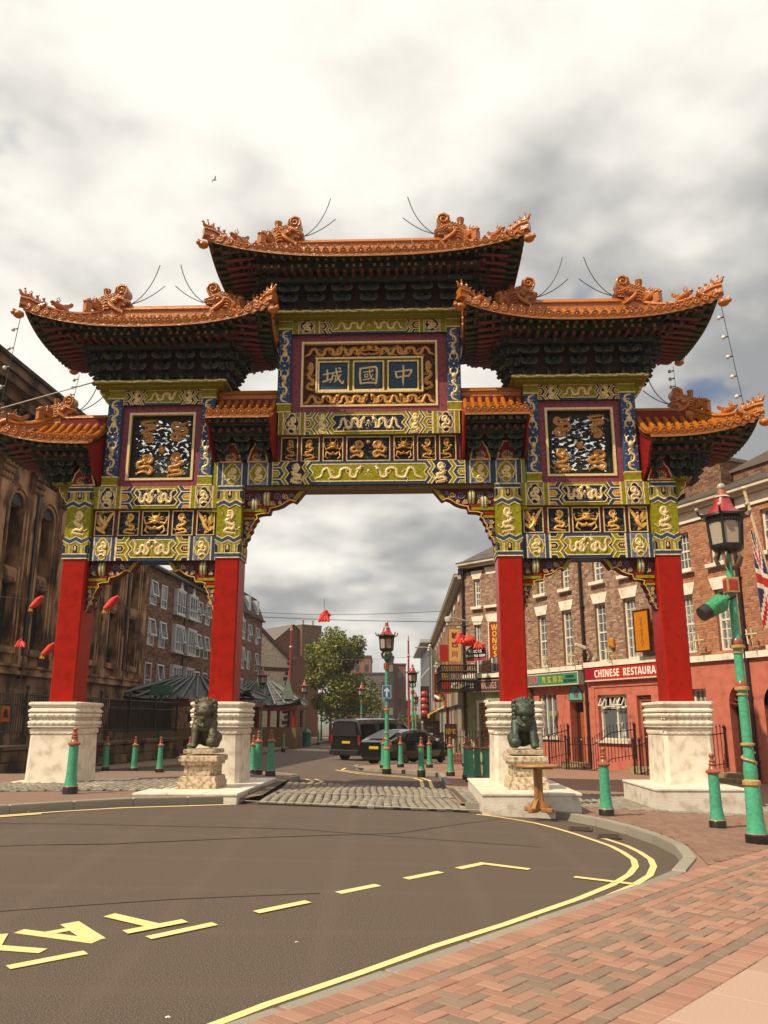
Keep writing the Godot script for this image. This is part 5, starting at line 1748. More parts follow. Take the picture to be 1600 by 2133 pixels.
const NEAR_KERB := [-7.6, 3.2, -4.0, -1.12, -0.98, -4.76, 0.0, -5.88, 0.56, -6.50, 1.06, -7.05, 1.55, -7.58, 2.02, -8.09, 2.5, -8.63, 2.9, -9.13, 3.24, -9.68, 3.46, -10.25, 3.60, -10.95, 3.63, -11.63, 3.58, -12.43, 3.43, -13.29, 3.1, -14.22, 2.7, -14.75, 2.25, -15.08, 1.8, -15.32, 1.35, -15.55]
func make_ground() -> void:
	var b := MB.new()
	b.col = Color(0.225, 0.175, 0.148)
	slab(b, P2([-26, 12, -26, -62, 26, -62, 26, 12]), 0.0, 0.0, 1.0)
	slab(b, P2([-90, 12, -90, -180, -26, -180, -26, 12]), 0.0, 0.0, 8.0)
	slab(b, P2([26, 12, 26, -180, 90, -180, 90, 12]), 0.0, 0.0, 8.0)
	slab(b, P2([-26, -62, -26, -180, 26, -180, 26, -62]), 0.0, 0.0, 4.0)
	struct("road", b, M.asphalt)
	b = MB.new()
	b.col = Color(0.10, 0.095, 0.08)
	for e in [[-2500, -90, -2500, 12], [90, 2500, -2500, 12], [-90, 90, -2500, -180], [-2500, 2500, 12, 400]]:
		slab(b, P2([e[0], e[2], e[0], e[3], e[1], e[3], e[1], e[2]]), -0.02, 0.0, 250.0)
	struct("ground", b, M.stucco)
	var kerb := P2(NEAR_KERB)
	var pav := kerb.duplicate()
	pav.append_array(P2([1.40, -19.7, 1.68, -26.6, 0.93, -27.96, 0.0, -29.3, -0.85, -30.4, -1.16, -31.6, -1.0, -33.0, 0.2, -33.9, 1.6, -34.2, 2.9, -36.6, 3.0, -42.0, 2.5, -60.0, 2.9, -130.0, 30.0, -130.0, 30.0, 5.0]))
	var top := MB.new()
	top.col = Color(0.34, 0.19, 0.135)
	slab(top, pav, 0.092, 0.0, 1.5)
	struct("pavement", top, M.paver)
	var ks := Node3D.new()
	ks.name = "kerb"
	add_child(ks)
	ks.set_meta("kind", "structure")
	var line := kerb.duplicate()
	line.append_array(P2([1.40, -19.7, 1.68, -26.6, 0.93, -27.96, 0.0, -29.3, -0.85, -30.4, -1.16, -31.6, -1.0, -33.0, 0.2, -33.9, 1.6, -34.2, 2.9, -36.6, 3.0, -42.0, 2.5, -60.0]))
	var left := P2([-16.0, -4.0, -8.6, -10.1, -5.46, -12.48, -4.08, -13.53, -2.9, -14.42, -2.35, -14.85, -2.15, -15.5])
	var left2 := P2([-2.15, -19.6, -2.0, -20.9, -2.5, -24.3, -3.3, -26.7, -6.0, -27.3, -12.0, -27.5])
	for pl in [line, left, left2]:
		var carry := 0.0
		var pts := PackedVector2Array()
		for i in pl.size() - 1:
			var a: Vector2 = pl[i]
			var d: Vector2 = pl[i + 1]
			var ln := a.distance_to(d)
			var s := carry
			while s < ln:
				pts.push_back(a.lerp(d, s / ln))
				s += 0.91
			carry = s - ln
		for i in pts.size() - 1:
			if i > 75: break
			var a := pts[i]
			var d := pts[i + 1]
			if a.x < -12.0: continue
			if a.distance_to(V2(1.38, -17.6)) < 2.1: continue
			var k := MB.new()
			var t := rng.randf_range(0.85, 1.1)
			k.col = Color(0.36, 0.325, 0.27) * t
			var dr := (d - a).normalized()
			var inn := V2(-dr.y, dr.x) * 0.0
			var side := V2(-dr.y, dr.x)
			var sg := 1.0 if pl == line else -1.0
			side = side * sg
			var lift := 0.125
			if pl == line:
				var near_drop := smoothstep(-10.2, -8.4, a.y)
				lift = lerpf(0.125, 0.10, near_drop)
			var g := dr * 0.004
			var c := [a + g, d - g, d - g + side * 0.14, a + g + side * 0.14]
			var f := PackedVector3Array()
			var lo := PackedVector3Array()
			for q in c:
				f.push_back(on(q.x, q.y, lift))
				lo.push_back(on(q.x, q.y, -0.03))
			var e := 0.018
			var mid := (f[0] + f[2]) * 0.5
			var inner := PackedVector3Array()
			for q in f:
				var w := (mid - q)
				w.y = 0
				inner.push_back(q + w.normalized() * e * 1.4)
			for q in 4: f[q].y -= e * 0.8
			k.face(inner, Vector3.UP)
			for q in 4:
				var j := (q + 1) % 4
				var out := (f[q] + f[j]) * 0.5 - mid
				k.face(PackedVector3Array([f[q], f[j], inner[j], inner[q]]), out + Vector3.UP * 0.3)
				k.face(PackedVector3Array([lo[q], lo[j], f[j], f[q]]), V(out.x, 0, out.z))
			part("kerbstone", k, M.kerb, ks)
	var pv := Node3D.new()
	pv.name = "brick_paving"
	add_child(pv)
	pv.set_meta("kind", "structure")
	var o := V2(0.0, -5.88)
	var al := V2(0.669, -0.743)
	var ac := V2(0.743, 0.669)
	var turn := atan2(0.743, 0.669)
	var red := [Color(0.40, 0.215, 0.155), Color(0.36, 0.19, 0.135), Color(0.43, 0.24, 0.175)]
	var grey := [Color(0.275, 0.19, 0.14), Color(0.30, 0.205, 0.15), Color(0.25, 0.175, 0.13)]
	var vars := []
	for c in red + grey: vars.push_back(stone_block(0.196, 0.096, 0.05, 0.006, c))
	for c in red + grey: vars.push_back(stone_block(0.096, 0.096, 0.05, 0.006, c))
	var spots := []
	var place := func(s: float, c: float, tn: float, v: int) -> void:
		var p := o + al * s + ac * (c + 0.14)
		if Geometry2D.is_point_in_polygon(p - ac * 0.14, pav): spots.push_back([p.x, p.y, tn, v, rng.randf_range(-0.003, 0.003)])
	for i in range(-45, 130):
		var s := i * 0.1
		place.call(s, 0.10, turn + PI / 2, rng.randi() % 3)
		if i % 2 == 0:
			place.call(s + 0.1, 0.25, turn, 3 + rng.randi() % 3)
			place.call(s, 0.35, turn, rng.randi() % 3)
			place.call(s + 0.1, 1.25, turn, rng.randi() % 3)
			place.call(s, 1.35, turn, 3 + rng.randi() % 3)
		place.call(s, 1.50, turn + PI / 2, rng.randi() % 3)
		for j in 8:
			var m := posmod(i + j, 4)
			var tone := (rng.randi() % 3) + (3 if rng.randf() < 0.4 else 0)
			if m == 0: place.call(s + 0.1, 0.45 + j * 0.1, turn, tone)
			elif m == 2:
				if j < 7: place.call(s + 0.05, 0.50 + j * 0.1, turn + PI / 2, tone)
				else: place.call(s + 0.05, 0.45 + j * 0.1, turn, 6 + tone)
			elif m == 3 and j == 0: place.call(s + 0.05, 0.45, turn, 6 + tone)
	lay(pv, "paver", vars, spots, M.paver, 0.118)
	var fill := MB.new()
	var src := []
	for c in [Color(0.30, 0.175, 0.125), Color(0.27, 0.155, 0.11), Color(0.245, 0.145, 0.105)]: src.push_back(stone_block(0.198, 0.098, 0.04, 0.005, c))
	var zone := P2([1.5, -15.65, 2.3, -15.2, 2.85, -14.82, 3.3, -14.2, 3.62, -13.2, 3.78, -12.4, 3.82, -11.6, 3.78, -10.95, 3.66, -10.2, 3.44, -9.55, 10.0, -16.9, 9.0, -17.5, 6.0, -15.2, 4.0, -15.6, 2.3, -15.95])
	for i in range(-20, 75):
		for j in range(-20, 45):
			var p := V2(1.4, -9.0) + V2(0.98, 0.2) * (i * 0.1) + V2(0.2, -0.98) * (j * 0.2 + (0.1 if i % 2 else 0.0))
			if not Geometry2D.is_point_in_polygon(p, zone): continue
			fill.x = Transform3D(Basis(V(0, 1, 0), PI / 2 - 0.2), on(p.x, p.y, 0.112 + rng.randf_range(-0.002, 0.002)))
			fill.add(src[rng.randi() % 3])
	fill.x = Transform3D()
	part("far_pavers", fill, M.paver, pv).set_meta("kind", "stuff")
	var fv := []
	for c in [Color(0.50, 0.33, 0.26), Color(0.46, 0.30, 0.235), Color(0.53, 0.36, 0.29)]: fv.push_back(stone_block(0.595, 0.445, 0.06, 0.006, c))
	var fs := []
	for i in range(-8, 16):
		for j in 7:
			var p := o + al * (i * 0.6 + (0.3 if j % 2 else 0.0)) + ac * (1.60 + 0.14 + 0.225 + j * 0.45)
			fs.push_back([p.x, p.y, turn, rng.randi() % 3, rng.randf_range(-0.003, 0.003)])
	lay(pv, "flagstone", fv, fs, M.paver, 0.118)
	b = MB.new()
	b.col = Color(0.26, 0.16, 0.115)
	var lp := left.duplicate()
	lp.append_array(left2)
	lp.append_array(P2([-30.0, -27.5, -30.0, -4.0]))
	slab(b, lp, 0.094, 0.0, 1.5)
	var ch := P2([-9.2, -29.2, -6.6, -35.0, -6.2, -60.0, -5.2, -78.0, -5.6, -120.0, -30.0, -120.0, -30.0, -29.2])
	slab(b, ch, 0.11, 0.13, 2.0)
	struct("pavement", b, M.paver)
	var cr := Node3D.new()
	cr.name = "cobbled_crossing"
	add_child(cr)
	cr.set_meta("kind", "structure")
	var bed := MB.new()
	bed.col = Color(0.10, 0.075, 0.055)
	slab(bed, P2([-2.15, -14.86, 1.42, -15.0, 1.40, -19.6, -2.15, -19.6]), 0.012, 0.0, 1.0)
	slab(bed, P2([1.42, -15.7, 2.4, -15.9, 4.0, -15.6, 6.0, -15.2, 9.0, -17.3, 9.0, -18.6, 1.40, -19.0]), 0.096, 0.0, 1.0)
	slab(bed, P2([-8.5, -15.0, -2.15, -15.6, -2.15, -19.4, -8.5, -16.6]), 0.097, 0.0, 1.0)
	part("bedding", bed, M.paver, cr)
	var sv := []
	for k in 6:
		var t := 0.82 + 0.07 * k
		var c := Color(0.33, 0.285, 0.225) * t
		if k == 4: c = Color(0.27, 0.245, 0.215)
		sv.push_back(stone_block(0.185 + 0.008 * (k % 3), 0.125, 0.05, 0.018, c, 0.012))
	spots = []
	for i in 25:
		var z := -14.98 - rng.randf() * 0.12
		while z > -19.5:
			var wob := 0.03 * sin(z * 1.7 + i * 0.4)
			spots.push_back([-2.06 + i * 0.143 + wob, z, PI / 2 + rng.randf_range(-0.05, 0.05), rng.randi() % 6, rng.randf_range(-0.008, 0.004)])
			z -= 0.208
	lay(cr, "sett", sv, spots, M.kerb, 0.05)
	var side := MB.new()
	for zone2 in [P2([1.5, -15.72, 2.4, -15.95, 4.0, -15.65, 6.0, -15.25, 9.0, -17.35, 9.0, -18.4, 1.5, -18.9]), P2([-8.5, -15.0, -2.3, -15.6, -2.3, -19.2, -8.5, -16.4])]:
		for i in range(-60, 64):
			for j in 34:
				var p := V2(i * 0.143, -14.9 - j * 0.21 - (0.1 if i % 2 else 0.0))
				if not Geometry2D.is_point_in_polygon(p, zone2): continue
				side.x = Transform3D(Basis(V(0, 1, 0), PI / 2 + rng.randf_range(-0.06, 0.06)), on(p.x, p.y, 0.125 + rng.randf_range(-0.006, 0.006)))
				side.add(sv[rng.randi() % 6])
	side.x = Transform3D()
	part("far_setts", side, M.kerb, cr).set_meta("kind", "stuff")
	b = MB.new()
	b.col = Color(0.50, 0.46, 0.39)
	ribbon(b, P2([-2.5, -14.80, -1.3, -14.82, 0.0, -14.85, 1.7, -14.93]), 0.09, 0.05)
	ribbon(b, P2([-2.1, -16.6, 0.0, -16.9, 1.4, -17.1]), 0.07, 0.066)
	part("channel_stone", b, M.kerb, cr)
	var lines := [
		["double_yellow_line", P2([-4.16, -1.38, -0.85, -5.09, -0.47, -5.58, 0.0, -6.10, 0.58, -6.74, 1.18, -7.37, 1.60, -7.84, 1.98, -8.30, 2.50, -8.98, 2.84, -9.54, 3.06, -10.10, 3.17, -10.56, 3.20, -11.1, 3.18, -11.6, 3.06, -12.18, 2.99, -12.35]), 0.075],
		["double_yellow_line", P2([-4.40, -1.30, -1.06, -5.06, -0.70, -5.54, -0.20, -6.10, 0.38, -6.78, 0.98, -7.40, 1.40, -7.88, 1.80, -8.34, 2.30, -9.00, 2.63, -9.56, 2.84, -10.05, 2.95, -10.5, 2.97, -11.0, 2.95, -11.5, 2.84, -12.05, 2.72, -12.6, 2.56, -13.2, 2.36, -13.75, 2.10, -14.15, 1.85, -14.45, 1.55, -14.68]), 0.075],
		["yellow_edge_line", P2([-12.0, -7.2, -8.4, -10.05, -5.36, -12.36, -4.78, -12.8, -3.99, -13.36, -3.21, -13.98, -2.56, -14.52]), 0.09],
		["yellow_edge_line", P2([-12.1, -6.95, -8.55, -9.75, -5.5, -12.08, -4.9, -12.55]), 0.09],
		["bay_dash", P2([-2.56, -6.23, -2.15, -6.57]), 0.10], ["bay_dash", P2([-1.8, -6.93, -1.37, -7.33]), 0.10], ["bay_dash", P2([-1.09, -7.68, -0.68, -8.06]), 0.10],
		["bay_dash", P2([-0.43, -8.42, -0.06, -8.77]), 0.10], ["bay_dash", P2([0.22, -9.06, 0.6, -9.43]), 0.10], ["bay_dash", P2([0.8, -9.62, 1.12, -9.96]), 0.10], ["bay_dash", P2([1.06, -9.96, 1.58, -9.68]), 0.10], ["bay_dash", P2([1.99, -9.33, 2.52, -9.04]), 0.09],
		["painted_letter", P2([-2.30, -7.55, -1.84, -7.26]), 0.12], ["painted_letter", P2([-2.02, -7.07, -1.63, -7.40]), 0.11],
		["painted_letter", P2([-2.86, -7.10, -2.17, -6.85]), 0.11], ["painted_letter", P2([-2.55, -7.33, -2.18, -6.88]), 0.15], ["painted_letter", P2([-2.62, -7.04, -2.44, -7.19]), 0.09],
		["painted_letter", P2([-3.05, -6.72, -2.47, -6.60]), 0.11], ["painted_letter", P2([-2.96, -7.0, -2.80, -6.42]), 0.11],
		["yellow_kerb_line", P2([1.11, -20.1, 1.26, -24.1, 1.10, -25.6, 0.3, -27.1, -0.63, -28.5, -1.25, -30.1, -1.5, -30.8, -1.44, -32.3]), 0.09],
		["yellow_kerb_line", P2([0.90, -20.1, 1.02, -24.0, 0.88, -25.4, 0.1, -26.8, -0.83, -28.2, -1.45, -29.9, -1.72, -30.8]), 0.09],
		["yellow_kerb_line", P2([-1.75, -19.8, -1.72, -21.2, -2.1, -23.2]), 0.09], ["yellow_kerb_line", P2([-1.55, -19.8, -1.5, -21.2, -1.85, -23.2]), 0.09]]
	var mk := Node3D.new()
	mk.name = "road_markings"
	add_child(mk)
	mk.set_meta("kind", "structure")
	for i in lines.size():
		b = MB.new()
		b.col = Color(0.80, 0.60, 0.26)
		ribbon(b, lines[i][1], lines[i][2], 0.004 + 0.0012 * (i % 7))
		part(lines[i][0], b, M.road_paint, mk)
	b = MB.new()
	b.col = Color(0.075, 0.056, 0.046)
	ribbon(b, P2([-7.0, -11.7, -3.9, -11.6, -1.2, -11.9, 2.0, -11.2]), 0.02, 0.003)
	ribbon(b, P2([-7.0, -9.6, -3.2, -10.4, 0.2, -11.9, 1.9, -14.2]), 0.025, 0.003)
	ribbon(b, P2([-3.4, -7.6, -1.9, -8.1, -0.6, -8.4]), 0.02, 0.003)
	part("tar_seam", b, M.asphalt, mk)
	for e in [V2(2.93, -13.15), V2(3.16, -12.42)]:
		var g := MB.new()
		g.col = Color(0.05, 0.035, 0.025)
		g.x = Transform3D(Basis(V(0, 1, 0), 1.35), on(e.x, e.y, 0.012))
		for k in 7: g.box(V(-0.2 + 0.066 * k, 0, 0), V(0.03, 0.012, 0.28))
		g.box(V(0, 0, 0.15), V(0.46, 0.014, 0.03))
		g.box(V(0, 0, -0.15), V(0.46, 0.014, 0.03))
		g.col = Color(0.02, 0.014, 0.01)
		g.box(V(0, -0.008, 0), V(0.44, 0.004, 0.3))
		g.x = Transform3D()
		var gr := part("drain_grating", g, M.iron)
		tag(gr, "rusty iron drain grating in the gutter, " + ("nearer the bend of the kerb" if e.y > -12.8 else "farther from the bend of the kerb"), "drain", "gutter gratings")
	for e in [["crumpled_paper", -5.18, -12.75, 0.0, Color(0.75, 0.72, 0.68), 0.06, "crumpled white paper lying against the far kerb"], ["paper_scrap", -1.24, -5.32, 0.0, Color(0.75, 0.72, 0.68), 0.018, "small white scrap on the asphalt near the double yellow lines"], ["food_scrap", -0.66, -6.86, 0.0, Color(0.65, 0.55, 0.42), 0.016, "pale crumb on the road right of the taxi lettering"], ["red_wrapper", 5.62, -13.95, 0.12, Color(0.5, 0.05, 0.04), 0.045, "red wrapper on the paving between bollard and lamp post"], ["red_wrapper", 3.75, -9.85, 0.12, Color(0.5, 0.05, 0.04), 0.02, "tiny red scrap beside the bend of the kerb"]]:
		var g := MB.new()
		g.col = e[4]
		var r: float = e[5]
		for k in 4: g.face(PackedVector3Array([V(r * cos(k * 1.7), 0.1 * r, r * sin(k * 1.7)), V(r * cos(k * 1.7 + 1.2), 0.1 * r, r * sin(k * 1.7 + 1.2)), V(0.3 * r * sin(k), r * 0.6, 0.3 * r * cos(k))]), Vector3.UP)
		tag(part(e[0], g, M.cloth, null, Transform3D(Basis(), on(e[1], e[2], e[3] + 0.004))), e[6], "litter")
	b = MB.new()
	b.col = Color(0.06, 0.075, 0.05)
	var prev := V(-2200, -30, -1500)
	for i in range(1, 45):
		var x := -2200.0 + i * 100.0
		var p := V(x, 36.0 + 10.0 * sin(x * 0.004) + 5.0 * sin(x * 0.013 + 1.0), -1500.0 - 60.0 * cos(x * 0.002))
		b.quad(V(prev.x, -40, prev.z + 300), V(p.x, -40, p.z + 300), p, V(prev.x, maxf(prev.y, 20.0), prev.z))
		b.quad(V(prev.x, maxf(prev.y, 20.0), prev.z), p, V(p.x, -40, p.z - 300), V(prev.x, -40, prev.z - 300))
		prev = p
	struct("hills", b, M.stucco)
var tints := {}
func tint(c: Color, rough := 0.5) -> StandardMaterial3D:
	var k := "%s_%.2f" % [c.to_html(), rough]
	if not tints.has(k):
		var m := StandardMaterial3D.new()
		m.resource_name = "paint_" + k
		m.albedo_color = c.linear_to_srgb()
		m.roughness = rough
		tints[k] = m
	return tints[k]
func lettering(called: String, text: String, h: float, c: Color, parent: Node3D, at: Vector3, squeeze := 1.0, depth := 0.012, font := "Droid Sans", weight := 700, centre := true) -> void:
	var t := TextMesh.new()
	var f := SystemFont.new()
	f.font_names = PackedStringArray([font])
	f.font_weight = weight
	t.font = f
	t.text = text
	t.font_size = 48
	t.pixel_size = h / 35.0
	t.depth = depth
	t.curve_step = 2.0
	t.horizontal_alignment = HORIZONTAL_ALIGNMENT_CENTER if centre else HORIZONTAL_ALIGNMENT_LEFT
	put(called, t, tint(c), parent, Transform3D(Basis().scaled(V(squeeze, 1, 1)), at))
const HAN := {
	"home": [0.5, 1.0, 0.5, 0.88, 0.1, 0.84, 0.9, 0.84, 0.1, 0.84, 0.08, 0.7, 0.9, 0.84, 0.92, 0.7, 0.25, 0.68, 0.75, 0.68, 0.55, 0.68, 0.2, 0.42, 0.5, 0.6, 0.58, 0.3, 0.58, 0.3, 0.48, 0.02, 0.5, 0.45, 0.1, 0.2, 0.52, 0.28, 0.12, 0.02, 0.8, 0.55, 0.6, 0.42, 0.6, 0.42, 0.92, 0.05],
	"treasure": [0.5, 1.0, 0.5, 0.9, 0.08, 0.86, 0.92, 0.86, 0.15, 0.72, 0.45, 0.72, 0.15, 0.6, 0.45, 0.6, 0.3, 0.76, 0.3, 0.48, 0.1, 0.48, 0.48, 0.48, 0.6, 0.74, 0.9, 0.74, 0.72, 0.8, 0.7, 0.5, 0.28, 0.42, 0.28, 0.12, 0.28, 0.42, 0.72, 0.42, 0.72, 0.42, 0.72, 0.12, 0.28, 0.27, 0.72, 0.27, 0.28, 0.12, 0.72, 0.12, 0.35, 0.1, 0.12, 0.0, 0.65, 0.1, 0.9, 0.0],
	"noodle": [0.08, 0.8, 0.48, 0.8, 0.28, 0.98, 0.28, 0.1, 0.08, 0.55, 0.48, 0.55, 0.1, 0.3, 0.46, 0.3, 0.28, 0.1, 0.05, 0.02, 0.52, 0.92, 0.95, 0.92, 0.72, 0.92, 0.68, 0.75, 0.55, 0.75, 0.55, 0.08, 0.92, 0.75, 0.92, 0.08, 0.55, 0.75, 0.92, 0.75, 0.55, 0.52, 0.92, 0.52, 0.55, 0.3, 0.92, 0.3, 0.55, 0.08, 0.92, 0.08],
	"beauty": [0.2, 0.98, 0.3, 0.86, 0.8, 0.98, 0.7, 0.86, 0.1, 0.84, 0.9, 0.84, 0.18, 0.7, 0.82, 0.7, 0.08, 0.55, 0.92, 0.55, 0.5, 0.84, 0.5, 0.4, 0.1, 0.38, 0.9, 0.38, 0.5, 0.4, 0.15, 0.02, 0.5, 0.36, 0.9, 0.02],
	"new": [0.25, 1.0, 0.28, 0.9, 0.06, 0.84, 0.48, 0.84, 0.15, 0.8, 0.2, 0.68, 0.4, 0.8, 0.34, 0.68, 0.05, 0.64, 0.5, 0.64, 0.08, 0.45, 0.48, 0.45, 0.28, 0.62, 0.28, 0.0, 0.26, 0.4, 0.05, 0.15, 0.3, 0.4, 0.48, 0.2, 0.9, 0.95, 0.6, 0.82, 0.6, 0.82, 0.58, 0.4, 0.58, 0.4, 0.48, 0.02, 0.6, 0.58, 0.96, 0.58, 0.8, 0.58, 0.8, 0.0],
	"four": [0.08, 0.82, 0.12, 0.15, 0.08, 0.82, 0.92, 0.82, 0.92, 0.82, 0.88, 0.15, 0.12, 0.2, 0.88, 0.2, 0.38, 0.82, 0.3, 0.42, 0.62, 0.82, 0.62, 0.48, 0.62, 0.48, 0.76, 0.46],
	"river": [0.2, 0.9, 0.18, 0.4, 0.18, 0.4, 0.06, 0.05, 0.5, 0.85, 0.5, 0.15, 0.82, 0.95, 0.82, 0.02],
	"north": [0.35, 0.95, 0.35, 0.1, 0.08, 0.65, 0.35, 0.65, 0.05, 0.15, 0.35, 0.3, 0.62, 0.95, 0.62, 0.12, 0.62, 0.12, 0.95, 0.12, 0.95, 0.12, 0.95, 0.3, 0.92, 0.72, 0.62, 0.55],
	"land": [0.08, 0.92, 0.08, 0.05, 0.08, 0.92, 0.92, 0.92, 0.92, 0.92, 0.92, 0.05, 0.08, 0.08, 0.92, 0.08, 0.2, 0.72, 0.8, 0.72, 0.25, 0.55, 0.45, 0.55, 0.25, 0.4, 0.45, 0.4, 0.25, 0.55, 0.25, 0.4, 0.45, 0.55, 0.45, 0.4, 0.2, 0.25, 0.5, 0.28, 0.6, 0.82, 0.75, 0.25, 0.75, 0.5, 0.52, 0.25],
	"rice": [0.25, 1.0, 0.05, 0.75, 0.25, 0.98, 0.48, 0.78, 0.12, 0.7, 0.4, 0.7, 0.12, 0.7, 0.12, 0.1, 0.4, 0.7, 0.4, 0.4, 0.12, 0.55, 0.4, 0.55, 0.12, 0.4, 0.4, 0.4, 0.12, 0.1, 0.42, 0.2, 0.55, 0.92, 0.95, 0.92, 0.6, 0.92, 0.5, 0.05, 0.62, 0.65, 0.9, 0.65, 0.9, 0.65, 0.55, 0.05, 0.65, 0.5, 0.96, 0.03],
	"shop": [0.5, 1.0, 0.55, 0.9, 0.12, 0.86, 0.94, 0.86, 0.14, 0.86, 0.12, 0.4, 0.12, 0.4, 0.02, 0.02, 0.55, 0.8, 0.55, 0.42, 0.55, 0.62, 0.9, 0.62, 0.3, 0.4, 0.85, 0.4, 0.3, 0.4, 0.3, 0.06, 0.85, 0.4, 0.85, 0.06, 0.3, 0.08, 0.85, 0.08],
	"fortune": [0.2, 1.0, 0.26, 0.88, 0.06, 0.8, 0.42, 0.8, 0.42, 0.8, 0.08, 0.4, 0.25, 0.6, 0.25, 0.0, 0.28, 0.5, 0.42, 0.38, 0.52, 0.95, 0.95, 0.95, 0.58, 0.84, 0.9, 0.84, 0.58, 0.68, 0.9, 0.68, 0.58, 0.84, 0.58, 0.68, 0.9, 0.84, 0.9, 0.68, 0.52, 0.55, 0.95, 0.55, 0.52, 0.05, 0.95, 0.05, 0.52, 0.55, 0.52, 0.05, 0.95, 0.55, 0.95, 0.05, 0.74, 0.55, 0.74, 0.05, 0.52, 0.3, 0.95, 0.3]}
func han(b: MB, k: String, at: Vector3, s: float, w: float) -> void:
	var p: Array = HAN[k]
	for i in range(0, p.size(), 4):
		var a := V2(at.x + (p[i] - 0.5) * s, at.y + (p[i + 1] - 0.5) * s)
		var d := V2(at.x + (p[i + 2] - 0.5) * s, at.y + (p[i + 3] - 0.5) * s)
		b.strip(PackedVector2Array([a, d]), w, at.z, at.z + 0.012)
func brick_face(b: MB, x0: float, x1: float, y0: float, y1: float, holes: Array, tones: Array, mortar: Color, bl := 0.225, bh := 0.075, z := 0.0) -> void:
	var row := 0
	var y := y0
	while y < y1 - 0.001:
		var yt := minf(y + bh, y1)
		var ym := (y + yt) / 2
		var free := [[x0, x1]]
		for h in holes:
			if ym < h[1] or ym > h[3]: continue
			var nf := []
			for f in free:
				if h[0] > f[0] + 0.01: nf.push_back([f[0], minf(f[1], h[0])])
				if h[2] < f[1] - 0.01: nf.push_back([maxf(f[0], h[2]), f[1]])
				if h[2] <= f[0] or h[0] >= f[1]: pass
			var ok := []
			for f in nf:
				if f[1] - f[0] > 0.01 and not ok.has(f): ok.push_back(f)
			free = ok
		for f in free:
			b.col = mortar
			b.quad(V(f[0], y, z - 0.006), V(f[1], y, z - 0.006), V(f[1], yt, z - 0.006), V(f[0], yt, z - 0.006))
			var head := row % 2
			var l := bl if head == 0 else bl * 0.5
			var off := 0.0 if row % 4 < 2 else bl * 0.25
			var i := int(floor((f[0] - x0 + off) / l))
			while true:
				var a := x0 - off + i * l
				var e := a + l
				i += 1
				if a >= f[1] - 0.02: break
				a = maxf(a, f[0]) + 0.005
				e = minf(e, f[1]) - 0.005
				if e - a < 0.03: continue
				var c: Color = tones[rng.randi() % tones.size()]
				var t := rng.randf_range(0.82, 1.16)
				b.col = Color(c.r * t, c.g * t, c.b * t)
				var q := z + rng.randf_range(0.0, 0.005)
				var ya := y + 0.005
				var yb := yt - 0.005
				var k := 0.004
				b.quad(V(a + k, ya + k, q), V(e - k, ya + k, q), V(e - k, yb - k, q), V(a + k, yb - k, q))
				b.quad(V(a, ya, z - 0.006), V(e, ya, z - 0.006), V(e - k, ya + k, q), V(a + k, ya + k, q))
				b.quad(V(a + k, yb - k, q), V(e - k, yb - k, q), V(e, yb, z - 0.006), V(a, yb, z - 0.006))
				b.quad(V(a, ya, z - 0.006), V(a + k, ya + k, q), V(a + k, yb - k, q), V(a, yb, z - 0.006))
				b.quad(V(e - k, ya + k, q), V(e, ya, z - 0.006), V(e, yb, z - 0.006), V(e - k, yb - k, q))
		y += bh
		row += 1
func plain_face(b: MB, x0: float, x1: float, y0: float, y1: float, holes: Array, z := 0.0) -> void:
	var ys := [y0, y1]
	for h in holes:
		for k in [h[1], h[3]]:
			if k > y0 and k < y1 and not ys.has(k): ys.push_back(k)
	ys.sort()
	for i in ys.size() - 1:
		var ym: float = (ys[i] + ys[i + 1]) / 2
		var xs := [x0]
		var hs := []
		for h in holes:
			if ym > h[1] and ym < h[3]: hs.push_back(h)
		hs.sort_custom(func(p, q): return p[0] < q[0])
		var a := x0
		for h in hs:
			if h[0] > a: b.quad(V(a, ys[i], z), V(h[0], ys[i], z), V(h[0], ys[i + 1], z), V(a, ys[i + 1], z))
			a = maxf(a, h[2])
		if a < x1: b.quad(V(a, ys[i], z), V(x1, ys[i], z), V(x1, ys[i + 1], z), V(a, ys[i + 1], z))
func reveals(b: MB, holes: Array, depth: float, z := 0.0) -> void:
	for h in holes:
		b.quad(V(h[0], h[1], z), V(h[0], h[1], z - depth), V(h[0], h[3], z - depth), V(h[0], h[3], z))
		b.quad(V(h[2], h[1], z - depth), V(h[2], h[1], z), V(h[2], h[3], z), V(h[2], h[3], z - depth))
		b.quad(V(h[0], h[3], z), V(h[0], h[3], z - depth), V(h[2], h[3], z - depth), V(h[2], h[3], z))
		b.quad(V(h[0], h[1], z - depth), V(h[0], h[1], z), V(h[2], h[1], z), V(h[2], h[1], z - depth))
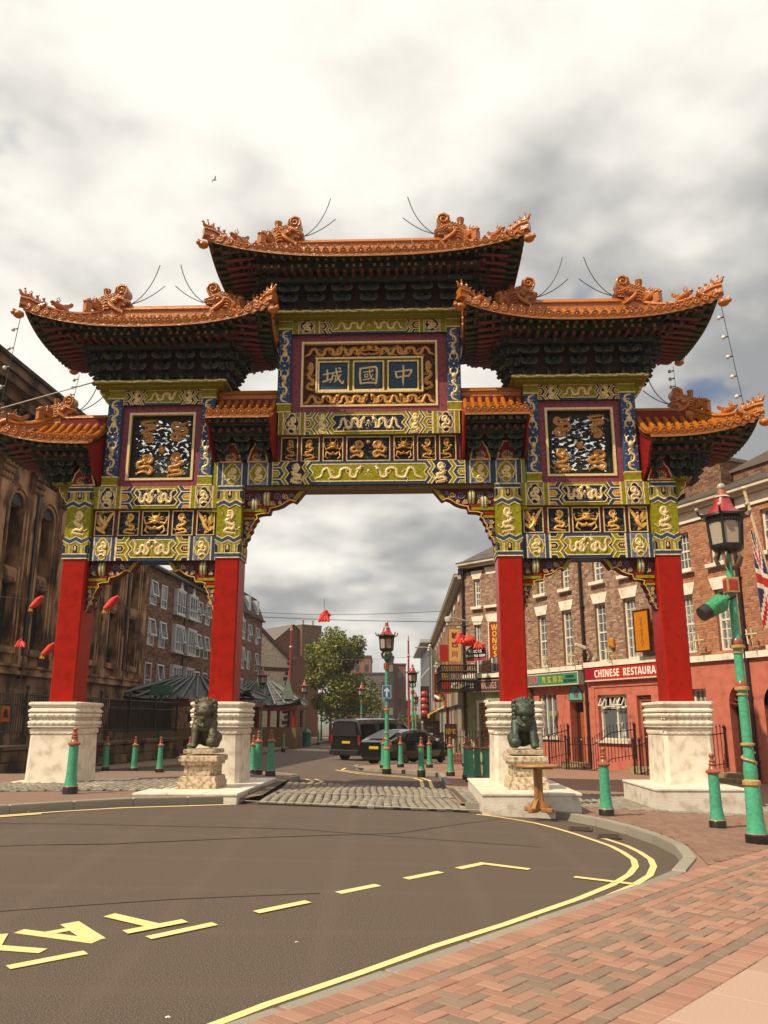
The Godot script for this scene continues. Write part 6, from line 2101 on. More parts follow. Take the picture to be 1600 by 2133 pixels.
func sash(parent: Node3D, h: Array, cols: int, rows: int, z: float, curtain: int, sill := true, lintel := true, frame_c := Color(0.78, 0.74, 0.64)) -> Node3D:
	var w: float = h[2] - h[0]
	var hh: float = h[3] - h[1]
	var cx: float = (h[0] + h[2]) / 2
	var b := MB.new()
	b.col = frame_c
	var f := 0.075
	for e in [[h[0], h[0] + f, h[1], h[3]], [h[2] - f, h[2], h[1], h[3]], [h[0] + f, h[2] - f, h[1], h[1] + 0.07], [h[0] + f, h[2] - f, h[3] - 0.06, h[3]]]: b.bb(V(e[0], e[2], z - 0.06), V(e[1], e[3], z))
	var ym: float = h[1] + hh * 0.5
	b.bb(V(h[0] + f, ym - 0.03, z - 0.05), V(h[2] - f, ym + 0.03, z - 0.008))
	for i in range(1, cols):
		var x := lerpf(h[0] + f, h[2] - f, float(i) / cols)
		b.bb(V(x - 0.013, h[1] + 0.07, z - 0.045), V(x + 0.013, h[3] - 0.06, z - 0.015))
	for i in range(1, rows):
		if i * 2 == rows: continue
		var y := lerpf(h[1] + 0.07, h[3] - 0.06, float(i) / rows)
		b.bb(V(h[0] + f, y - 0.013, z - 0.045), V(h[2] - f, y + 0.013, z - 0.015))
	var o := part("window", b, M.satin, parent)
	for i in cols:
		for j in rows:
			var g := MB.new()
			var xa := lerpf(h[0] + f, h[2] - f, float(i) / cols)
			var xb := lerpf(h[0] + f, h[2] - f, float(i + 1) / cols)
			var ya := lerpf(h[1] + 0.07, h[3] - 0.06, float(j) / rows)
			var yb := lerpf(h[1] + 0.07, h[3] - 0.06, float(j + 1) / rows)
			var tl := rng.randf_range(-0.006, 0.006)
			g.quad(V(xa, ya, z - 0.03), V(xb, ya, z - 0.03 + tl), V(xb, yb, z - 0.03 + tl), V(xa, yb, z - 0.03))
			part("pane", g, M.pane, o)
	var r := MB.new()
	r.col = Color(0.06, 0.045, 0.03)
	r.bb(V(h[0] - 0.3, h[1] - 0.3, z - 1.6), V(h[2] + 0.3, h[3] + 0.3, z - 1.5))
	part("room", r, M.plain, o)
	if curtain > 0:
		var k := MB.new()
		k.col = [Color(0.5, 0.44, 0.33), Color(0.42, 0.38, 0.30), Color(0.36, 0.31, 0.24)][curtain % 3]
		var y0: float = h[1] if curtain != 3 else ym
		var n := 18
		for i in n:
			var xa := lerpf(h[0], h[2], float(i) / n)
			var xb := lerpf(h[0], h[2], float(i + 1) / n)
			if curtain == 2 and i > 5 and i < 12: continue
			var za := z - 0.16 - 0.035 * sin(i * 1.9)
			var zb := z - 0.16 - 0.035 * sin((i + 1) * 1.9)
			k.quad(V(xa, y0, za), V(xb, y0, zb), V(xb, h[3], zb), V(xa, h[3], za))
		part("curtain", k, M.cloth, o)
	if sill:
		var s := MB.new()
		s.col = Color(0.80, 0.76, 0.66)
		s.cbox(V(cx, h[1] - 0.06, 0.03), V(w + 0.26, 0.12, 0.22), 0.012)
		part("sill", s, M.stucco, o)
	if lintel:
		var s := MB.new()
		s.col = Color(0.80, 0.76, 0.66)
		s.prism(P2([h[0] - 0.04, h[3] + 0.002, h[2] + 0.04, h[3] + 0.002, h[2] + 0.17, h[3] + 0.36, h[0] - 0.17, h[3] + 0.36]), -0.12, 0.022)
		part("lintel", s, M.stucco, o)
	return o
func railing(parent: Node3D, pts: Array, h: float, step: float, at_top: Array = []) -> MeshInstance3D:
	var b := MB.new()
	b.col = Color(0.012, 0.009, 0.009)
	for i in pts.size() - 1:
		var a: Vector3 = pts[i]
		var d: Vector3 = pts[i + 1]
		var n := maxi(1, int(round(a.distance_to(d) / step)))
		b.bar(a + V(0, h, 0), d + V(0, h, 0), 0.016, 5)
		b.bar(a + V(0, 0.12, 0), d + V(0, 0.12, 0), 0.012, 5)
		for k in n + 1:
			var p := a.lerp(d, float(k) / n)
			b.bar(p, p + V(0, h + 0.16, 0), 0.011, 5)
			b.tube(PackedVector3Array([p + V(0, h + 0.16, 0), p + V(0, h + 0.2, 0), p + V(0, h + 0.26, 0)]), PackedFloat32Array([0.008, 0.022, 0.002]), 5)
	for p in [pts[0], pts[pts.size() - 1]]:
		b.bar(p, p + V(0, h + 0.12, 0), 0.03, 6)
		b.ball(p + V(0, h + 0.17, 0), V(0.05, 0.06, 0.05), 7, 5)
	return part("railings", b, M.iron, parent)
func downpipe(label: String, root: Node3D, x: float, y0: float, y1: float) -> void:
	var b := MB.new()
	b.col = Color(0.02, 0.012, 0.012)
	b.bar(V(x, y0, 0.09), V(x, y1, 0.09), 0.055, 9)
	var y := y0 + 0.5
	while y < y1:
		b.bar(V(x, y - 0.05, 0.09), V(x, y + 0.05, 0.09), 0.072, 9)
		b.bb(V(x - 0.1, y - 0.012, 0.0), V(x + 0.1, y + 0.012, 0.04))
		y += 1.7
	b.bb(V(x - 0.14, y1 - 0.05, 0.0), V(x + 0.14, y1 + 0.2, 0.2))
	var o := part("drainpipe", b, M.iron, null, root.transform)
	tag(o, label, "drainpipe", "drainpipes on the terrace")
func house_shell(o: Node3D, x0: float, x1: float, y1: float, depth: float, ridge: float, wall: Color) -> void:
	var b := MB.new()
	b.col = wall
	for x in [x0, x1]:
		b.face(PackedVector3Array([V(x, -0.6, -0.02), V(x, -0.6, -depth), V(x, y1, -depth), V(x, ridge - 0.05, -depth / 2), V(x, y1, -0.02)]), V(-1 if x == x0 else 1, 0, 0))
	b.quad(V(x1, -0.6, -depth), V(x0, -0.6, -depth), V(x0, y1, -depth), V(x1, y1, -depth))
	part("rear_walls", b, M.brick, o)
	var r := MB.new()
	var e := V2(0.28, y1 + 0.02)
	var mid := -depth / 2
	var ln := V2(mid - e.x, ridge - e.y).length()
	var rows := int(ln / 0.28)
	for i in rows:
		var t0 := float(i) / rows
		var t1 := float(i + 1) / rows + 0.02
		var y := lerpf(e.y, ridge, t0)
		var z := lerpf(e.x, mid, t0)
		var yb := lerpf(e.y, ridge, t1)
		var zb := lerpf(e.x, mid, t1)
		var x := x0 - 0.02
		while x < x1:
			var xe := minf(x + 0.32 - 0.006, x1)
			var k := rng.randf_range(0.75, 1.2)
			r.col = Color(0.10, 0.085, 0.075) * k
			r.quad(V(x, y + 0.03, z), V(xe, y + 0.03, z), V(xe, yb + 0.012, zb), V(x, yb + 0.012, zb))
			r.quad(V(x, y, z), V(xe, y, z), V(xe, y + 0.03, z), V(x, y + 0.03, z))
			x += 0.32
	r.col = Color(0.10, 0.085, 0.075)
	r.quad(V(x1, y1, -depth - 0.2), V(x0, y1, -depth - 0.2), V(x0, ridge, mid), V(x1, ridge, mid))
	var ro := part("slate_roof", r, M.slate, o)
	ro.set_meta("kind", "stuff")
	var g := MB.new()
	g.col = Color(0.62, 0.57, 0.47)
	g.bb(V(x0, y1 - 0.16, 0.0), V(x1, y1, 0.22))
	g.bb(V(x0, y1 - 0.06, 0.2), V(x1, y1 + 0.03, 0.36))
	g.col = Color(0.10, 0.09, 0.085)
	g.bb(V(x0, y1 + 0.03, 0.22), V(x1, y1 + 0.07, 0.38))
	part("gutter_cornice", g, M.stucco, o)
func chimney(o: Node3D, x0: float, x1: float, y0: float, y1: float, z0: float, z1: float, pots: int, tones: Array) -> void:
	var b := MB.new()
	var mo := Color(0.30, 0.24, 0.18)
	var keep := b.x
	b.x = Transform3D(Basis(), V(0, 0, z1))
	brick_face(b, x0, x1, y0, y1, [], tones, mo)
	b.x = Transform3D(Basis(V(0, 0, -1), V(0, 1, 0), V(1, 0, 0)), V(x1, 0, z1))
	brick_face(b, 0, z1 - z0, y0, y1, [], tones, mo)
	b.x = Transform3D(Basis(V(0, 0, 1), V(0, 1, 0), V(-1, 0, 0)), V(x0, 0, z0))
	brick_face(b, 0, z1 - z0, y0, y1, [], tones, mo)
	b.x = keep
	b.col = mo
	b.bb(V(x0, y0, z0), V(x1, y1, z0 + 0.02))
	b.col = Color(0.22, 0.16, 0.12)
	b.bb(V(x0 - 0.05, y1, z0 - 0.05), V(x1 + 0.05, y1 + 0.12, z1 + 0.05))
	for i in pots:
		b.col = Color(0.42, 0.30, 0.2)
		b.lathe(V(lerpf(x0, x1, (i + 0.5) / pots), y1 + 0.1, (z0 + z1) / 2), P2([0.15, 0, 0.12, 0.1, 0.11, 0.55, 0.14, 0.6, 0.13, 0.66, 0.08, 0.66]), 10)
	part("chimney", b, M.brick, o)
const BROWN_BRICK := [Color(0.36, 0.205, 0.135), Color(0.30, 0.165, 0.11), Color(0.42, 0.25, 0.17), Color(0.24, 0.13, 0.09), Color(0.46, 0.30, 0.22)]
const ORANGE_BRICK := [Color(0.46, 0.18, 0.085), Color(0.41, 0.155, 0.075), Color(0.50, 0.21, 0.105), Color(0.36, 0.135, 0.07), Color(0.47, 0.23, 0.14)]
const DARK_BRICK := [Color(0.22, 0.095, 0.05), Color(0.17, 0.07, 0.04), Color(0.27, 0.12, 0.065), Color(0.12, 0.055, 0.035), Color(0.30, 0.17, 0.10)]
const PINK := Color(0.52, 0.155, 0.105)
func door(parent: Node3D, h: Array, c: Color, z: float, called := "door") -> void:
	var b := MB.new()
	b.col = c
	b.bb(V(h[0], h[1], z - 0.06), V(h[2], h[3], z))
	var w: float = h[2] - h[0]
	for i in 2:
		for j in 3:
			var xa: float = h[0] + w * (0.12 + 0.42 * i)
			var ya: float = lerpf(h[1], h[3], 0.06 + 0.31 * j)
			b.col = c * 0.75
			b.bb(V(xa, ya, z - 0.01), V(xa + w * 0.33, ya + (h[3] - h[1]) * 0.24, z + 0.004))
			b.col = c
			b.cbox(V(xa + w * 0.165, ya + (h[3] - h[1]) * 0.12, z + 0.004), V(w * 0.25, (h[3] - h[1]) * 0.18, 0.02), 0.008)
	var o := part(called, b, M.satin, parent)
	var k := MB.new()
	k.col = Color(0.5, 0.42, 0.25)
	k.ball(V(h[0] + w * 0.1, lerpf(h[1], h[3], 0.45), z + 0.05), V(0.035, 0.035, 0.035), 8, 5)
	part("handle", k, M.gilt, o)
func spire_cross(label: String, root: Node3D, x: float, y: float) -> void:
	var b := MB.new()
	b.col = Color(0.62, 0.52, 0.32)
	b.bar(V(x, y - 0.35, 0.3), V(x, y + 0.2, 0.3), 0.014, 5)
	b.bar(V(x - 0.2, y + 0.05, 0.3), V(x + 0.2, y + 0.05, 0.3), 0.03, 5)
	b.bar(V(x, y - 0.08, 0.3), V(x, y + 0.22, 0.3), 0.032, 5)
	b.bar(V(x - 0.34, y + 0.22, 0.12), V(x - 0.22, y - 0.2, 0.22), 0.02, 5)
	b.bar(V(x, y - 0.3, 0.0), V(x, y - 0.3, 0.3), 0.012, 5)
	var o := part("light_bracket", b, M.gilt, null, root.transform)
	tag(o, label, "bracket", "cross-shaped brackets above the shop fronts")
func make_right() -> void:
	var ux := V(0.424, 0, 0.9057)
	var base := frame(V(6.0, -0.12, -32.8), ux)
	var mo := Color(0.40, 0.34, 0.26)
	var g := thing("terrace_house", "brown brick terrace house with the green restaurant fascia and teal arched sign", "house", Vector3.ZERO, 0.0, "terrace houses on the right")
	g.transform = base
	var up := [[-1.5, 3.80, -0.95, 5.80], [0.12, 3.80, 0.66, 5.80], [1.68, 3.80, 2.24, 5.82], [-1.45, 6.62, -0.98, 7.60], [0.2, 6.62, 0.7, 7.60], [1.76, 6.62, 2.24, 7.60]]
	var lo := [[0.05, 1.22, 1.14, 2.75], [1.92, 0.3, 2.70, 2.46], [-1.9, 0.3, -1.2, 2.46]]
	var b := MB.new()
	brick_face(b, -2.6, 2.94, 3.72, 8.05, up, BROWN_BRICK, mo)
	part("brickwork", b, M.brick, g).set_meta("kind", "stuff")
	b = MB.new()
	b.col = BROWN_BRICK[1]
	reveals(b, up, 0.13)
	b.col = PINK
	plain_face(b, -2.6, 2.94, -0.4, 3.6, lo, 0.04)
	reveals(b, lo, 0.3, 0.04)
	part("wall", b, M.stucco, g)
	for i in 6: sash(g, up[i], 2 if i % 3 != 9 else 3, 6 if i < 3 else 4, -0.10, [1, 0, 2, 3, 1, 2][i], i > 2, true)
	b = MB.new()
	b.col = Color(0.78, 0.74, 0.66)
	b.bb(V(-2.6, 3.58, 0.0), V(2.9, 3.74, 0.16))
	b.bb(V(-2.6, 8.0, -0.02), V(2.94, 8.16, 0.05))
	part("string_course", b, M.stucco, g)
	house_shell(g, -2.6, 2.94, 8.3, 9.0, 10.9, BROWN_BRICK[3])
	b = MB.new()
	b.col = Color(0.02, 0.014, 0.012)
	b.bb(V(0.05, 1.22, -0.3), V(1.14, 2.75, -0.26))
	b.col = Color(0.72, 0.68, 0.58)
	for x in [0.09, 0.42, 0.76, 1.10]: b.bb(V(x - 0.03, 1.22, -0.12), V(x + 0.03, 2.75, -0.05))
	b.bb(V(0.05, 1.22, -0.12), V(1.14, 1.27, -0.05))
	b.bb(V(0.0, 1.12, -0.05), V(1.2, 1.22, 0.12))
	var wo := part("window", b, M.satin, g)
	for i in 3:
		b = MB.new()
		b.quad(V(0.12 + 0.33 * i, 1.27, -0.09), V(0.39 + 0.34 * i, 1.27, -0.09), V(0.39 + 0.34 * i, 2.72, -0.09), V(0.12 + 0.33 * i, 2.72, -0.09))
		part("pane", b, M.pane, wo)
	b = MB.new()
	b.col = Color(0.45, 0.33, 0.02)
	b.bb(V(0.14, 1.98, -0.24), V(1.04, 2.16, -0.22))
	part("notice_strip", b, M.plain, wo)
	b = MB.new()
	b.col = Color(0.05, 0.012, 0.01)
	b.bb(V(1.92, 0.3, -0.3), V(2.70, 2.46, -0.28))
	part("doorway", b, M.plain, g)
	door(g, [2.20, 0.36, 2.68, 2.10], Color(0.42, 0.10, 0.03), -0.2)
	door(g, [-1.85, 0.36, -1.25, 2.3], Color(0.16, 0.02, 0.015), -0.2)
	b = MB.new()
	b.col = Color(0.42, 0.37, 0.30)
	b.bb(V(-2.3, 3.06, 0.04), V(2.84, 3.52, 0.30))
	var fo := part("fascia_sign", b, M.plain, g)
	b = MB.new()
	b.col = Color(0.055, 0.27, 0.155)
	b.bb(V(-2.26, 3.10, 0.30), V(2.80, 3.48, 0.306))
	b.col = Color(0.68, 0.64, 0.52)
	b.strip(rect(-2.28, 3.08, 2.82, 3.50), 0.035, 0.30, 0.315, true)
	part("sign_face", b, M.satin, fo)
	lettering("lettering", "MA BO", 0.30, Color(0.55, 0.06, 0.15), fo, V(-0.28, 3.29, 0.312), 1.05)
	b = MB.new()
	b.col = Color(0.62, 0.48, 0.03)
	var hx := 0.78
	for k in ["beauty", "treasure", "noodle", "home"]:
		han(b, k, V(hx, 3.29, 0.306), 0.24, 0.032)
		hx += 0.34
	part("lettering", b, M.satin, fo)
	lettering("lettering", "CHINESE", 0.095, Color(0.012, 0.03, 0.02), fo, V(2.35, 3.36, 0.312), 0.95)
	lettering("lettering", "RESTAURANT", 0.095, Color(0.012, 0.03, 0.02), fo, V(2.35, 3.21, 0.312), 0.9)
	b = MB.new()
	var ap := P2([1.94, 2.52, 2.72, 2.52])
	for i in 9:
		var a := PI * i / 8.0
		ap.push_back(V2(2.33 + 0.39 * cos(a) * (0.75 + 0.25 * cos(a) * cos(a)), 2.62 + 0.42 * sin(a)))
	b.col = Color(0.10, 0.45, 0.36)
	b.prism(ap, 0.04, 0.07)
	b.col = Color(0.03, 0.03, 0.02)
	b.strip(ap, 0.02, 0.06, 0.078, true)
	b.col = Color(0.30, 0.05, 0.08)
	han(b, "fortune", V(2.34, 2.76, 0.07), 0.30, 0.03)
	part("arched_sign", b, M.satin, g)
	b = MB.new()
	b.col = Color(0.09, 0.06, 0.03)
	b.cbox(V(-0.38, 2.75, 0.12), V(0.14, 0.3, 0.14), 0.02)
	b.cbox(V(-0.38, 2.95, 0.14), V(0.2, 0.06, 0.2), 0.02)
	part("wall_lantern", b, M.plain, g)
	var r := thing("terrace_house", "brown brick terrace house with the red restaurant fascia above a pink shop front", "house", Vector3.ZERO, 0.0, "terrace houses on the right")
	r.transform = base
	up = [[3.58, 3.80, 4.15, 5.84], [5.08, 3.80, 5.70, 5.84], [3.60, 6.62, 4.14, 7.62], [5.10, 6.62, 5.68, 7.62]]
	lo = [[3.50, 1.16, 4.98, 2.66], [5.46, 0.12, 6.14, 2.60]]
	b = MB.new()
	brick_face(b, 2.95, 6.68, 3.78, 8.05, up, BROWN_BRICK, mo)
	part("brickwork", b, M.brick, r).set_meta("kind", "stuff")
	b = MB.new()
	b.col = BROWN_BRICK[1]
	reveals(b, up, 0.13)
	b.col = PINK
	plain_face(b, 2.95, 6.68, -0.5, 3.6, lo, 0.04)
	reveals(b, lo, 0.24, 0.04)
	b.bb(V(3.2, 2.92, 0.04), V(6.6, 3.06, 0.07))
	b.bb(V(3.2, 0.5, 0.02), V(3.36, 2.94, 0.062))
	part("wall", b, M.stucco, r)
	for i in 4: sash(r, up[i], 2 if i == 0 or i == 2 else 3, 6 if i < 2 else 4, -0.10, [0, 1, 2, 1][i], i > 1, true)
	b = MB.new()
	b.col = Color(0.78, 0.74, 0.66)
	b.bb(V(2.98, 3.62, 0.0), V(6.68, 3.80, 0.17))
	b.bb(V(2.95, 8.0, -0.02), V(6.68, 8.16, 0.05))
	part("string_course", b, M.stucco, r)
	house_shell(r, 2.95, 6.68, 8.3, 9.0, 10.9, BROWN_BRICK[3])
	b = MB.new()
	b.col = Color(0.52, 0.035, 0.016)
	b.bb(V(3.06, 3.17, 0.04), V(6.62, 3.58, 0.16))
	b.col = Color(0.34, 0.012, 0.03)
	b.bb(V(3.08, 3.20, 0.16), V(3.62, 3.56, 0.166))
	b.col = Color(0.66, 0.6, 0.5)
	b.bb(V(3.06, 3.13, 0.04), V(6.62, 3.175, 0.2))
	var rf := part("fascia_sign", b, M.satin, r)
	lettering("lettering", "CHINESE  RESTAURANT", 0.25, Color(0.78, 0.74, 0.68), rf, V(5.28, 3.375, 0.168), 0.92)
	b = MB.new()
	b.col = Color(0.015, 0.012, 0.01)
	b.bb(V(3.2, 0.9, -1.9), V(5.3, 2.9, -1.8))
	b.col = Color(0.42, 0.38, 0.30)
	b.bb(V(3.5, 1.16, -0.75), V(3.95, 2.4, -0.72))
	b.col = Color(0.74, 0.70, 0.60)
	for x in [3.53, 4.33, 4.95]: b.bb(V(x - 0.035, 1.16, -0.18), V(x + 0.035, 2.66, -0.10))
	for y in [1.19, 2.24, 2.63]: b.bb(V(3.5, y - 0.035, -0.182), V(4.98, y + 0.035, -0.098))
	b.bb(V(3.42, 1.06, -0.05), V(5.06, 1.16, 0.14))
	wo = part("window", b, M.satin, r)
	for i in 6:
		var x := 3.66 + 0.245 * i
		var q := MB.new()
		q.col = Color(0.74, 0.70, 0.60)
		q.x = Transform3D(Basis(V(1, 0, 0), [-0.5, -0.1, 0.0, -0.45, -0.5, -0.05][i]), V(x, 2.60, -0.1))
		q.strip(rect(-0.105, -0.33, 0.105, 0.0), 0.035, -0.02, 0.02, true)
		q.x = Transform3D()
		part("top_light", q, M.satin, wo)
	for e in [[3.57, 4.30], [4.37, 4.91]]:
		b = MB.new()
		b.quad(V(e[0], 1.22, -0.14), V(e[1], 1.22, -0.14), V(e[1], 2.2, -0.14), V(e[0], 2.2, -0.14))
		part("pane", b, M.pane, wo)
	b = MB.new()
	b.col = Color(0.70, 0.68, 0.62)
	b.bb(V(4.44, 1.30, -0.17), V(4.60, 1.52, -0.165))
	part("notice", b, M.plain, wo)
	b = MB.new()
	b.col = Color(0.05, 0.008, 0.008)
	b.bb(V(5.46, 0.12, -0.22), V(6.14, 2.6, -0.2))
	b.col = PINK * 0.8
	b.bb(V(5.50, 2.42, -0.19), V(6.1, 2.56, -0.08))
	b.bb(V(5.46, 0.12, -0.19), V(5.56, 2.6, -0.08))
	part("doorway", b, M.plain, r)
	door(r, [5.62, 0.4, 6.12, 2.36], Color(0.16, 0.015, 0.012), -0.12)
	var n := thing("terrace_house", "orange brick terrace house with pink ground floor and arched doorway behind the lamp post", "house", Vector3.ZERO, 0.0, "terrace houses on the right")
	n.transform = base
	up = [[7.60, 3.80, 8.21, 5.58], [9.10, 3.78, 9.72, 5.58], [7.70, 6.36, 8.28, 7.55], [9.08, 6.36, 9.56, 7.60]]
	lo = [[7.80, 1.3, 8.44, 2.72], [9.28, 0.15, 9.92, 2.25]]
	b = MB.new()
	brick_face(b, 6.69, 10.08, 3.70, 7.86, up, ORANGE_BRICK, mo)
	part("brickwork", b, M.brick, n).set_meta("kind", "stuff")
	b = MB.new()
	b.col = ORANGE_BRICK[1]
	reveals(b, up, 0.13)
	b.col = PINK
	plain_face(b, 6.69, 10.08, -0.5, 3.5, [lo[0], [9.28, 0.15, 9.92, 2.76]], 0.04)
	reveals(b, lo, 0.26, 0.04)
	for i in 10:
		var a0 := PI * i / 10.0
		var a1 := PI * (i + 1) / 10.0
		var p0 := V2(9.6 + 0.32 * cos(a0), 2.25 + 0.5 * sin(a0))
		var p1 := V2(9.6 + 0.32 * cos(a1), 2.25 + 0.5 * sin(a1))
		b.quad(V(p0.x, 2.76, 0.04), V(p1.x, 2.76, 0.04), V(p1.x, p1.y, 0.04), V(p0.x, p0.y, 0.04)) if false else b.face(PackedVector3Array([V(p0.x, 2.76, 0.04), V(p0.x, p0.y, 0.04), V(p1.x, p1.y, 0.04), V(p1.x, 2.76, 0.04)]), V(0, 0, 1))
		b.face(PackedVector3Array([V(p0.x, p0.y, 0.04), V(p1.x, p1.y, 0.04), V(p1.x, p1.y, -0.25), V(p0.x, p0.y, -0.25)]), V(9.6 - p0.x, -0.3, 0))
	part("wall", b, M.stucco, n)
	for i in 4: sash(n, up[i], 3, 6 if i < 2 else 4, -0.10, [1, 1, 0, 0][i], i > 1, i < 2)
	sash(n, lo[0], 3, 2, -0.14, 1, false, false)
	b = MB.new()
	b.col = Color(0.80, 0.76, 0.67)
	b.bb(V(6.69, 3.50, 0.0), V(10.06, 3.68, 0.14))
	b.bb(V(6.69, 7.80, -0.02), V(10.08, 8.12, 0.06))
	part("string_course", b, M.stucco, n)
	house_shell(n, 6.69, 10.08, 8.3, 9.0, 10.4, DARK_BRICK[1])
	b = MB.new()
	b.col = Color(0.03, 0.008, 0.008)
	b.bb(V(9.28, 0.15, -0.24), V(9.92, 2.76, -0.22))
	b.col = PINK * 0.7
	b.bb(V(9.28, 2.18, -0.2), V(9.92, 2.27, -0.1))
	for i in 5: b.bar(V(9.6, 2.28, -0.12), V(9.6 + 0.3 * cos(PI * (i + 0.5) / 5.0), 2.28 + 0.45 * sin(PI * (i + 0.5) / 5.0), -0.12), 0.012, 4)
	part("doorway", b, M.plain, n)
	door(n, [9.5, 0.3, 9.9, 2.15], PINK * 0.8, -0.12)
	chimney(n, 6.2, 8.25, 8.4, 10.15, -2.9, -1.7, 0, DARK_BRICK)
	b = MB.new()
	b.col = Color(0.30, 0.23, 0.16)
	b.lathe(V(7.85, 10.2, -2.3), P2([0.24, 0, 0.2, 0.25, 0.22, 0.3, 0.18, 0.8, 0.22, 0.9, 0.16, 0.95]), 8)
	b.lathe(V(7.35, 10.2, -2.3), P2([0.2, 0, 0.16, 0.25, 0.15, 0.7, 0.18, 0.75, 0.12, 0.78]), 8)
	part("chimney_pot", b, M.plain, n)
	var m := thing("terrace_house", "orange brick house at the right edge with the flagpole on its front", "house", Vector3.ZERO, 0.0, "terrace houses on the right")
	m.transform = base
	up = [[11.02, 6.40, 11.62, 7.62], [10.95, 3.80, 11.55, 5.58], [12.6, 6.40, 13.2, 7.62], [12.6, 3.80, 13.2, 5.58]]
	lo = [[10.48, 0.15, 11.16, 2.2], [12.0, 1.2, 13.0, 2.7]]
	b = MB.new()
	brick_face(b, 10.10, 14.6, 3.70, 7.86, up, ORANGE_BRICK, mo)
	part("brickwork", b, M.brick, m).set_meta("kind", "stuff")
	b = MB.new()
	b.col = ORANGE_BRICK[1]
	reveals(b, up, 0.13)
	b.col = PINK
	plain_face(b, 10.10, 14.6, -0.5, 3.5, [[10.48, 0.15, 11.16, 2.7], lo[1]], 0.04)
	reveals(b, lo, 0.26, 0.04)
	for i in 10:
		var a0 := PI * i / 10.0
		var a1 := PI * (i + 1) / 10.0
		var p0 := V2(10.82 + 0.34 * cos(a0), 2.2 + 0.5 * sin(a0))
		var p1 := V2(10.82 + 0.34 * cos(a1), 2.2 + 0.5 * sin(a1))
		b.face(PackedVector3Array([V(p0.x, 2.7, 0.04), V(p0.x, p0.y, 0.04), V(p1.x, p1.y, 0.04), V(p1.x, 2.7, 0.04)]), V(0, 0, 1))
	part("wall", b, M.stucco, m)
	for i in 4: sash(m, up[i], 2, 4, -0.10, [0, 1, 0, 1][i], true, i % 2 == 1)
	sash(m, lo[1], 2, 2, -0.14, 1, true, false)
	b = MB.new()
	b.col = Color(0.80, 0.76, 0.67)
	b.bb(V(10.12, 3.50, 0.0), V(14.6, 3.68, 0.14))
	b.bb(V(10.10, 7.80, -0.02), V(14.6, 8.12, 0.06))
	part("string_course", b, M.stucco, m)
	house_shell(m, 10.10, 14.6, 8.3, 9.0, 10.4, DARK_BRICK[1])
	b = MB.new()
	b.col = Color(0.03, 0.008, 0.008)
	b.bb(V(10.48, 0.15, -0.24), V(11.16, 2.7, -0.22))
	part("doorway", b, M.plain, m)
	door(m, [10.7, 0.3, 11.1, 2.1], PINK * 0.8, -0.12)
	b = MB.new()
	b.x = Transform3D(Basis(V(1, 0, 0), V(0, 1, 0), V(0, 0, 1)), V(0, 0, -2.2))
	brick_face(b, 8.3, 12.5, 8.4, 9.72, [], DARK_BRICK, Color(0.30, 0.24, 0.18))
	b.x = Transform3D()
	b.col = DARK_BRICK[0]
	b.bb(V(8.3, 8.3, -2.6), V(12.5, 9.7, -2.22))
	b.col = Color(0.16, 0.12, 0.10)
	b.prism(P2([8.25, 9.72, 12.5, 9.72, 12.5, 9.9, 10.3, 10.12, 8.25, 9.80]), -2.65, -2.12, true)
	part("party_wall", b, M.brick, m)
	downpipe("black drainpipe between the green and the red restaurant fascias", g, 2.97, 0.2, 7.9)
	downpipe("black drainpipe behind the near lamp post", n, 10.09, 0.2, 7.9)
	var k := 0
	for e in [[-0.6, 4.02, "gilt cross bracket just right of the inner red column"], [0.94, 4.0, "gilt cross bracket between the two tall windows over the green fascia"], [2.55, 4.02, "gilt cross bracket left of the wall camera"], [4.55, 4.02, "gilt cross bracket under the orange alarm box"], [8.62, 4.06, "gilt cross bracket left of the green floodlight"], [10.55, 4.07, "gilt cross bracket below the hanging flag"]]:
		spire_cross(e[2], g, e[0], e[1])
	b = MB.new()
	b.col = Color(0.62, 0.24, 0.02)
	b.cbox(V(4.46, 4.38, 0.07), V(0.24, 0.34, 0.12), 0.03)
	b.col = Color(0.35, 0.12, 0.01)
	b.box(V(4.46, 4.28, 0.135), V(0.16, 0.04, 0.01))
	tag(part("alarm_box", b, M.satin, null, base), "orange burglar alarm box on brick wall between tall windows", "alarm box")
	b = MB.new()
	b.col = Color(0.6, 0.56, 0.48)
	b.x = Transform3D(Basis(V(0, 1, 0), -0.5) * Basis(V(1, 0, 0), -0.35), V(3.2, 4.36, 0.42))
	b.cbox(V(0, 0, 0), V(0.14, 0.13, 0.42), 0.03)
	b.x = Transform3D()
	b.col = Color(0.16, 0.10, 0.07)
	b.tube(P3([3.22, 4.3, 0.3, 3.4, 4.25, 0.25, 3.5, 3.95, 0.12]), PackedFloat32Array([0.05, 0.05, 0.045]), 6)
	b.col = Color(0.6, 0.56, 0.48)
	b.cbox(V(3.52, 3.92, 0.1), V(0.1, 0.14, 0.12), 0.02)
	tag(part("security_camera", b, M.satin, null, base), "pale security camera on a curved arm beside the black drainpipe", "camera")
	b = MB.new()
	var sx := Transform3D(base.basis, base * V(0, 0, 0))
	b.col = Color(0.58, 0.20, 0.008)
	b.bb(V(5.96, 3.98, 0.30), V(6.62, 5.27, 0.36))
	b.col = Color(0.05, 0.012, 0.01)
	b.x = Transform3D(Basis(), V(6.29, 4.625, 0.33))
	b.strip(rect(-0.34, -0.655, 0.34, 0.655), 0.045, -0.045, 0.045, true)
	b.x = Transform3D()
	for y in [4.25, 4.95]:
		b.bar(V(6.62, y, 0.33), V(6.95, y, 0.0), 0.02, 5)
		b.bar(V(6.62, y - 0.1, 0.33), V(6.95, y - 0.1, 0.0), 0.02, 5)
	b.bb(V(6.9, 4.05, 0.0), V(6.98, 5.15, 0.05))
	var og := part("hanging_sign", b, M.satin, null, base)
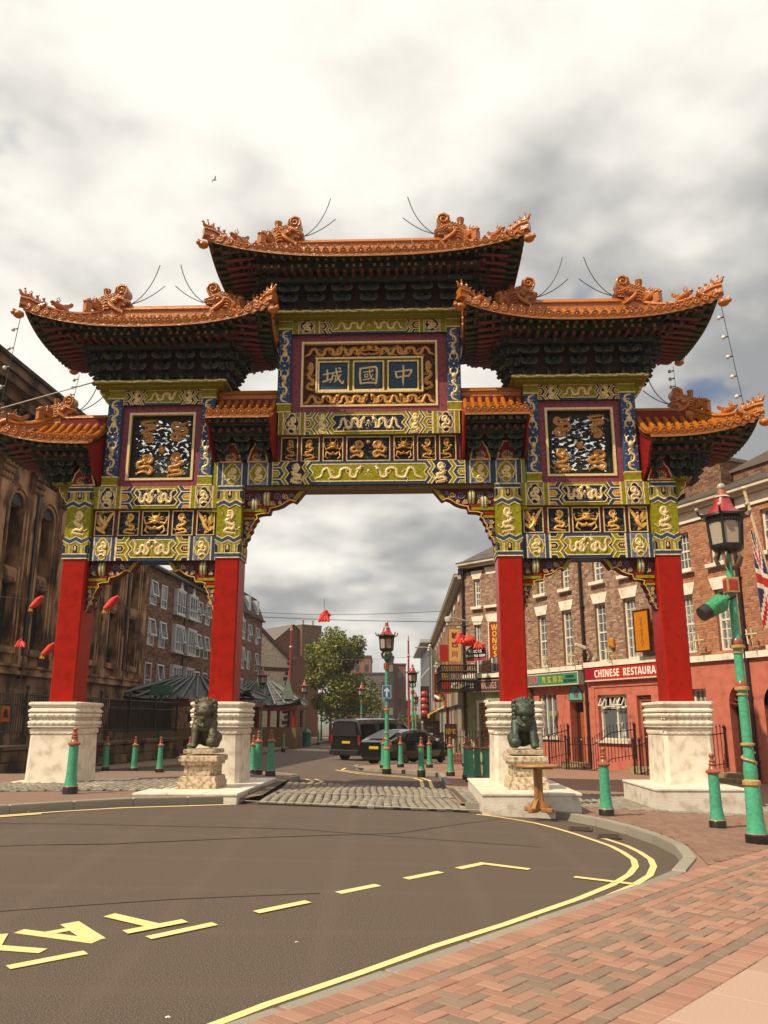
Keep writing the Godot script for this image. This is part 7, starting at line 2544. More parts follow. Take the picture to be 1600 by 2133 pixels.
	tag(og, "orange upright sign with dark stacked letters in front of tall window", "sign")
	var word := "USTAGSOY"
	for i in word.length(): lettering("lettering", word[i], 0.105, Color(0.20, 0.09, 0.04), og, V(6.29, 5.02 - 0.125 * i, 0.362), 1.25)
	b = MB.new()
	for e in [[1.85, 3.0, 0], [5.35, 6.35, 1], [9.1, 10.1, 2]]:
		for i in 3:
			b.col = Color(0.36, 0.30, 0.20) * (1.0 - 0.05 * i)
			b.bb(V(e[0], -0.3, 0.05), V(e[1], 0.12 + 0.13 * i, 1.15 - 0.33 * i))
	for i in 1: pass
	var st := part("door_steps", b, M.sandstone_pale, null, base)
	tag(st, "worn stone steps rising to the three terrace doors", "steps")
	b = MB.new()
	b.col = Color(0.16, 0.12, 0.09)
	for e in [[-2.4, 1.7], [3.1, 5.3], [6.5, 9.0]]: b.bb(V(e[0], -0.3, 1.0), V(e[1], 0.12, 1.16))
	tag(part("area_wall", b, M.sandstone_pale, null, base), "low stone kerb carrying the black railings before the terrace", "kerb wall")
	for e in [["black iron railings before the tall window with white bars", [V(-2.4, 0.1, 1.08), V(0.9, 0.1, 1.08), V(1.75, 0.35, 1.08), V(1.8, 0.55, 0.1)], 0.92], ["black iron railings between the two restaurant doors", [V(3.05, 0.1, 1.08), V(4.4, 0.1, 1.08), V(5.0, 0.35, 1.08), V(5.3, 0.5, 1.08), V(5.3, 0.6, 0.1)], 0.92], ["black iron railings left of the arched pink doorway", [V(6.6, 0.1, 1.08), V(8.3, 0.1, 1.08), V(9.0, 0.4, 1.08), V(9.05, 0.5, 0.1)], 0.95], ["short black railing gate by the open dark doorway under the teal sign", [V(2.0, 0.1, 1.1), V(2.95, 0.1, 1.1)], 1.0], ["short black railing beside the right-hand stone base", [V(6.35, 0.1, 1.1), V(6.6, 0.1, 1.1), V(6.6, 0.4, 0.1)], 0.95]]:
		var h := Node3D.new()
		var o := railing(self, e[1], e[2], 0.14)
		o.transform = base
		tag(o, e[0], "railings", "railings before the terrace")
		h.free()
	b = MB.new()
	b.col = Color(0.72, 0.58, 0.36)
	b.bar(V(11.3, 8.02, 0.85), V(11.5, 4.6, 0.25), 0.045, 8)
	b.ball(V(11.3, 8.06, 0.86), V(0.09, 0.06, 0.09), 8, 5)
	tag(part("flagpole", b, M.satin, null, base), "slender pale flagpole leaning out from the right-hand house", "flagpole")
	var cols := [Color(0.02, 0.025, 0.10), Color(0.62, 0.58, 0.52), Color(0.42, 0.02, 0.02)]
	b = MB.new()
	var nu := 20
	var nv := 40
	for i in nu:
		for j in nv:
			var q := []
			for e in [[i, j], [i + 1, j], [i + 1, j + 1], [i, j + 1]]:
				var u: float = float(e[0]) / nu
				var v: float = float(e[1]) / nv
				q.push_back(V(11.30 + 0.06 * v + (u - 0.45) * (0.16 + 0.40 * v), 6.95 - 2.7 * v - 0.25 * u, 0.7 - 0.3 * v + 0.07 * sin(u * 11.0 + v * 2.0) * (0.3 + v)))
			var u := (i + 0.5) / nu
			var v := (j + 0.5) / nv
			var X := v * 2.0 - 1.0
			var Y := u * 2.0 - 1.0
			var c := 0
			var d1 := absf(X - Y)
			var d2 := absf(X + Y)
			if minf(d1, d2) < 0.26: c = 1
			if minf(d1, d2) < 0.10: c = 2
			if absf(X) < 0.20 or absf(Y) < 0.32: c = 1
			if absf(X) < 0.12 or absf(Y) < 0.20: c = 2
			b.col = cols[c]
			b.quad(q[0], q[1], q[2], q[3])
	tag(part("flag", b, M.cloth, null, base), "red white and blue crossed flag hanging limp beside drainpipe", "flag")
func make_row() -> void:
	var mo := Color(0.36, 0.30, 0.23)
	var w := thing("corner_house", "brown brick corner house with grey restaurant fascia and pale green shop front", "house")
	w.transform = frame(V(3.4, -0.15, -36.0), V(0.6936, 0, 0.7203))
	var up := [[0.68, 3.74, 1.02, 5.80], [1.45, 3.74, 1.95, 5.84], [0.70, 6.56, 1.03, 7.76], [2.5, 3.74, 3.0, 5.84]]
	var b := MB.new()
	brick_face(b, 0.0, 4.1, 3.70, 8.12, up, BROWN_BRICK, mo)
	b.x = Transform3D(Basis(), V(0, 0, -0.1))
	brick_face(b, 1.45, 1.95, 6.56, 7.9, [], BROWN_BRICK, mo)
	b.x = Transform3D()
	part("brickwork", b, M.brick, w).set_meta("kind", "stuff")
	b = MB.new()
	b.col = BROWN_BRICK[1]
	reveals(b, up, 0.12)
	b.col = Color(0.30, 0.36, 0.22)
	plain_face(b, 0.0, 4.1, -0.4, 3.1, [[0.86, 0.7, 1.30, 2.55], [2.0, 0.9, 3.6, 2.6]], 0.03)
	reveals(b, [[0.86, 0.7, 1.30, 2.55], [2.0, 0.9, 3.6, 2.6]], 0.2, 0.03)
	part("wall", b, M.stucco, w)
	for i in 4: sash(w, up[i], 2, 6 if i != 2 else 4, -0.08, [1, 0, 2, 1][i], true, true)
	b = MB.new()
	b.col = Color(0.80, 0.76, 0.66)
	b.prism(P2([1.40, 7.9, 2.0, 7.9, 2.1, 8.2, 1.30, 8.2]), -0.05, 0.022)
	b.cbox(V(1.7, 6.5, 0.03), V(0.8, 0.12, 0.2), 0.01)
	b.bb(V(0.1, 3.56, 0.0), V(4.1, 3.72, 0.2))
	b.bb(V(0.75, 2.55, 0.0), V(1.42, 2.66, 0.14))
	for x in [0.80, 1.36]: b.lathe(V(x, 0.7, 0.08), P2([0.055, 0, 0.05, 0.1, 0.045, 1.75, 0.06, 1.85]), 8)
	part("door_surround", b, M.stucco, w)
	door(w, [0.90, 0.7, 1.27, 2.5], Color(0.45, 0.20, 0.03), -0.1)
	house_shell(w, 0.0, 4.1, 8.45, 7.0, 10.2, BROWN_BRICK[3])
	b = MB.new()
	b.col = Color(0.28, 0.24, 0.20)
	b.bb(V(0.28, 2.98, 0.05), V(3.9, 3.48, 0.24))
	b.col = Color(0.05, 0.04, 0.03)
	b.bb(V(0.33, 3.03, 0.24), V(3.85, 3.43, 0.246))
	b.col = Color(0.10, 0.045, 0.04)
	b.bb(V(0.85, 3.05, 0.246), V(3.83, 3.41, 0.25))
	var fo := part("fascia_sign", b, M.satin, w)
	lettering("lettering", "WONGS  RESTAURANT", 0.26, Color(0.42, 0.25, 0.21), fo, V(2.3, 3.23, 0.252), 0.62)
	lettering("lettering", "CHINESE", 0.06, Color(0.4, 0.35, 0.28), fo, V(0.58, 3.30, 0.25))
	lettering("lettering", "RESTAURANT", 0.06, Color(0.4, 0.35, 0.28), fo, V(0.58, 3.18, 0.25), 0.8)
	b = MB.new()
	b.col = Color(0.33, 0.04, 0.025)
	b.bb(V(1.86, 4.35, 0.3), V(2.42, 5.76, 0.5))
	b.col = Color(0.75, 0.7, 0.6)
	b.bb(V(1.80, 4.33, 0.3), V(1.86, 5.78, 0.5))
	var ws := part("hanging_sign", b, M.satin, null, w.transform)
	tag(ws, "dark red upright sign with yellow letters beside the inner right column", "sign")
	for i in 5: lettering("lettering", "WONGS"[i], 0.23, Color(0.62, 0.42, 0.04), ws, V(2.14, 5.55 - 0.27 * i, 0.502), 1.15)
	b = MB.new()
	b.col = Color(0.66, 0.64, 0.6)
	b.bb(V(0.66, 4.24, 0.55), V(1.76, 4.93, 0.59))
	b.col = Color(0.012, 0.01, 0.01)
	var ar := P2([0.67, 4.35, 1.75, 4.35, 1.75, 4.62])
	for i in 9: ar.push_back(V2(1.75 - 1.08 * (i + 1) / 10.0, 4.62 + 0.28 * sin(PI * (0.18 + 0.72 * (i + 1) / 10.0))))
	ar.push_back(V2(0.67, 4.66))
	b.prism(ar, 0.59, 0.594)
	b.col = Color(0.45, 0.05, 0.09)
	b.bb(V(0.67, 4.25, 0.59), V(1.75, 4.35, 0.596))
	b.prism(P2([1.5, 4.92, 1.75, 4.92, 1.75, 4.66]), 0.594, 0.597)
	var bs := part("agent_sign", b, M.satin, null, w.transform)
	tag(bs, "black estate agent board with white telephone number on brick wall", "sign")
	lettering("lettering", "blacks", 0.17, Color(0.75, 0.74, 0.72), bs, V(1.17, 4.64, 0.596), 1.1, 0.006, "Droid Sans", 400)
	lettering("lettering", "0161 763 5000", 0.10, Color(0.75, 0.74, 0.72), bs, V(1.2, 4.44, 0.596), 1.1, 0.006)
	downpipe("dark drainpipe on the corner house above the flag", w, 0.12, 0.2, 8.1)
	var s := thing("shop_row", "long brick row of shops running away behind the corner house", "building")
	s.transform = frame(V(4.1, -0.3, -68.0), V(-0.02, 0, 1.0))
	b = MB.new()
	var side := []
	for i in 9:
		side.push_back([1.6 + 3.4 * i, 3.8, 2.5 + 3.4 * i, 5.7])
		side.push_back([1.6 + 3.4 * i, 6.2, 2.5 + 3.4 * i, 7.4])
	brick_face(b, 0.0, 31.9, 3.6, 8.1, side, BROWN_BRICK, mo, 0.30, 0.10)
	part("brickwork", b, M.brick, s).set_meta("kind", "stuff")
	b = MB.new()
	b.col = BROWN_BRICK[1]
	reveals(b, side, 0.12)
	part("wall", b, M.stucco, s)
	for h in side: sash(s, h, 2, 4, -0.08, 1, true, true)
	var fronts := [Color(0.60, 0.55, 0.42), Color(0.45, 0.09, 0.06), Color(0.66, 0.60, 0.46), Color(0.12, 0.25, 0.2), Color(0.58, 0.52, 0.40), Color(0.30, 0.05, 0.04), Color(0.62, 0.56, 0.44), Color(0.35, 0.26, 0.2), Color(0.5, 0.44, 0.34)]
	for i in 9:
		b = MB.new()
		b.col = fronts[i]
		var x := 0.6 + 3.48 * i
		b.bb(V(x, -0.4, -0.02), V(x + 3.4, 0.7, 0.06))
		b.bb(V(x, 2.7, -0.02), V(x + 3.4, 3.5, 0.22))
		for k in [0.0, 1.1, 2.3, 3.15]: b.bb(V(x + k, 0.7, -0.02), V(x + k + 0.25, 2.7, 0.1))
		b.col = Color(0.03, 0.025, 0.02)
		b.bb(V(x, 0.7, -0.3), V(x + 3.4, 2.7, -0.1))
		part("shop_front", b, M.satin, s)
	house_shell(s, 0.0, 31.9, 8.2, 7.0, 10.0, BROWN_BRICK[3])
	b = MB.new()
	b.col = Color(0.66, 0.40, 0.13)
	b.bb(V(2.64, 3.55, -34.5), V(3.18, 5.42, -34.42))
	b.col = Color(0.30, 0.12, 0.05)
	b.x = Transform3D(Basis(), V(2.91, 4.485, -34.42))
	b.strip(rect(-0.26, -0.92, 0.26, 0.92), 0.02, -0.02, 0.012, true)
	b.x = Transform3D()
	b.col = Color(0.30, 0.025, 0.02)
	for e in [["new", 5.10], ["four", 4.72], ["river", 4.36]]: han(b, e[0], V(2.91, e[1], -34.42), 0.26, 0.032)
	b.col = Color(0.04, 0.03, 0.03)
	b.bar(V(2.5, 5.5, -34.46), V(3.6, 5.5, -34.46), 0.02, 5)
	var ob := part("hanging_sign", b, M.satin)
	tag(ob, "tall orange hanging sign with dark red characters over the corner pavement", "sign")
	for e in [["CHILLI", 3.98], ["CHILLI", 3.78]]: lettering("lettering", e[0], 0.13, Color(0.40, 0.10, 0.12), ob, V(2.91, e[1], -34.412), 0.85)
	b = MB.new()
	b.col = Color(0.40, 0.02, 0.02)
	b.bb(V(2.72, 2.95, -41.0), V(3.22, 5.3, -40.94))
	b.col = Color(0.65, 0.42, 0.06)
	han(b, "fortune", V(2.97, 4.3, -40.94), 0.34, 0.04)
	han(b, "rice", V(2.97, 3.85, -40.94), 0.34, 0.04)
	var rbn := part("banner", b, M.satin)
	tag(rbn, "red vertical banner between the flagpoles and the black balcony", "banner")
	b = MB.new()
	b.col = Color(0.10, 0.012, 0.012)
	b.bb(V(2.62, 2.62, -44.6), V(3.16, 4.12, -44.5))
	b.col = Color(0.62, 0.20, 0.02)
	b.x = Transform3D(Basis(), V(2.89, 3.37, -44.5))
	b.strip(rect(-0.26, -0.74, 0.26, 0.74), 0.03, -0.02, 0.012, true)
	b.x = Transform3D()
	b.col = Color(0.66, 0.36, 0.03)
	for e in [["north", 3.9], ["land", 3.58], ["rice", 3.24], ["shop", 2.9]]: han(b, e[0], V(2.89, e[1], -44.5), 0.27, 0.036)
	tag(part("hanging_sign", b, M.satin), "dark red vertical sign with four orange characters farther down the row", "sign")
	b = MB.new()
	b.col = Color(0.42, 0.06, 0.05)
	for i in 4: b.ball(V(2.75, 2.2 + 0.42 * i, -58.0), V(0.28, 0.24, 0.2), 9, 6)
	b.col = Color(0.05, 0.02, 0.02)
	b.bb(V(2.5, 1.8, -58.2), V(3.1, 4.0, -58.1))
	tag(part("shop_sign", b, M.satin), "black sign with four red lobes at the far end of the row", "sign")
	b = MB.new()
	b.col = Color(0.012, 0.010, 0.010)
	b.bb(V(2.3, 2.86, -36.4), V(3.7, 2.92, -33.9))
	for i in 16:
		for e in [V(2.3 + 1.4 * i / 15.0, 2.9, -33.9), V(2.3, 2.9, -36.4 + 2.5 * i / 15.0)]:
			b.bar(e, e + V(0, 0.95, 0), 0.022, 5)
			curl(b, V2(0, 0), 0.001, 0.001, 1.0)
			b.ball(e + V(0, 0.35, 0), V(0.06, 0.09, 0.06), 6, 4)
			b.ball(e + V(0, 0.7, 0), V(0.06, 0.07, 0.06), 6, 4)
	b.bar(V(2.3, 3.85, -33.9), V(3.7, 3.85, -33.9), 0.03, 5)
	b.bar(V(2.3, 3.85, -33.9), V(2.3, 3.85, -36.4), 0.03, 5)
	b.col = Color(0.6, 0.56, 0.48)
	for i in 9: b.ball(V(2.2, 2.70 - 0.02 * i, -36.4 + 0.3 * i), V(0.05, 0.07, 0.05), 6, 4)
	tag(part("iron_balcony", b, M.iron), "black wrought iron balcony projecting from the corner of the row", "balcony")
	b = MB.new()
	b.col = Color(0.7, 0.66, 0.58)
	for i in 3:
		b.bar(V(2.9, 3.5, -36.2 - 0.4 * i), V(1.95, 4.75 - 0.06 * i, -35.6 - 0.4 * i), 0.026, 6)
		b.ball(V(1.95, 4.78 - 0.06 * i, -35.6 - 0.4 * i), V(0.07, 0.07, 0.07), 7, 5)
	tag(part("flagpoles", b, M.satin), "three bare white flagpoles slanting out over the iron balcony", "flagpoles")
	b = MB.new()
	b.col = Color(0.62, 0.60, 0.55)
	b.lathe(V(2.62, 5.62, -33.6), P2([0.05, -0.12, 0.14, -0.06, 0.17, 0.06, 0.16, 0.14, 0.0, 0.17]), 12)
	b.bar(V(2.62, 5.76, -33.6), V(3.5, 5.7, -34.6), 0.035, 6)
	tag(part("dome_camera", b, M.satin), "white dome security camera on an arm at the corner eaves", "camera")
	for e in [[2.72, 2.0, -49.5, Color(0.72, 0.42, 0.03), "yellow shop awning below the four-character sign"], [2.75, 2.62, -37.6, Color(0.10, 0.20, 0.06), "folded green shop awning beside the corner house"]]:
		b = MB.new()
		b.col = e[3]
		var x: float = e[0]
		for i in 8:
			var z: float = e[2] + 0.28 * i
			b.face(PackedVector3Array([V(x + 0.8, e[1] + 0.55, z), V(x + 0.8, e[1] + 0.55, z + 0.27), V(x - 0.2, e[1] + 0.06 * (i % 2), z + 0.27), V(x - 0.2, e[1] + 0.06 * (i % 2), z)]), V(-1, 1, 0))
			b.face(PackedVector3Array([V(x - 0.2, e[1] + 0.06, z), V(x - 0.2, e[1] + 0.06, z + 0.27), V(x - 0.2, e[1] - 0.16, z + 0.2), V(x - 0.2, e[1] - 0.16, z + 0.05)]), V(-1, 0, 0))
		tag(part("awning", b, M.cloth), e[4], "awning")
	b = MB.new()
	b.col = Color(0.06, 0.02, 0.02)
	b.bb(V(2.75, 0.9, -38.9), V(3.3, 1.55, -38.8))
	b.col = Color(0.55, 0.28, 0.03)
	han(b, "fortune", V(2.9, 1.22, -38.8), 0.24, 0.035)
	han(b, "home", V(3.15, 1.22, -38.8), 0.24, 0.035)
	b.col = Color(0.05, 0.02, 0.015)
	for x in [2.78, 3.26]: b.bar(V(x, -0.2, -38.86), V(x, 0.95, -38.86), 0.03, 5)
	tag(part("menu_board", b, M.satin), "dark menu board with gilt characters above the railings", "sign")
	b = MB.new()
	b.col = Color(0.30, 0.12, 0.09)
	for i in 3: b.bb(V(2.55 + 0.1 * i, -0.4, -37.4), V(4.0, 0.02 + 0.16 * i, -35.2 - 0.25 * i))
	tag(part("brick_steps", b, M.brick), "red brick steps at the corner house behind the far bollards", "steps")
	for e in [["black railings along the basement of the corner house", [V(2.75, 0.0, -34.9), V(3.4, 0.0, -34.2), V(5.4, 0.0, -32.1)]], ["black railings beside the red brick steps, running down the street", [V(2.62, -0.1, -38.0), V(2.75, -0.3, -47.0)]]]: tag(railing(self, e[1], 1.05, 0.16), e[0], "railings")
	b = MB.new()
	b.col = Color(0.02, 0.018, 0.02)
	b.cbox(V(2.55, 0.40, -46.5), V(0.42, 1.9, 0.3), 0.04)
	b.col = Color(0.5, 0.5, 0.48)
	b.bb(V(2.46, 0.55, -46.34), V(2.64, 1.05, -46.33))
	tag(part("parking_meter", b, M.satin), "black pay machine with grey panel on the right-hand pavement", "parking meter")
	b = MB.new()
	b.col = Color(0.13, 0.05, 0.03)
	b.bb(V(2.75, -0.9, -60.0), V(4.2, 1.7, -58.6))
	b.col = Color(0.10, 0.06, 0.05)
	b.prism(P2([2.4, 1.7, 4.4, 1.7, 4.4, 2.35, 3.4, 2.4]), -60.2, -58.3, true)
	tag(part("porch", b, M.brick), "small dark brick porch with sloping roof down the street", "porch")
	b = MB.new()
	b.col = Color(0.10, 0.11, 0.12)
	b.bb(V(4.0, -1.0, -92.0), V(12.0, 8.4, -74.0))
	b.col = Color(0.5, 0.5, 0.48)
	b.bb(V(3.2, 8.4, -92.5), V(12.0, 8.7, -73.5))
	for i in 3: b.bb(V(3.96, 1.5 + 2.3 * i, -92.0), V(4.02, 1.7 + 2.3 * i, -74.0))
	tag(part("modern_block", b, M.satin), "dark modern block with flat projecting roof past the row of shops", "building")
	for e in [[3.0, 4.43, -29.8, 1.0, 0, "round red paper lantern hanging over the agent board"], [2.45, 4.30, -27.2, 0.8, 1, "torn red paper lantern beside the orange sign"], [4.55, 4.5, -30.6, 0.72, 0, "small red paper lantern hanging before the tall windows"], [-1.75, 4.65, -24.2, 0.8, 1, "torn red lantern dangling alone under the centre of the arch"], [-7.75, 4.9, -23.4, 0.8, 2, "upper right fish-shaped red lantern before the brick flats"], [-9.95, 4.95, -23.6, 0.7, 2, "upper left fish-shaped red lantern before the church"], [-9.4, 3.6, -23.4, 0.7, 2, "lower fish-shaped red lantern with yellow tail"], [-10.3, 3.8, -23.6, 0.55, 1, "ragged red lantern scrap left of the fish lanterns"], [3.25, 4.25, -29.2, 0.6, 1, "red lantern scrap tied against the dark red letter sign"]]:
		b = MB.new()
		var k: float = e[3]
		b.col = Color(0.62, 0.028, 0.015)
		b.x = Transform3D(Basis(), V(e[0], e[1], e[2]))
		if e[4] == 0:
			for i in 8: b.ball(V(0, 0, 0), V(0.30 * k * (1.0 - 0.02 * (i % 2)), 0.19 * k, 0.30 * k), 16, 8) if i == 0 else b.bar(V(0.30 * k * cos(i), 0, 0.3 * k * sin(i)), V(0.29 * k * cos(i), 0.03, 0.29 * k * sin(i)), 0.006, 4)
			b.col = Color(0.5, 0.3, 0.05)
			b.lathe(V(0, 0.18 * k, 0), P2([0.09 * k, 0, 0.09 * k, 0.05]), 8)
			for i in 5: b.bar(V(0.03 * (i - 2), -0.18 * k, 0), V(0.035 * (i - 2), -0.34 * k, 0), 0.008, 4)
		elif e[4] == 1:
			for i in 4: b.tube(P3([-0.2 * k + 0.1 * i, -0.22 * k, 0.03 * i, 0.02 * i, 0.02, 0, 0.1 * k + 0.04 * i, 0.2 * k - 0.05 * i, 0.02]), PackedFloat32Array([0.05 * k, 0.13 * k, 0.03]), 6)
			b.ball(V(0.0, 0.0, 0), V(0.17 * k, 0.13 * k, 0.1 * k), 8, 5)
		else:
			b.tube(P3([-0.22 * k, -0.2 * k, 0, -0.05 * k, -0.1 * k, 0, 0.12 * k, 0.1 * k, 0, 0.26 * k, 0.24 * k, 0.02]), PackedFloat32Array([0.04, 0.14 * k, 0.15 * k, 0.05]), 8)
			b.col = Color(0.6, 0.35, 0.03)
			for i in 3: b.bar(V(-0.2 * k, -0.2 * k, 0), V(-0.28 * k + 0.06 * i, -0.36 * k, 0), 0.02, 4)
		b.col = Color(0.05, 0.05, 0.05)
		b.bar(V(0, 0.15 * k, 0), V(0, 0.5, 0), 0.006, 4)
		b.x = Transform3D()
		tag(part("paper_lantern", b, M.paper), e[5], "lantern", "red paper lanterns on the wires")
	for e in [[V(-11.0, 7.2, -40), V(3.4, 6.6, -38), "upper thin black wire strung across the street under the arch"], [V(-9.0, 6.3, -60), V(3.8, 6.0, -56), "lower thin black wire strung across the street under the arch"], [V(-14, 5.5, -24.5), V(6.2, 5.2, -30.4), "lantern wire crossing just behind the gateway"]]:
		b = MB.new()
		b.col = Color(0.05, 0.045, 0.04)
		var pts := PackedVector3Array()
		for i in 15:
			var t := i / 14.0
			var p: Vector3 = e[0].lerp(e[1], t)
			pts.push_back(p - V(0, 0.35 * sin(PI * t), 0))
		b.tube(pts, PackedFloat32Array([0.011]), 4)
		tag(part("overhead_wire", b, M.iron), e[2], "wire")
func bar_fence(b: MB, a: Vector3, d: Vector3, h: float, step: float) -> void:
	var n := int(a.distance_to(d) / step)
	for i in n + 1:
		var p := a.lerp(d, float(i) / n)
		b.bar(p, p + V(0, h, 0), 0.014, 4)
	for y in [0.1, h * 0.72, h - 0.04]: b.bar(a + V(0, y, 0), d + V(0, y, 0), 0.022, 4)
func make_left() -> void:
	var ux := V(0.0892, 0, -0.996)
	var base := frame(V(-15.2, -0.1, -29.0), ux)
	var stone := Color(0.52, 0.32, 0.18)
	var ch := thing("church", "soot-stained sandstone church with tall round-arched windows at the left edge", "church")
	ch.transform = base
	var b := MB.new()
	var holes := []
	var heads := []
	for i in range(-3, 6):
		var c := 3.45 + 2.56 * i
		holes.push_back([c - 0.55, 4.65, c + 0.55, 7.15])
		holes.push_back([c - 0.55, 7.75, c + 0.55, 10.3])
		heads.push_back(c)
	b.col = stone
	plain_face(b, -6.5, 17.6, 3.9, 12.0, holes)
	reveals(b, holes, 0.7)
	for i in holes.size():
		if i % 2 == 0: continue
		var c: float = heads[i / 2]
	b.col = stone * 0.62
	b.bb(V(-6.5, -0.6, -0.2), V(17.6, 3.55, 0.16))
	b.col = stone
	b.bb(V(-6.5, 3.55, -0.2), V(17.6, 3.7, 0.30))
	b.bb(V(-6.5, 3.7, -0.2), V(17.6, 3.85, 0.22))
	b.bb(V(-6.5, 3.85, -0.2), V(17.6, 3.95, 0.28))
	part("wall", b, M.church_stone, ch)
	for c in heads:
		b = MB.new()
		b.col = stone
		for r in [[0.62, 0.07, 0.10], [0.78, 0.06, 0.16], [0.90, 0.05, 0.08]]:
			var p := PackedVector2Array()
			p.push_back(V2(c - r[0], 4.4))
			for k in 15:
				var a := PI - PI * k / 14.0
				p.push_back(V2(c + r[0] * cos(a), 10.2 + r[0] * sin(a)))
			p.push_back(V2(c + r[0], 4.4))
			b.strip(p, r[1] * 2.0, -0.02, r[2])
		b.bb(V(c - 0.62, 4.35, -0.02), V(c + 0.62, 4.6, 0.2))
		b.bb(V(c - 0.55, 7.2, -0.35), V(c + 0.55, 7.7, 0.05))
		b.col = stone * 0.85
		b.bb(V(c - 0.4, 7.3, 0.05), V(c + 0.4, 7.6, 0.10))
		b.col = stone
		for k in 8:
			var a0 := PI * k / 8.0
			var a1 := PI * (k + 1) / 8.0
			b.face(PackedVector3Array([V(c + 0.55 * cos(a0), 10.3, -0.01), V(c + 0.55 * cos(a0), 10.3 - 0.001, -0.01), V(c, 10.3, -0.01)]), V(0, 0, 1))
		var o := part("window_surround", b, M.church_stone, ch)
		b = MB.new()
		b.col = Color(0.014, 0.012, 0.010)
		b.bb(V(c - 0.56, 7.7, -0.6), V(c + 0.56, 10.35, -0.5))
		var hd := PackedVector2Array()
		for k in 13: hd.push_back(V2(c + 0.55 * cos(PI * k / 12.0), 10.26 + 0.55 * sin(PI * k / 12.0)))
		b.prism(hd, -0.02, 0.012)
		part("dark_opening", b, M.plain, o)
		b = MB.new()
		b.col = Color(0.03, 0.028, 0.026)
		b.bb(V(c - 0.55, 4.6, -0.34), V(c + 0.55, 7.2, -0.30))
		b.col = Color(0.075, 0.065, 0.055)
		for k in 7: b.bb(V(c - 0.55, 4.75 + 0.36 * k, -0.30), V(c + 0.55, 4.765 + 0.36 * k, -0.285))
		for k in 3: b.bb(V(c - 0.28 + 0.28 * k - 0.007, 4.6, -0.30), V(c - 0.28 + 0.28 * k + 0.007, 7.2, -0.286))
		part("leaded_window", b, M.satin, o)
	for i in range(-3, 7):
		var x := 3.45 + 2.56 * i - 1.28
		b = MB.new()
		b.col = stone * 1.04
		b.bb(V(x - 0.26, 3.95, -0.02), V(x + 0.26, 11.0, 0.20))
		b.bb(V(x - 0.34, 3.95, -0.02), V(x + 0.34, 4.3, 0.27))
		b.col = stone * 0.7
		b.bb(V(x - 0.24, 11.0, -0.02), V(x + 0.24, 11.9, 0.22))
		for k in 3:
			for j in 4: b.ball(V(x - 0.30 + 0.2 * j, 11.12 + 0.26 * k, 0.24 + 0.05 * k), V(0.10, 0.14, 0.09), 6, 4)
		for s in [-1.0, 1.0]: b.ball(V(x + 0.36 * s, 11.82, 0.30), V(0.12, 0.12, 0.12), 8, 5)
		b.col = stone
		b.bb(V(x - 0.44, 11.92, -0.02), V(x + 0.44, 12.05, 0.42))
		part("pilaster", b, M.church_stone, ch)
	b = MB.new()
	b.col = stone * 0.9
	b.bb(V(-6.5, 12.05, -0.5), V(17.8, 12.9, 0.26))
	b.bb(V(-6.5, 12.9, -0.5), V(17.8, 14.0, 0.16))
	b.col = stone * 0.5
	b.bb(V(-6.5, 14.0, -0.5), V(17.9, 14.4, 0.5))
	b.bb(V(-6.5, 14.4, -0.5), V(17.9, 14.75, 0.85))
	b.bb(V(-6.5, 14.75, -0.5), V(17.9, 15.1, 1.0))
	b.col = Color(0.08, 0.06, 0.05)
	b.bb(V(-6.5, 15.1, -0.5), V(17.95, 15.25, 1.12))
	for i in 40: b.bb(V(-6.4 + 0.61 * i, 13.8, 0.16), V(-6.1 + 0.61 * i, 14.0, 0.44))
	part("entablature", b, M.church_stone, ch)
	b = MB.new()
	b.col = stone * 0.8
	b.bb(V(-6.6, -0.6, -14.0), V(17.6, 15.0, -0.7))
	b.col = Color(0.08, 0.07, 0.06)
	b.prism(P2([-6.6, 15.0, 17.6, 15.0, 17.6, 15.3, -6.6, 15.3]), -14.0, -0.2)
	part("body", b, M.church_stone, ch)
	b = MB.new()
	b.col = Color(0.02, 0.015, 0.013)
	for x in [4.75, 14.95]: b.bar(V(x, 3.4, 0.25), V(x, 11.0, 0.25), 0.06, 7)
	part("drainpipe", b, M.iron, ch)
	var fl := thing("brick_flats", "four-storey dark brick flats with white plastic windows beyond the church", "flats")
	fl.transform = base
	b = MB.new()
	b.col = Color(1, 1, 1)
	var fx0 := 17.9
	var fx1 := 46.6
	var wins := []
	for grp in [[19.2, 0], [21.05, 0], [23.6, 1], [26.1, 1], [28.1, 0], [29.9, 0], [32.0, 0], [34.0, 0], [36.0, 1], [38.9, 1], [42.0, 0], [44.7, 0]]:
		for row in 3:
			var y: float = [3.5, 6.0, 8.35][row]
			var hw := 0.52 if grp[1] == 0 else 0.78
			wins.push_back([grp[0] - hw, y, grp[0] + hw, y + (1.55 if row < 2 else 1.42), grp[1], row])
	var hs := []
	for w in wins: hs.push_back([w[0], w[1], w[2], w[3]])
	brick_face(b, fx0, fx1, -0.3, 10.55, hs, DARK_BRICK, Color(0.20, 0.13, 0.08), 0.34, 0.115)
	part("brickwork", b, M.brick, fl).set_meta("kind", "stuff")
	b = MB.new()
	b.col = DARK_BRICK[1]
	reveals(b, hs, 0.1)
	b.bb(V(fx0, -0.6, -9.0), V(fx1, 10.5, -0.12))
	b.col = Color(0.07, 0.05, 0.045)
	b.face(PackedVector3Array([V(fx0, 10.55, 0.25), V(31.0, 10.55, 0.25), V(31.0, 12.6, -3.5), V(fx0, 12.6, -3.5)]), V(0, 1, 1))
	b.face(PackedVector3Array([V(31.0, 10.5, 0.2), V(fx1, 10.5, 0.2), V(fx1, 12.5, -0.6), V(31.0, 12.5, -0.6)]), V(0, 0.3, 1))
	b.bb(V(31.0, 12.4, -8.0), V(fx1, 12.55, -0.55))
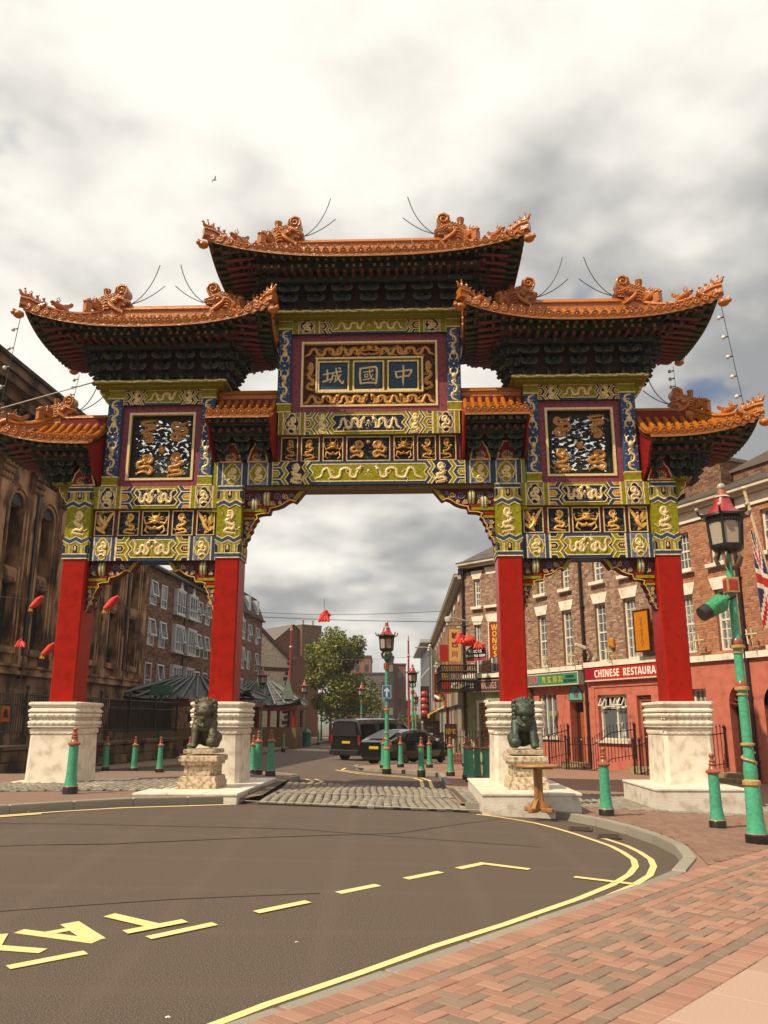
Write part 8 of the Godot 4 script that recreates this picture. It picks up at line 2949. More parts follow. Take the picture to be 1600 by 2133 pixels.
	b.bb(V(fx1 - 0.02, 10.4, -8.0), V(fx1, 12.5, -0.6))
	b.bb(V(fx0, 10.45, 0.0), V(fx1, 10.58, 0.3))
	part("wall", b, M.brick, fl)
	for w in wins:
		var f := MB.new()
		f.col = Color(0.62, 0.62, 0.62)
		var z := 0.0 if w[4] == 0 else 0.22
		var cx: float = (w[0] + w[2]) / 2
		if w[4] == 1:
			f.bb(V(w[0] - 0.08, w[1] - 0.12, 0.0), V(w[2] + 0.08, w[1] - 0.02, z + 0.06))
			f.bb(V(w[0] - 0.05, w[3], 0.0), V(w[2] + 0.05, w[3] + 0.1, z + 0.05))
			if w[5] == 2: f.prism(P2([cx - 0.38, w[3] + 0.1, cx + 0.38, w[3] + 0.1, cx + 0.14, w[3] + 0.26, cx, w[3] + 0.62, cx - 0.14, w[3] + 0.26]), z - 0.06, z + 0.02, true)
			for s in [w[0], w[2]]: f.bb(V(s - 0.03, w[1], 0.0), V(s + 0.03, w[3], z))
		f.x = Transform3D(Basis(), V(0, 0, z))
		f.strip(rect(w[0] + 0.04, w[1] + 0.04, w[2] - 0.04, w[3] - 0.04), 0.09, -0.06, 0.02, true)
		var ym: float = lerpf(w[1], w[3], 0.36)
		f.bb(V(w[0], ym - 0.035, -0.05), V(w[2], ym + 0.035, 0.025))
		if w[4] == 1:
			for t in [0.36, 0.64]: f.bb(V(lerpf(w[0], w[2], t) - 0.035, w[1], -0.05), V(lerpf(w[0], w[2], t) + 0.035, w[3], 0.03))
		if rng.randf() < 0.8 and (w[4] == 0 or w[5] == 1):
			var xa: float = w[0] if w[4] == 0 else lerpf(w[0], w[2], 0.66)
			f.x = Transform3D(Basis(V(1, 0, 0), -0.17), V(0, w[3] - 0.02, z + 0.03))
			f.strip(rect(xa + 0.05, ym - w[3] + 0.05, w[2] - 0.05, -0.04), 0.09, -0.03, 0.03, true)
		f.x = Transform3D()
		var o := part("window", f, M.satin, fl)
		for e in [[w[1] + 0.05, ym], [ym, w[3] - 0.05]]:
			var g := MB.new()
			g.col = [Color(0.16, 0.17, 0.19), Color(0.05, 0.05, 0.055), Color(0.22, 0.21, 0.2)][rng.randi() % 3]
			g.quad(V(w[0] + 0.05, e[0], z - 0.03), V(w[2] - 0.05, e[0], z - 0.03), V(w[2] - 0.05, e[1], z - 0.03), V(w[0] + 0.05, e[1], z - 0.03))
			part("pane", g, M.glass_dark, o)
	b = MB.new()
	b.col = Color(0.55, 0.55, 0.55)
	for x in [33.0, 35.5, 38.0, 41.0, 44.0]: b.bb(V(x, 10.9, -0.5), V(x + 0.75, 12.1, 0.12))
	part("dormer", b, M.satin, fl)
	b = MB.new()
	b.col = Color(0.02, 0.016, 0.015)
	b.bar(V(24.85, 2.8, 0.1), V(24.85, 10.4, 0.1), 0.06, 6)
	part("drainpipe", b, M.iron, fl)
	b = MB.new()
	b.col = Color(0.20, 0.14, 0.085)
	var fa := V(-12.1, -0.3, -19.0)
	var fb := V(-9.35, -0.3, -38.5)
	var n := 22
	var dirf := (fb - fa).normalized()
	var fx := frame(fa, dirf)
	for i in n * 3:
		for r in 3:
			var l := fa.distance_to(fb) / n
			var t := rng.randf_range(0.55, 1.1)
			if i >= n: break
			b.x = fx
			b.col = Color(0.24, 0.165, 0.10) * t
			b.cbox(V((i + 0.5 + 0.5 * (r % 2)) * l - 0.2, 0.25 + 0.34 * r, 0), V(l - 0.012, 0.325, 0.34 - 0.01 * t), 0.015)
	b.x = fx
	b.col = Color(0.17, 0.12, 0.08)
	b.cbox(V(fa.distance_to(fb) / 2, 1.18, 0), V(fa.distance_to(fb), 0.16, 0.44), 0.03)
	b.x = Transform3D()
	var bw := part("boundary_wall", b, M.church_stone)
	bw.set_meta("kind", "thing")
	tag(bw, "low soot-dark stone wall carrying black railings before the church", "wall")
	b = MB.new()
	b.col = Color(0.012, 0.009, 0.008)
	bar_fence(b, fa + V(0, 1.55, 0), fb + V(0, 1.55, 0), 1.25, 0.13)
	for i in 9:
		var p := fa.lerp(fb, i / 8.0) + V(0, 1.5, 0)
		b.bar(p, p + V(0, 1.45, 0), 0.04, 5)
		b.ball(p + V(0, 1.5, 0), V(0.07, 0.09, 0.07), 6, 4)
	b.x = fx
	b.bb(V(13.2, 1.6, -0.08), V(19.2, 2.75, -0.04))
	b.x = Transform3D()
	tag(part("iron_fence", b, M.iron), "tall black iron fence on the stone wall before the church", "fence")
	b = MB.new()
	b.x = fx
	b.col = Color(0.5, 0.10, 0.02)
	b.bb(V(6.05, 1.95, 0.04), V(6.45, 2.40, 0.06))
	b.col = Color(0.02, 0.01, 0.01)
	b.ball(V(6.25, 2.2, 0.06), V(0.13, 0.12, 0.015), 8, 5)
	b.bb(V(6.12, 2.06, 0.06), V(6.38, 2.14, 0.068))
	b.x = Transform3D()
	tag(part("warning_sign", b, M.satin), "small orange and black warning sign on the iron fence", "sign")
	b = MB.new()
	for r in 7:
		for i in 3:
			b.col = Color(0.30, 0.21, 0.12) * rng.randf_range(0.6, 1.1)
			b.cbox(V(-8.9 + 0.62 * (i + 0.5 * (r % 2)), 0.0 + 0.36 * r, -39.6), V(0.6, 0.345, 0.5), 0.02)
	for i in 3: b.cbox(V(-8.9 + 0.62 * i + 0.2, 2.6, -39.6), V(0.66, 0.2, 0.6), 0.03)
	tag(part("gate_pier", b, M.church_stone), "square sandstone gate pier beside the left lion", "pier")
	b = MB.new()
	b.col = Color(0.03, 0.12, 0.07)
	b.cbox(V(-10.9, 3.15, -41.5), V(1.0, 0.5, 0.5), 0.03)
	b.bar(V(-10.9, 0.0, -41.5), V(-10.9, 3.0, -41.5), 0.08, 6)
	tag(part("green_box", b, M.satin), "green metal box showing over the fence by the church", "box")
	for e in [[-10.6, -48.0, 3.6, 3.05, 4.25, "low grey-tiled pagoda roof on red posts behind the left lion"], [-8.6, -60.0, 3.0, 2.95, 4.6, "second low pagoda roof on red posts nearer the red flagpole"]]:
		var p := thing("pavilion", e[5], "pavilion", V(e[0], -0.25, e[1]), 0.0, "low pagoda roofs on the left")
		b = MB.new()
		var w: float = e[2]
		for s in 4:
			b.x = Transform3D(Basis(V(0, 1, 0), PI / 2 * s), V(0, 0, 0))
			var k := 9
			for i in k:
				for j in 4:
					var t0 := j / 4.0
					var t1 := (j + 1) / 4.0
					var f0 := 1.0 - 0.75 * t0
					var f1 := 1.0 - 0.75 * t1
					var u0 := float(i) / k * 2.0 - 1.0
					var u1 := float(i + 1) / k * 2.0 - 1.0
					var up0 := 0.35 * pow(absf(u0), 4.0) * (1.0 - t0)
					var up1 := 0.35 * pow(absf(u1), 4.0) * (1.0 - t0)
					b.col = Color(0.075, 0.08, 0.085) * rng.randf_range(0.7, 1.4)
					var y0: float = lerpf(e[3], e[4], pow(t0, 1.2))
					var y1: float = lerpf(e[3], e[4], pow(t1, 1.2))
					b.quad(V(u0 * w * f0, y0 + up0, w * f0), V(u1 * w * f0, y0 + up1, w * f0), V(u1 * w * f1, y1, w * f1), V(u0 * w * f1, y1, w * f1))
				var xx := (float(i) + 0.5) / k * 2.0 - 1.0
				b.col = Color(0.16, 0.17, 0.17)
				b.tube(P3([xx * w, e[3] + 0.06 + 0.35 * pow(absf(xx), 4.0), w, xx * w * 0.25, e[4] + 0.05, w * 0.25]), PackedFloat32Array([0.07]), 5)
			b.col = Color(0.05, 0.06, 0.05)
			b.tube(P3([w * 1.03, e[3] + 0.45, w * 1.03, w * 0.8, e[3] + 0.3, w * 0.8, w * 0.25, e[4] + 0.1, w * 0.25]), PackedFloat32Array([0.06, 0.1, 0.1]), 5)
		b.x = Transform3D()
		b.col = Color(0.10, 0.13, 0.10)
		b.bb(V(-w * 0.25, e[4] - 0.1, -w * 0.25), V(w * 0.25, e[4] + 0.12, w * 0.25))
		part("tiled_roof", b, M.slate, p)
		b = MB.new()
		b.col = Color(0.28, 0.02, 0.015)
		b.bb(V(-w * 0.92, e[3] - 0.3, -w * 0.92), V(w * 0.92, e[3] - 0.05, w * 0.92))
		for i in 4:
			for s in [-1.0, 1.0]: b.bar(V(-w * 0.85 + w * 0.567 * i, 0, s * w * 0.85), V(-w * 0.85 + w * 0.567 * i, e[3] - 0.2, s * w * 0.85), 0.11, 8)
		part("red_posts", b, M.satin, p)
		b = MB.new()
		b.col = Color(0.20, 0.11, 0.06)
		b.bb(V(-w * 0.9, -0.3, -w * 0.9), V(w * 0.9, 1.5, w * 0.9))
		part("low_wall", b, M.brick, p)
	b = MB.new()
	b.col = Color(0.16, 0.2, 0.16)
	for e in [[-8.35, -56.0], [-6.4, -56.5]]:
		b.x = Transform3D(Basis(), V(e[0], 0, e[1]))
		b.prism(P2([-0.45, 3.1, 0.45, 3.1, 0.25, 3.7, 0.0, 4.6, -0.25, 3.7]), -0.1, 0.1, true)
		b.bar(V(0, 4.5, 0), V(0, 5.0, 0), 0.03, 5)
	b.x = Transform3D()
	tag(part("roof_finials", b, M.slate), "pointed grey-green gables over the low pagoda roofs", "gable")
	var pub := thing("cream_house", "cream rendered house with black upright windows and dark quoined corner", "house")
	pub.transform = frame(V(-12.6, -0.3, -77.2), V(0.795, 0, -0.606))
	b = MB.new()
	b.col = Color(0.72, 0.63, 0.47)
	b.prism(P2([0, -0.4, 4.8, -0.4, 4.8, 7.3, 0.0, 11.4]), -0.4, 0.0)
	b.col = Color(0.12, 0.04, 0.05)
	b.bb(V(0, 6.55, 0.0), V(4.82, 6.9, 0.06))
	b.col = Color(0.10, 0.07, 0.06)
	b.strip(P2([0, 11.5, 4.95, 7.35]), 0.3, -0.5, 0.15)
	part("gable_wall", b, M.stucco, pub)
	var fr := MB.new()
	fr.x = Transform3D(Basis(V(0.33, 0, -0.944), V(0, 1, 0), V(0.944, 0, 0.33)), V(4.8, 0, 0))
	fr.col = Color(0.72, 0.63, 0.47)
	fr.bb(V(0, -0.4, -0.3), V(15.0, 7.2, 0.0))
	fr.col = Color(0.12, 0.04, 0.05)
	fr.bb(V(0, 6.5, 0.0), V(15.0, 6.85, 0.08))
	fr.bb(V(0, 2.9, 0.0), V(15.0, 3.6, 0.05))
	fr.col = Color(0.08, 0.025, 0.03)
	for i in 20: fr.bb(V(0, -0.3 + 0.36 * i, 0.0), V(1.5 if i % 2 else 1.1, 0.04 + 0.36 * i, 0.07))
	fr.col = Color(0.03, 0.012, 0.015)
	for i in 6: fr.bb(V(2.2 + 2.1 * i, 3.9, 0.0), V(3.5 + 2.1 * i, 6.0, 0.03))
	fr.col = Color(0.22, 0.16, 0.10)
	for i in 6: fr.bb(V(2.2 + 2.1 * i, 0.5, 0.0), V(2.9 + 2.1 * i, 2.6, 0.03))
	fr.col = Color(0.10, 0.07, 0.06)
	fr.bb(V(-0.2, 7.2, -0.5), V(15.2, 7.4, 0.3))
	fr.face(PackedVector3Array([V(-0.2, 7.4, 0.3), V(15.2, 7.4, 0.3), V(15.2, 11.5, -5.5), V(-0.2, 11.5, -5.5)]), V(0, 1, 1))
	part("front_wall", fr, M.stucco, pub)
	b = MB.new()
	for i in 14: b.bb(V(4.7, -0.3 + 0.5 * i, 0.0), V(4.1 if i % 2 else 3.9, 0.02 + 0.5 * i, 0.05))
	b.col = Color(0.08, 0.025, 0.03)
	for q in b.c.size(): b.c[q] = Color(0.09, 0.03, 0.035)
	part("quoins", b, M.stucco, pub)
	var bh := thing("brick_house", "tall dark brick house with broad chimney behind the cream house", "house")
	bh.transform = frame(V(-13.5, -0.4, -97.0), V(0.78, 0, -0.62))
	b = MB.new()
	b.col = DARK_BRICK[1] * 1.1
	b.prism(P2([0, 0, 7.2, 0, 7.2, 10.2, 3.4, 13.2, 0, 10.5]), -3.0, 0.0)
	b.x = Transform3D(Basis(V(0.30, 0, -0.954), V(0, 1, 0), V(0.954, 0, 0.30)), V(7.2, 0, 0))
	b.bb(V(0, 0, -3.0), V(12.0, 10.2, 0.0))
	part("wall", b, M.brick, bh)
	var wn := MB.new()
	wn.x = b.x
	for i in 3:
		for j in 3:
			wn.col = Color(0.55, 0.52, 0.46)
			wn.bb(V(1.6 + 3.4 * i, 4.2 + 2.1 * j, 0.0), V(2.6 + 3.4 * i, 5.6 + 2.1 * j, 0.04))
			wn.col = Color(0.05, 0.05, 0.05)
			wn.bb(V(1.75 + 3.4 * i, 4.3 + 2.1 * j, 0.04), V(2.45 + 3.4 * i, 5.5 + 2.1 * j, 0.05))
	wn.col = Color(0.4, 0.03, 0.02)
	wn.bb(V(6.2, 2.9, 0.0), V(7.8, 6.2, 0.3))
	wn.col = Color(0.45, 0.40, 0.30)
	wn.bb(V(0, 0, 0.0), V(12, 2.6, 0.06))
	part("windows", wn, M.satin, bh)
	b = MB.new()
	b.col = Color(0.13, 0.105, 0.095)
	b.face(PackedVector3Array([V(-0.4, 10.3, 0.2), V(3.4, 13.3, 0.2), V(3.4, 13.3, -10), V(-0.4, 10.3, -10)]), V(-1, 1, 0))
	b.face(PackedVector3Array([V(7.6, 10.0, 0.3), V(3.4, 13.3, 0.2), V(3.4, 13.3, -10), V(11.5, 10.0, -12)]), V(1, 1, 0))
	b.bb(V(7.0, 10.1, -11.0), V(7.6, 10.4, 0.3))
	part("slate_roof", b, M.slate, bh)
	chimney(bh, 4.3, 7.1, 9.5, 13.2, -1.2, 0.6, 2, DARK_BRICK)
	for e in [[P2([-6.8, 12.2, -2.2, 12.2, -2.2, -1, -6.8, -1]), -142.0, Color(0.25, 0.115, 0.075), "far brown brick block with flat roof behind the tree"], [P2([-4.3, 9.2, 0.7, 9.2, 0.7, -2, -4.3, -2]), -139.0, Color(0.135, 0.115, 0.105), "far grey clad block in front of the brown one"], [P2([0.7, 11.9, 1.6, 11.9, 1.6, -2, 0.7, -2]), -138.5, Color(0.045, 0.025, 0.022), "far dark brick stair tower beside the grey block"], [P2([1.6, 11.4, 3.9, 11.4, 3.9, -2, 1.6, -2]), -150.0, Color(0.19, 0.085, 0.06), "farthest brick block with dark glazed corner"], [P2([3.6, 5.2, 5.0, 5.2, 5.0, -2, 3.6, -2]), -162.0, Color(0.08, 0.04, 0.035), "low dark block at the end of the street"]]:
		var f := thing("far_block", e[3], "building", V(0, 0, e[1]))
		b = MB.new()
		b.col = e[2]
		b.prism(e[0], -14.0, 0.0)
		part("wall", b, M.stucco, f)
		var g := MB.new()
		var x0: float = minf(e[0][0].x, e[0][2].x)
		var x1: float = maxf(e[0][0].x, e[0][2].x)
		var cols := maxi(1, int((x1 - x0) / 1.5))
		for i in cols:
			for j in 4:
				var x := lerpf(x0, x1, (i + 0.5) / cols)
				var y: float = e[0][0].y - 1.7 - 2.3 * j
				g.col = Color(0.05, 0.05, 0.055) if (i + j) % 3 else Color(0.2, 0.2, 0.2)
				g.bb(V(x - 0.3, y - 0.6, 0.0), V(x + 0.3, y + 0.5, 0.05))
		part("windows", g, M.satin, f)
		g = MB.new()
		g.col = e[2] * 0.5
		g.bb(V(x0 - 0.1, e[0][0].y, -14.0), V(x1 + 0.1, e[0][0].y + 0.3, 0.12))
		part("parapet", g, M.stucco, f)
func leaf_tree(called: String, label: String, at: Vector3, lobes: Array, count: int, leaf: float, col: Color, trunk: float) -> void:
	var t := thing(called, label, "tree", at)
	var b := MB.new()
	b.col = Color(0.09, 0.065, 0.045)
	b.tube(P3([0, -0.3, 0, 0.05, trunk * 0.5, 0, -0.05, trunk, 0.1]), PackedFloat32Array([0.32, 0.25, 0.18]), 8)
	for l in lobes:
		var c: Vector3 = l[0]
		b.tube(PackedVector3Array([V(-0.02, trunk * 0.8, 0.05), V(c.x * 0.4, lerpf(trunk, c.y, 0.5), c.z * 0.4), c]), PackedFloat32Array([0.14, 0.09, 0.03]), 6)
	part("trunk", b, M.bark, t)
	b = MB.new()
	var r := RandomNumberGenerator.new()
	r.seed = 77 + count
	for i in count:
		var l: Array = lobes[r.randi() % lobes.size()]
		var d := V(r.randfn(), r.randfn(), r.randfn()).normalized()
		var rad := pow(r.randf(), 0.38)
		var p: Vector3 = l[0] + d * l[1] * rad * r.randf_range(0.85, 1.12)
		var k := r.randf_range(0.65, 1.35)
		var y := r.randf()
		b.col = Color(col.r * k * (1.0 + 0.35 * y), col.g * k * (1.0 + 0.18 * y), col.b * k)
		var u := V(r.randfn(), r.randfn() * 0.6, r.randfn()).normalized()
		var w := u.cross(V(r.randfn(), r.randfn(), r.randfn()).normalized()).normalized()
		var s := leaf * r.randf_range(0.7, 1.3)
		var tip := p + u * s
		var mid := p + u * s * 0.5
		b.tri(p, mid + w * s * 0.38, tip)
		b.tri(p, tip, mid - w * s * 0.38)
	part("crown", b, M.foliage, t)
func make_trees() -> void:
	var r := RandomNumberGenerator.new()
	r.seed = 5
	var lobes := []
	for i in 34:
		var a := r.randf() * TAU
		var y := r.randf()
		var wide := sin(PI * (0.12 + 0.72 * y))
		lobes.push_back([V(cos(a) * 3.1 * wide * r.randf_range(0.3, 1.0), 2.6 + 7.0 * y, sin(a) * 3.0 * wide * r.randf_range(0.3, 1.0)), r.randf_range(0.75, 1.45)])
	lobes.push_back([V(2.6, 4.6, 0.5), 1.5])
	lobes.push_back([V(2.9, 3.2, 0.2), 1.3])
	lobes.push_back([V(-2.4, 8.4, 0), 1.1])
	leaf_tree("street_tree", "large sunlit leafy tree standing before the far brick blocks", on(-4.2, -80.0), lobes, 26000, 0.22, Color(0.13, 0.15, 0.014), 2.6)
	lobes = []
	for i in 10: lobes.push_back([V(-2.6 + 0.6 * i, 1.8 + r.randf() * 1.6, r.randf()), r.randf_range(0.9, 1.5)])
	leaf_tree("green_bush", "green bush at the far end of the right-hand pavement", on(5.4, -118.0), lobes, 5000, 0.3, Color(0.075, 0.085, 0.012), 1.0)
const GREEN := Color(0.07, 0.36, 0.21)
const COPPER := Color(0.34, 0.095, 0.05)
const BRASS := Color(0.52, 0.30, 0.11)
func make_bollards() -> void:
	var t := thing("bollard", "green bollard with copper finial standing before the outer left stone base", "bollard", Vector3.ZERO, 0.0, "green bollards")
	var b := MB.new()
	b.col = Color(0.02, 0.015, 0.012)
	b.lathe(V(0, 0, 0), P2([0.125, -0.1, 0.125, 0.10, 0.118, 0.112]), 20)
	b.col = BRASS
	b.lathe(V(0, 0, 0), P2([0.118, 0.112, 0.122, 0.118, 0.118, 0.128]), 20)
	part("foot", b, M.satin, t)
	b = MB.new()
	b.col = GREEN
	b.lathe(V(0, 0, 0), P2([0.114, 0.128, 0.105, 0.165, 0.095, 0.23, 0.088, 0.32, 0.083, 0.5, 0.078, 0.79]), 20)
	part("shaft", b, M.satin, t)
	b = MB.new()
	b.col = COPPER
	b.lathe(V(0, 0, 0), P2([0.07, 0.775, 0.098, 0.79, 0.108, 0.80, 0.106, 0.82, 0.09, 0.832, 0.066, 0.85, 0.052, 0.885, 0.046, 0.905, 0.058, 0.912, 0.06, 0.925, 0.044, 0.932, 0.036, 0.95, 0.05, 0.96, 0.05, 0.974, 0.034, 0.982, 0.028, 1.005, 0.032, 1.02, 0.043, 1.04, 0.042, 1.06, 0.03, 1.075, 0.0, 1.08]), 20)
	part("finial", b, M.satin, t)
	var at := [[-5.31, -14.75, ""], [-9.1, -28.3, "green bollard in the shade, leftmost of three behind the left bay"], [-8.0, -27.7, "green bollard in the shade, middle of three behind the left bay"], [-7.05, -27.2, "green bollard in the shade, rightmost of three behind the left bay"], [-6.2, -27.5, "green bollard partly hidden behind the left lion's plinth"], [-3.85, -25.4, "green bollard half hidden behind its twin right of the inner left pedestal"], [-3.25, -22.3, "front green bollard just right of the inner left pedestal"], [-2.75, -21.0, "green bollard standing alone at the corner left of the crossing"], [-0.02, -30.4, "green bollard tucked behind the centre lamp post"], [0.60, -31.2, "green bollard in front of the black car's rear wheel"], [1.13, -26.2, "green bollard before the black car's front door"], [1.63, -31.0, "green bollard before the bonnet of the black car"], [1.92, -25.0, "green bollard alone on the corner pavement right of the car"], [3.05, -32.4, "farthest green bollard, behind the cluster by the inner right pedestal"], [2.20, -23.0, "green bollard, first in the tight cluster left of the inner right pedestal"], [2.17, -21.8, "green bollard, nearest in the tight cluster left of the inner right pedestal"], [2.42, -22.4, "green bollard, third in the tight cluster left of the inner right pedestal"], [2.60, -22.0, "green bollard, rightmost in the cluster against the inner right pedestal"], [3.62, -14.26, "green bollard between the wooden table and the right-hand stone base"], [5.00, -13.18, "green bollard beside the near lamp post"], [-5.9, -50.5, "far green bollard at the kerb below the left lamp"], [-5.2, -68.0, "very far green bollard behind the van"]]
	t.position = on(at[0][0], at[0][1], 0.1)
	for i in range(1, at.size()): copy(t, on(at[i][0], at[i][1], 0.1), i * 1.3, at[i][2])
func make_lamps() -> void:
	var t := thing("lamp_post", "tall green lamp post with red-topped hexagonal lantern at the right edge", "lamp post", Vector3.ZERO, 0.0, "lantern lamp posts")
	var b := MB.new()
	b.col = Color(0.02, 0.015, 0.012)
	b.lathe(V(0, 0, 0), P2([0.15, -0.1, 0.15, 0.11, 0.135, 0.125]), 20)
	b.col = GREEN * 1.1
	b.lathe(V(0, 0, 0), P2([0.135, 0.125, 0.118, 0.2, 0.105, 0.35, 0.098, 0.7, 0.088, 0.74]), 20)
	b.lathe(V(0, 0, 0), P2([0.075, 0.76, 0.09, 0.85, 0.088, 0.95, 0.066, 1.1, 0.066, 1.27, 0.062, 2.0, 0.058, 2.5, 0.055, 3.28]), 18)
	b.lathe(V(0, 0, 0), P2([0.05, 3.5, 0.045, 3.86]), 14)
	part("post", b, M.satin, t)
	b = MB.new()
	for e in [[0.76, 0.115, 0.10], [1.25, 0.092, 0.05], [1.98, 0.095, 0.07], [2.02, 0.075, 0.16], [2.54, 0.10, 0.06], [2.6, 0.072, 0.14], [0.13, 0.135, 0.03], [2.46, 0.075, 0.03], [1.90, 0.08, 0.03]]:
		b.col = BRASS if e[2] < 0.12 else COPPER
		b.lathe(V(0, e[0] - e[2] / 2, 0), P2([e[1] * 0.6, 0, e[1], e[2] * 0.25, e[1], e[2] * 0.75, e[1] * 0.6, e[2]]), 18)
	b.col = BRASS
	var w := PackedVector3Array()
	for i in 13: w.push_back(V(0.085 * cos(i * 0.5236), 1.0 + 0.012 * i, 0.085 * sin(i * 0.5236)))
	b.tube(w, PackedFloat32Array([0.018]), 6)
	b.col = BRASS * 0.8
	b.cbox(V(0, 3.39, 0), V(0.17, 0.22, 0.17), 0.01)
	b.col = Color(0.38, 0.04, 0.02)
	b.box(V(0, 3.39, 0), V(0.12, 0.15, 0.178))
	b.box(V(0, 3.39, 0), V(0.178, 0.15, 0.12))
	part("rings", b, M.satin, t)
	b = MB.new()
	b.col = Color(0.13, 0.085, 0.05)
	for i in 6:
		var a := TAU * i / 6.0
		var c := V(cos(a), 0, sin(a))
		b.tube(PackedVector3Array([c * 0.05 + V(0, 3.62, 0), c * 0.15 + V(0, 3.68, 0), c * 0.19 + V(0, 3.78, 0), c * 0.12 + V(0, 3.88, 0)]), PackedFloat32Array([0.018, 0.028, 0.026, 0.02]), 6)
	b.col = Color(0.016, 0.02, 0.017)
	b.lathe(V(0, 0, 0), P2([0.06, 3.84, 0.20, 3.88, 0.235, 3.92, 0.235, 3.95, 0.0, 3.95]), 6)
	for i in 6:
		var a := TAU * i / 6.0
		b.bar(V(0.22 * cos(a), 3.93, 0.22 * sin(a)), V(0.255 * cos(a), 4.36, 0.255 * sin(a)), 0.02, 5)
		var a2 := TAU * (i + 1) / 6.0
		var p := V(cos(a), 0, sin(a))
		var q := V(cos(a2), 0, sin(a2))
		for e in [[3.96, 0.222], [4.34, 0.252], [4.30, 0.25]]: b.bar(p * e[1] + V(0, e[0], 0), q * e[1] + V(0, e[0], 0), 0.012, 4)
		for k in 7:
			var m := p.lerp(q, k / 6.0) * 0.25
			var d := 0.10 - 0.014 * (3.0 - absf(k - 3.0)) * 1.6
			b.bar(m + V(0, 4.34, 0), m * 0.985 + V(0, 4.34 - d, 0), 0.007, 4)
	part("lantern_frame", b, M.satin, t)
	b = MB.new()
	b.col = Color(0.40, 0.33, 0.27)
	for i in 6:
		var a := TAU * i / 6.0
		var a2 := TAU * (i + 1) / 6.0
		var g := MB.new()
		g.col = Color(0.40, 0.33, 0.27)
		g.face(PackedVector3Array([V(0.21 * cos(a), 3.95, 0.21 * sin(a)), V(0.21 * cos(a2), 3.95, 0.21 * sin(a2)), V(0.24 * cos(a2), 4.33, 0.24 * sin(a2)), V(0.24 * cos(a), 4.33, 0.24 * sin(a))]), V(cos(a), 0, sin(a)))
		part("glass_panel", g, M.frosted, t)
	b = MB.new()
	b.col = Color(0.02, 0.025, 0.02)
	b.lathe(V(0, 0, 0), P2([0.27, 4.35, 0.33, 4.37, 0.325, 4.40, 0.26, 4.42]), 6)
	b.col = Color(0.36, 0.025, 0.035)
	b.lathe(V(0, 0, 0), P2([0.26, 4.42, 0.19, 4.48, 0.14, 4.56, 0.105, 4.66]), 6)
	b.col = Color(0.5, 0.45, 0.36)
	b.lathe(V(0, 0, 0), P2([0.115, 4.66, 0.09, 4.69]), 12)
	b.col = COPPER * 1.2
	b.lathe(V(0, 0, 0), P2([0.075, 4.69, 0.06, 4.78]), 12)
	b.col = Color(0.42, 0.38, 0.28)
	b.ball(V(0, 4.82, 0), V(0.062, 0.062, 0.062), 10, 7)
	for i in 6:
		var a := TAU * i / 6.0
		b.col = Color(0.02, 0.025, 0.02)
		b.tube(P3([0.29 * cos(a), 4.385, 0.29 * sin(a), 0.36 * cos(a), 4.40, 0.36 * sin(a), 0.385 * cos(a), 4.46, 0.385 * sin(a)]), PackedFloat32Array([0.025, 0.02, 0.014]), 5)
		b.col = Color(0.42, 0.38, 0.28)
		b.ball(V(0.385 * cos(a), 4.48, 0.385 * sin(a)), V(0.03, 0.03, 0.03), 7, 5)
	part("lantern_roof", b, M.satin, t)
	t.position = on(4.86, -11.5, 0.1)
	var at := [[0.09, -28.0, "green lamp post carrying the blue arrow sign before the black van"], [1.54, -45.5, "green lamp post right of the van, beside the red pole"], [-7.4, -51.5, "lamp post with dark lantern before the second pagoda roof"], [-6.2, -66.0, "lamp post in front of the cream house"], [-6.0, -82.0, "lamp post at the far corner of the cream house"], [-5.7, -90.0, "thin far lamp post left of the leafy tree"], [-4.9, -104.0, "small far lamp post under the left part of the tree"], [-1.75, -66.0, "far lamp post over the roof of the van"], [-0.48, -92.0, "distant lamp post between tree and grey block"], [2.75, -74.0, "distant lamp post right of the tall red pole"]]
	for e in at: copy(t, on(e[0], e[1], 0.05), 0.3, e[2])
	b = MB.new()
	b.x = Transform3D(Basis(V(0, 0, 1), 0.52) * Basis(V(0, 1, 0), 0.15), on(4.86, -11.5, 3.30) + V(-0.10, 0, 0.08))
	b.col = Color(0.05, 0.30, 0.13)
	b.tube(P3([-0.03, 0, 0, -0.12, 0.0, 0, -0.30, 0, 0, -0.36, 0, 0]), PackedFloat32Array([0.05, 0.13, 0.115, 0.11]), 12)
	b.cbox(V(-0.16, 0.02, 0.10), V(0.26, 0.05, 0.06), 0.012)
	b.col = Color(0.03, 0.02, 0.025)
	b.tube(P3([-0.36, 0, 0, -0.48, 0, 0]), PackedFloat32Array([0.105, 0.10]), 12)
	b.bar(V(-0.02, 0, 0), V(0.12, -0.02, 0), 0.035, 6)
	b.x = Transform3D()
	tag(part("floodlight", b, M.satin), "green floodlight with black snout clamped to the near lamp post", "floodlight")
	b = MB.new()
	b.x = Transform3D(Basis(), on(0.09, -28.0, 2.6) + V(0.0, 0, 0.09))
	b.col = Color(0.02, 0.13, 0.32)
	b.cbox(V(0, 0, 0), V(0.30, 0.42, 0.02), 0.006)
	b.col = Color(0.7, 0.7, 0.68)
	b.strip(rect(-0.138, -0.198, 0.138, 0.198), 0.012, 0.008, 0.013, true)
	b.prism(P2([-0.028, -0.16, 0.028, -0.16, 0.028, 0.04, 0.085, -0.01, 0.085, 0.05, 0.0, 0.15, -0.085, 0.05, -0.085, -0.01, -0.028, 0.04]), 0.008, 0.014)
	b.x = Transform3D()
	tag(part("road_sign", b, M.satin), "blue square sign with a white upward arrow on centre lamp post", "road sign")
	b = MB.new()
	b.col = Color(0.02, 0.10, 0.05)
	b.x = Transform3D(Basis(), on(0.11, -28.0, 3.72) + V(0, 0, 0.06))
	b.ball(V(0, 0, 0), V(0.12, 0.17, 0.12), 10, 7)
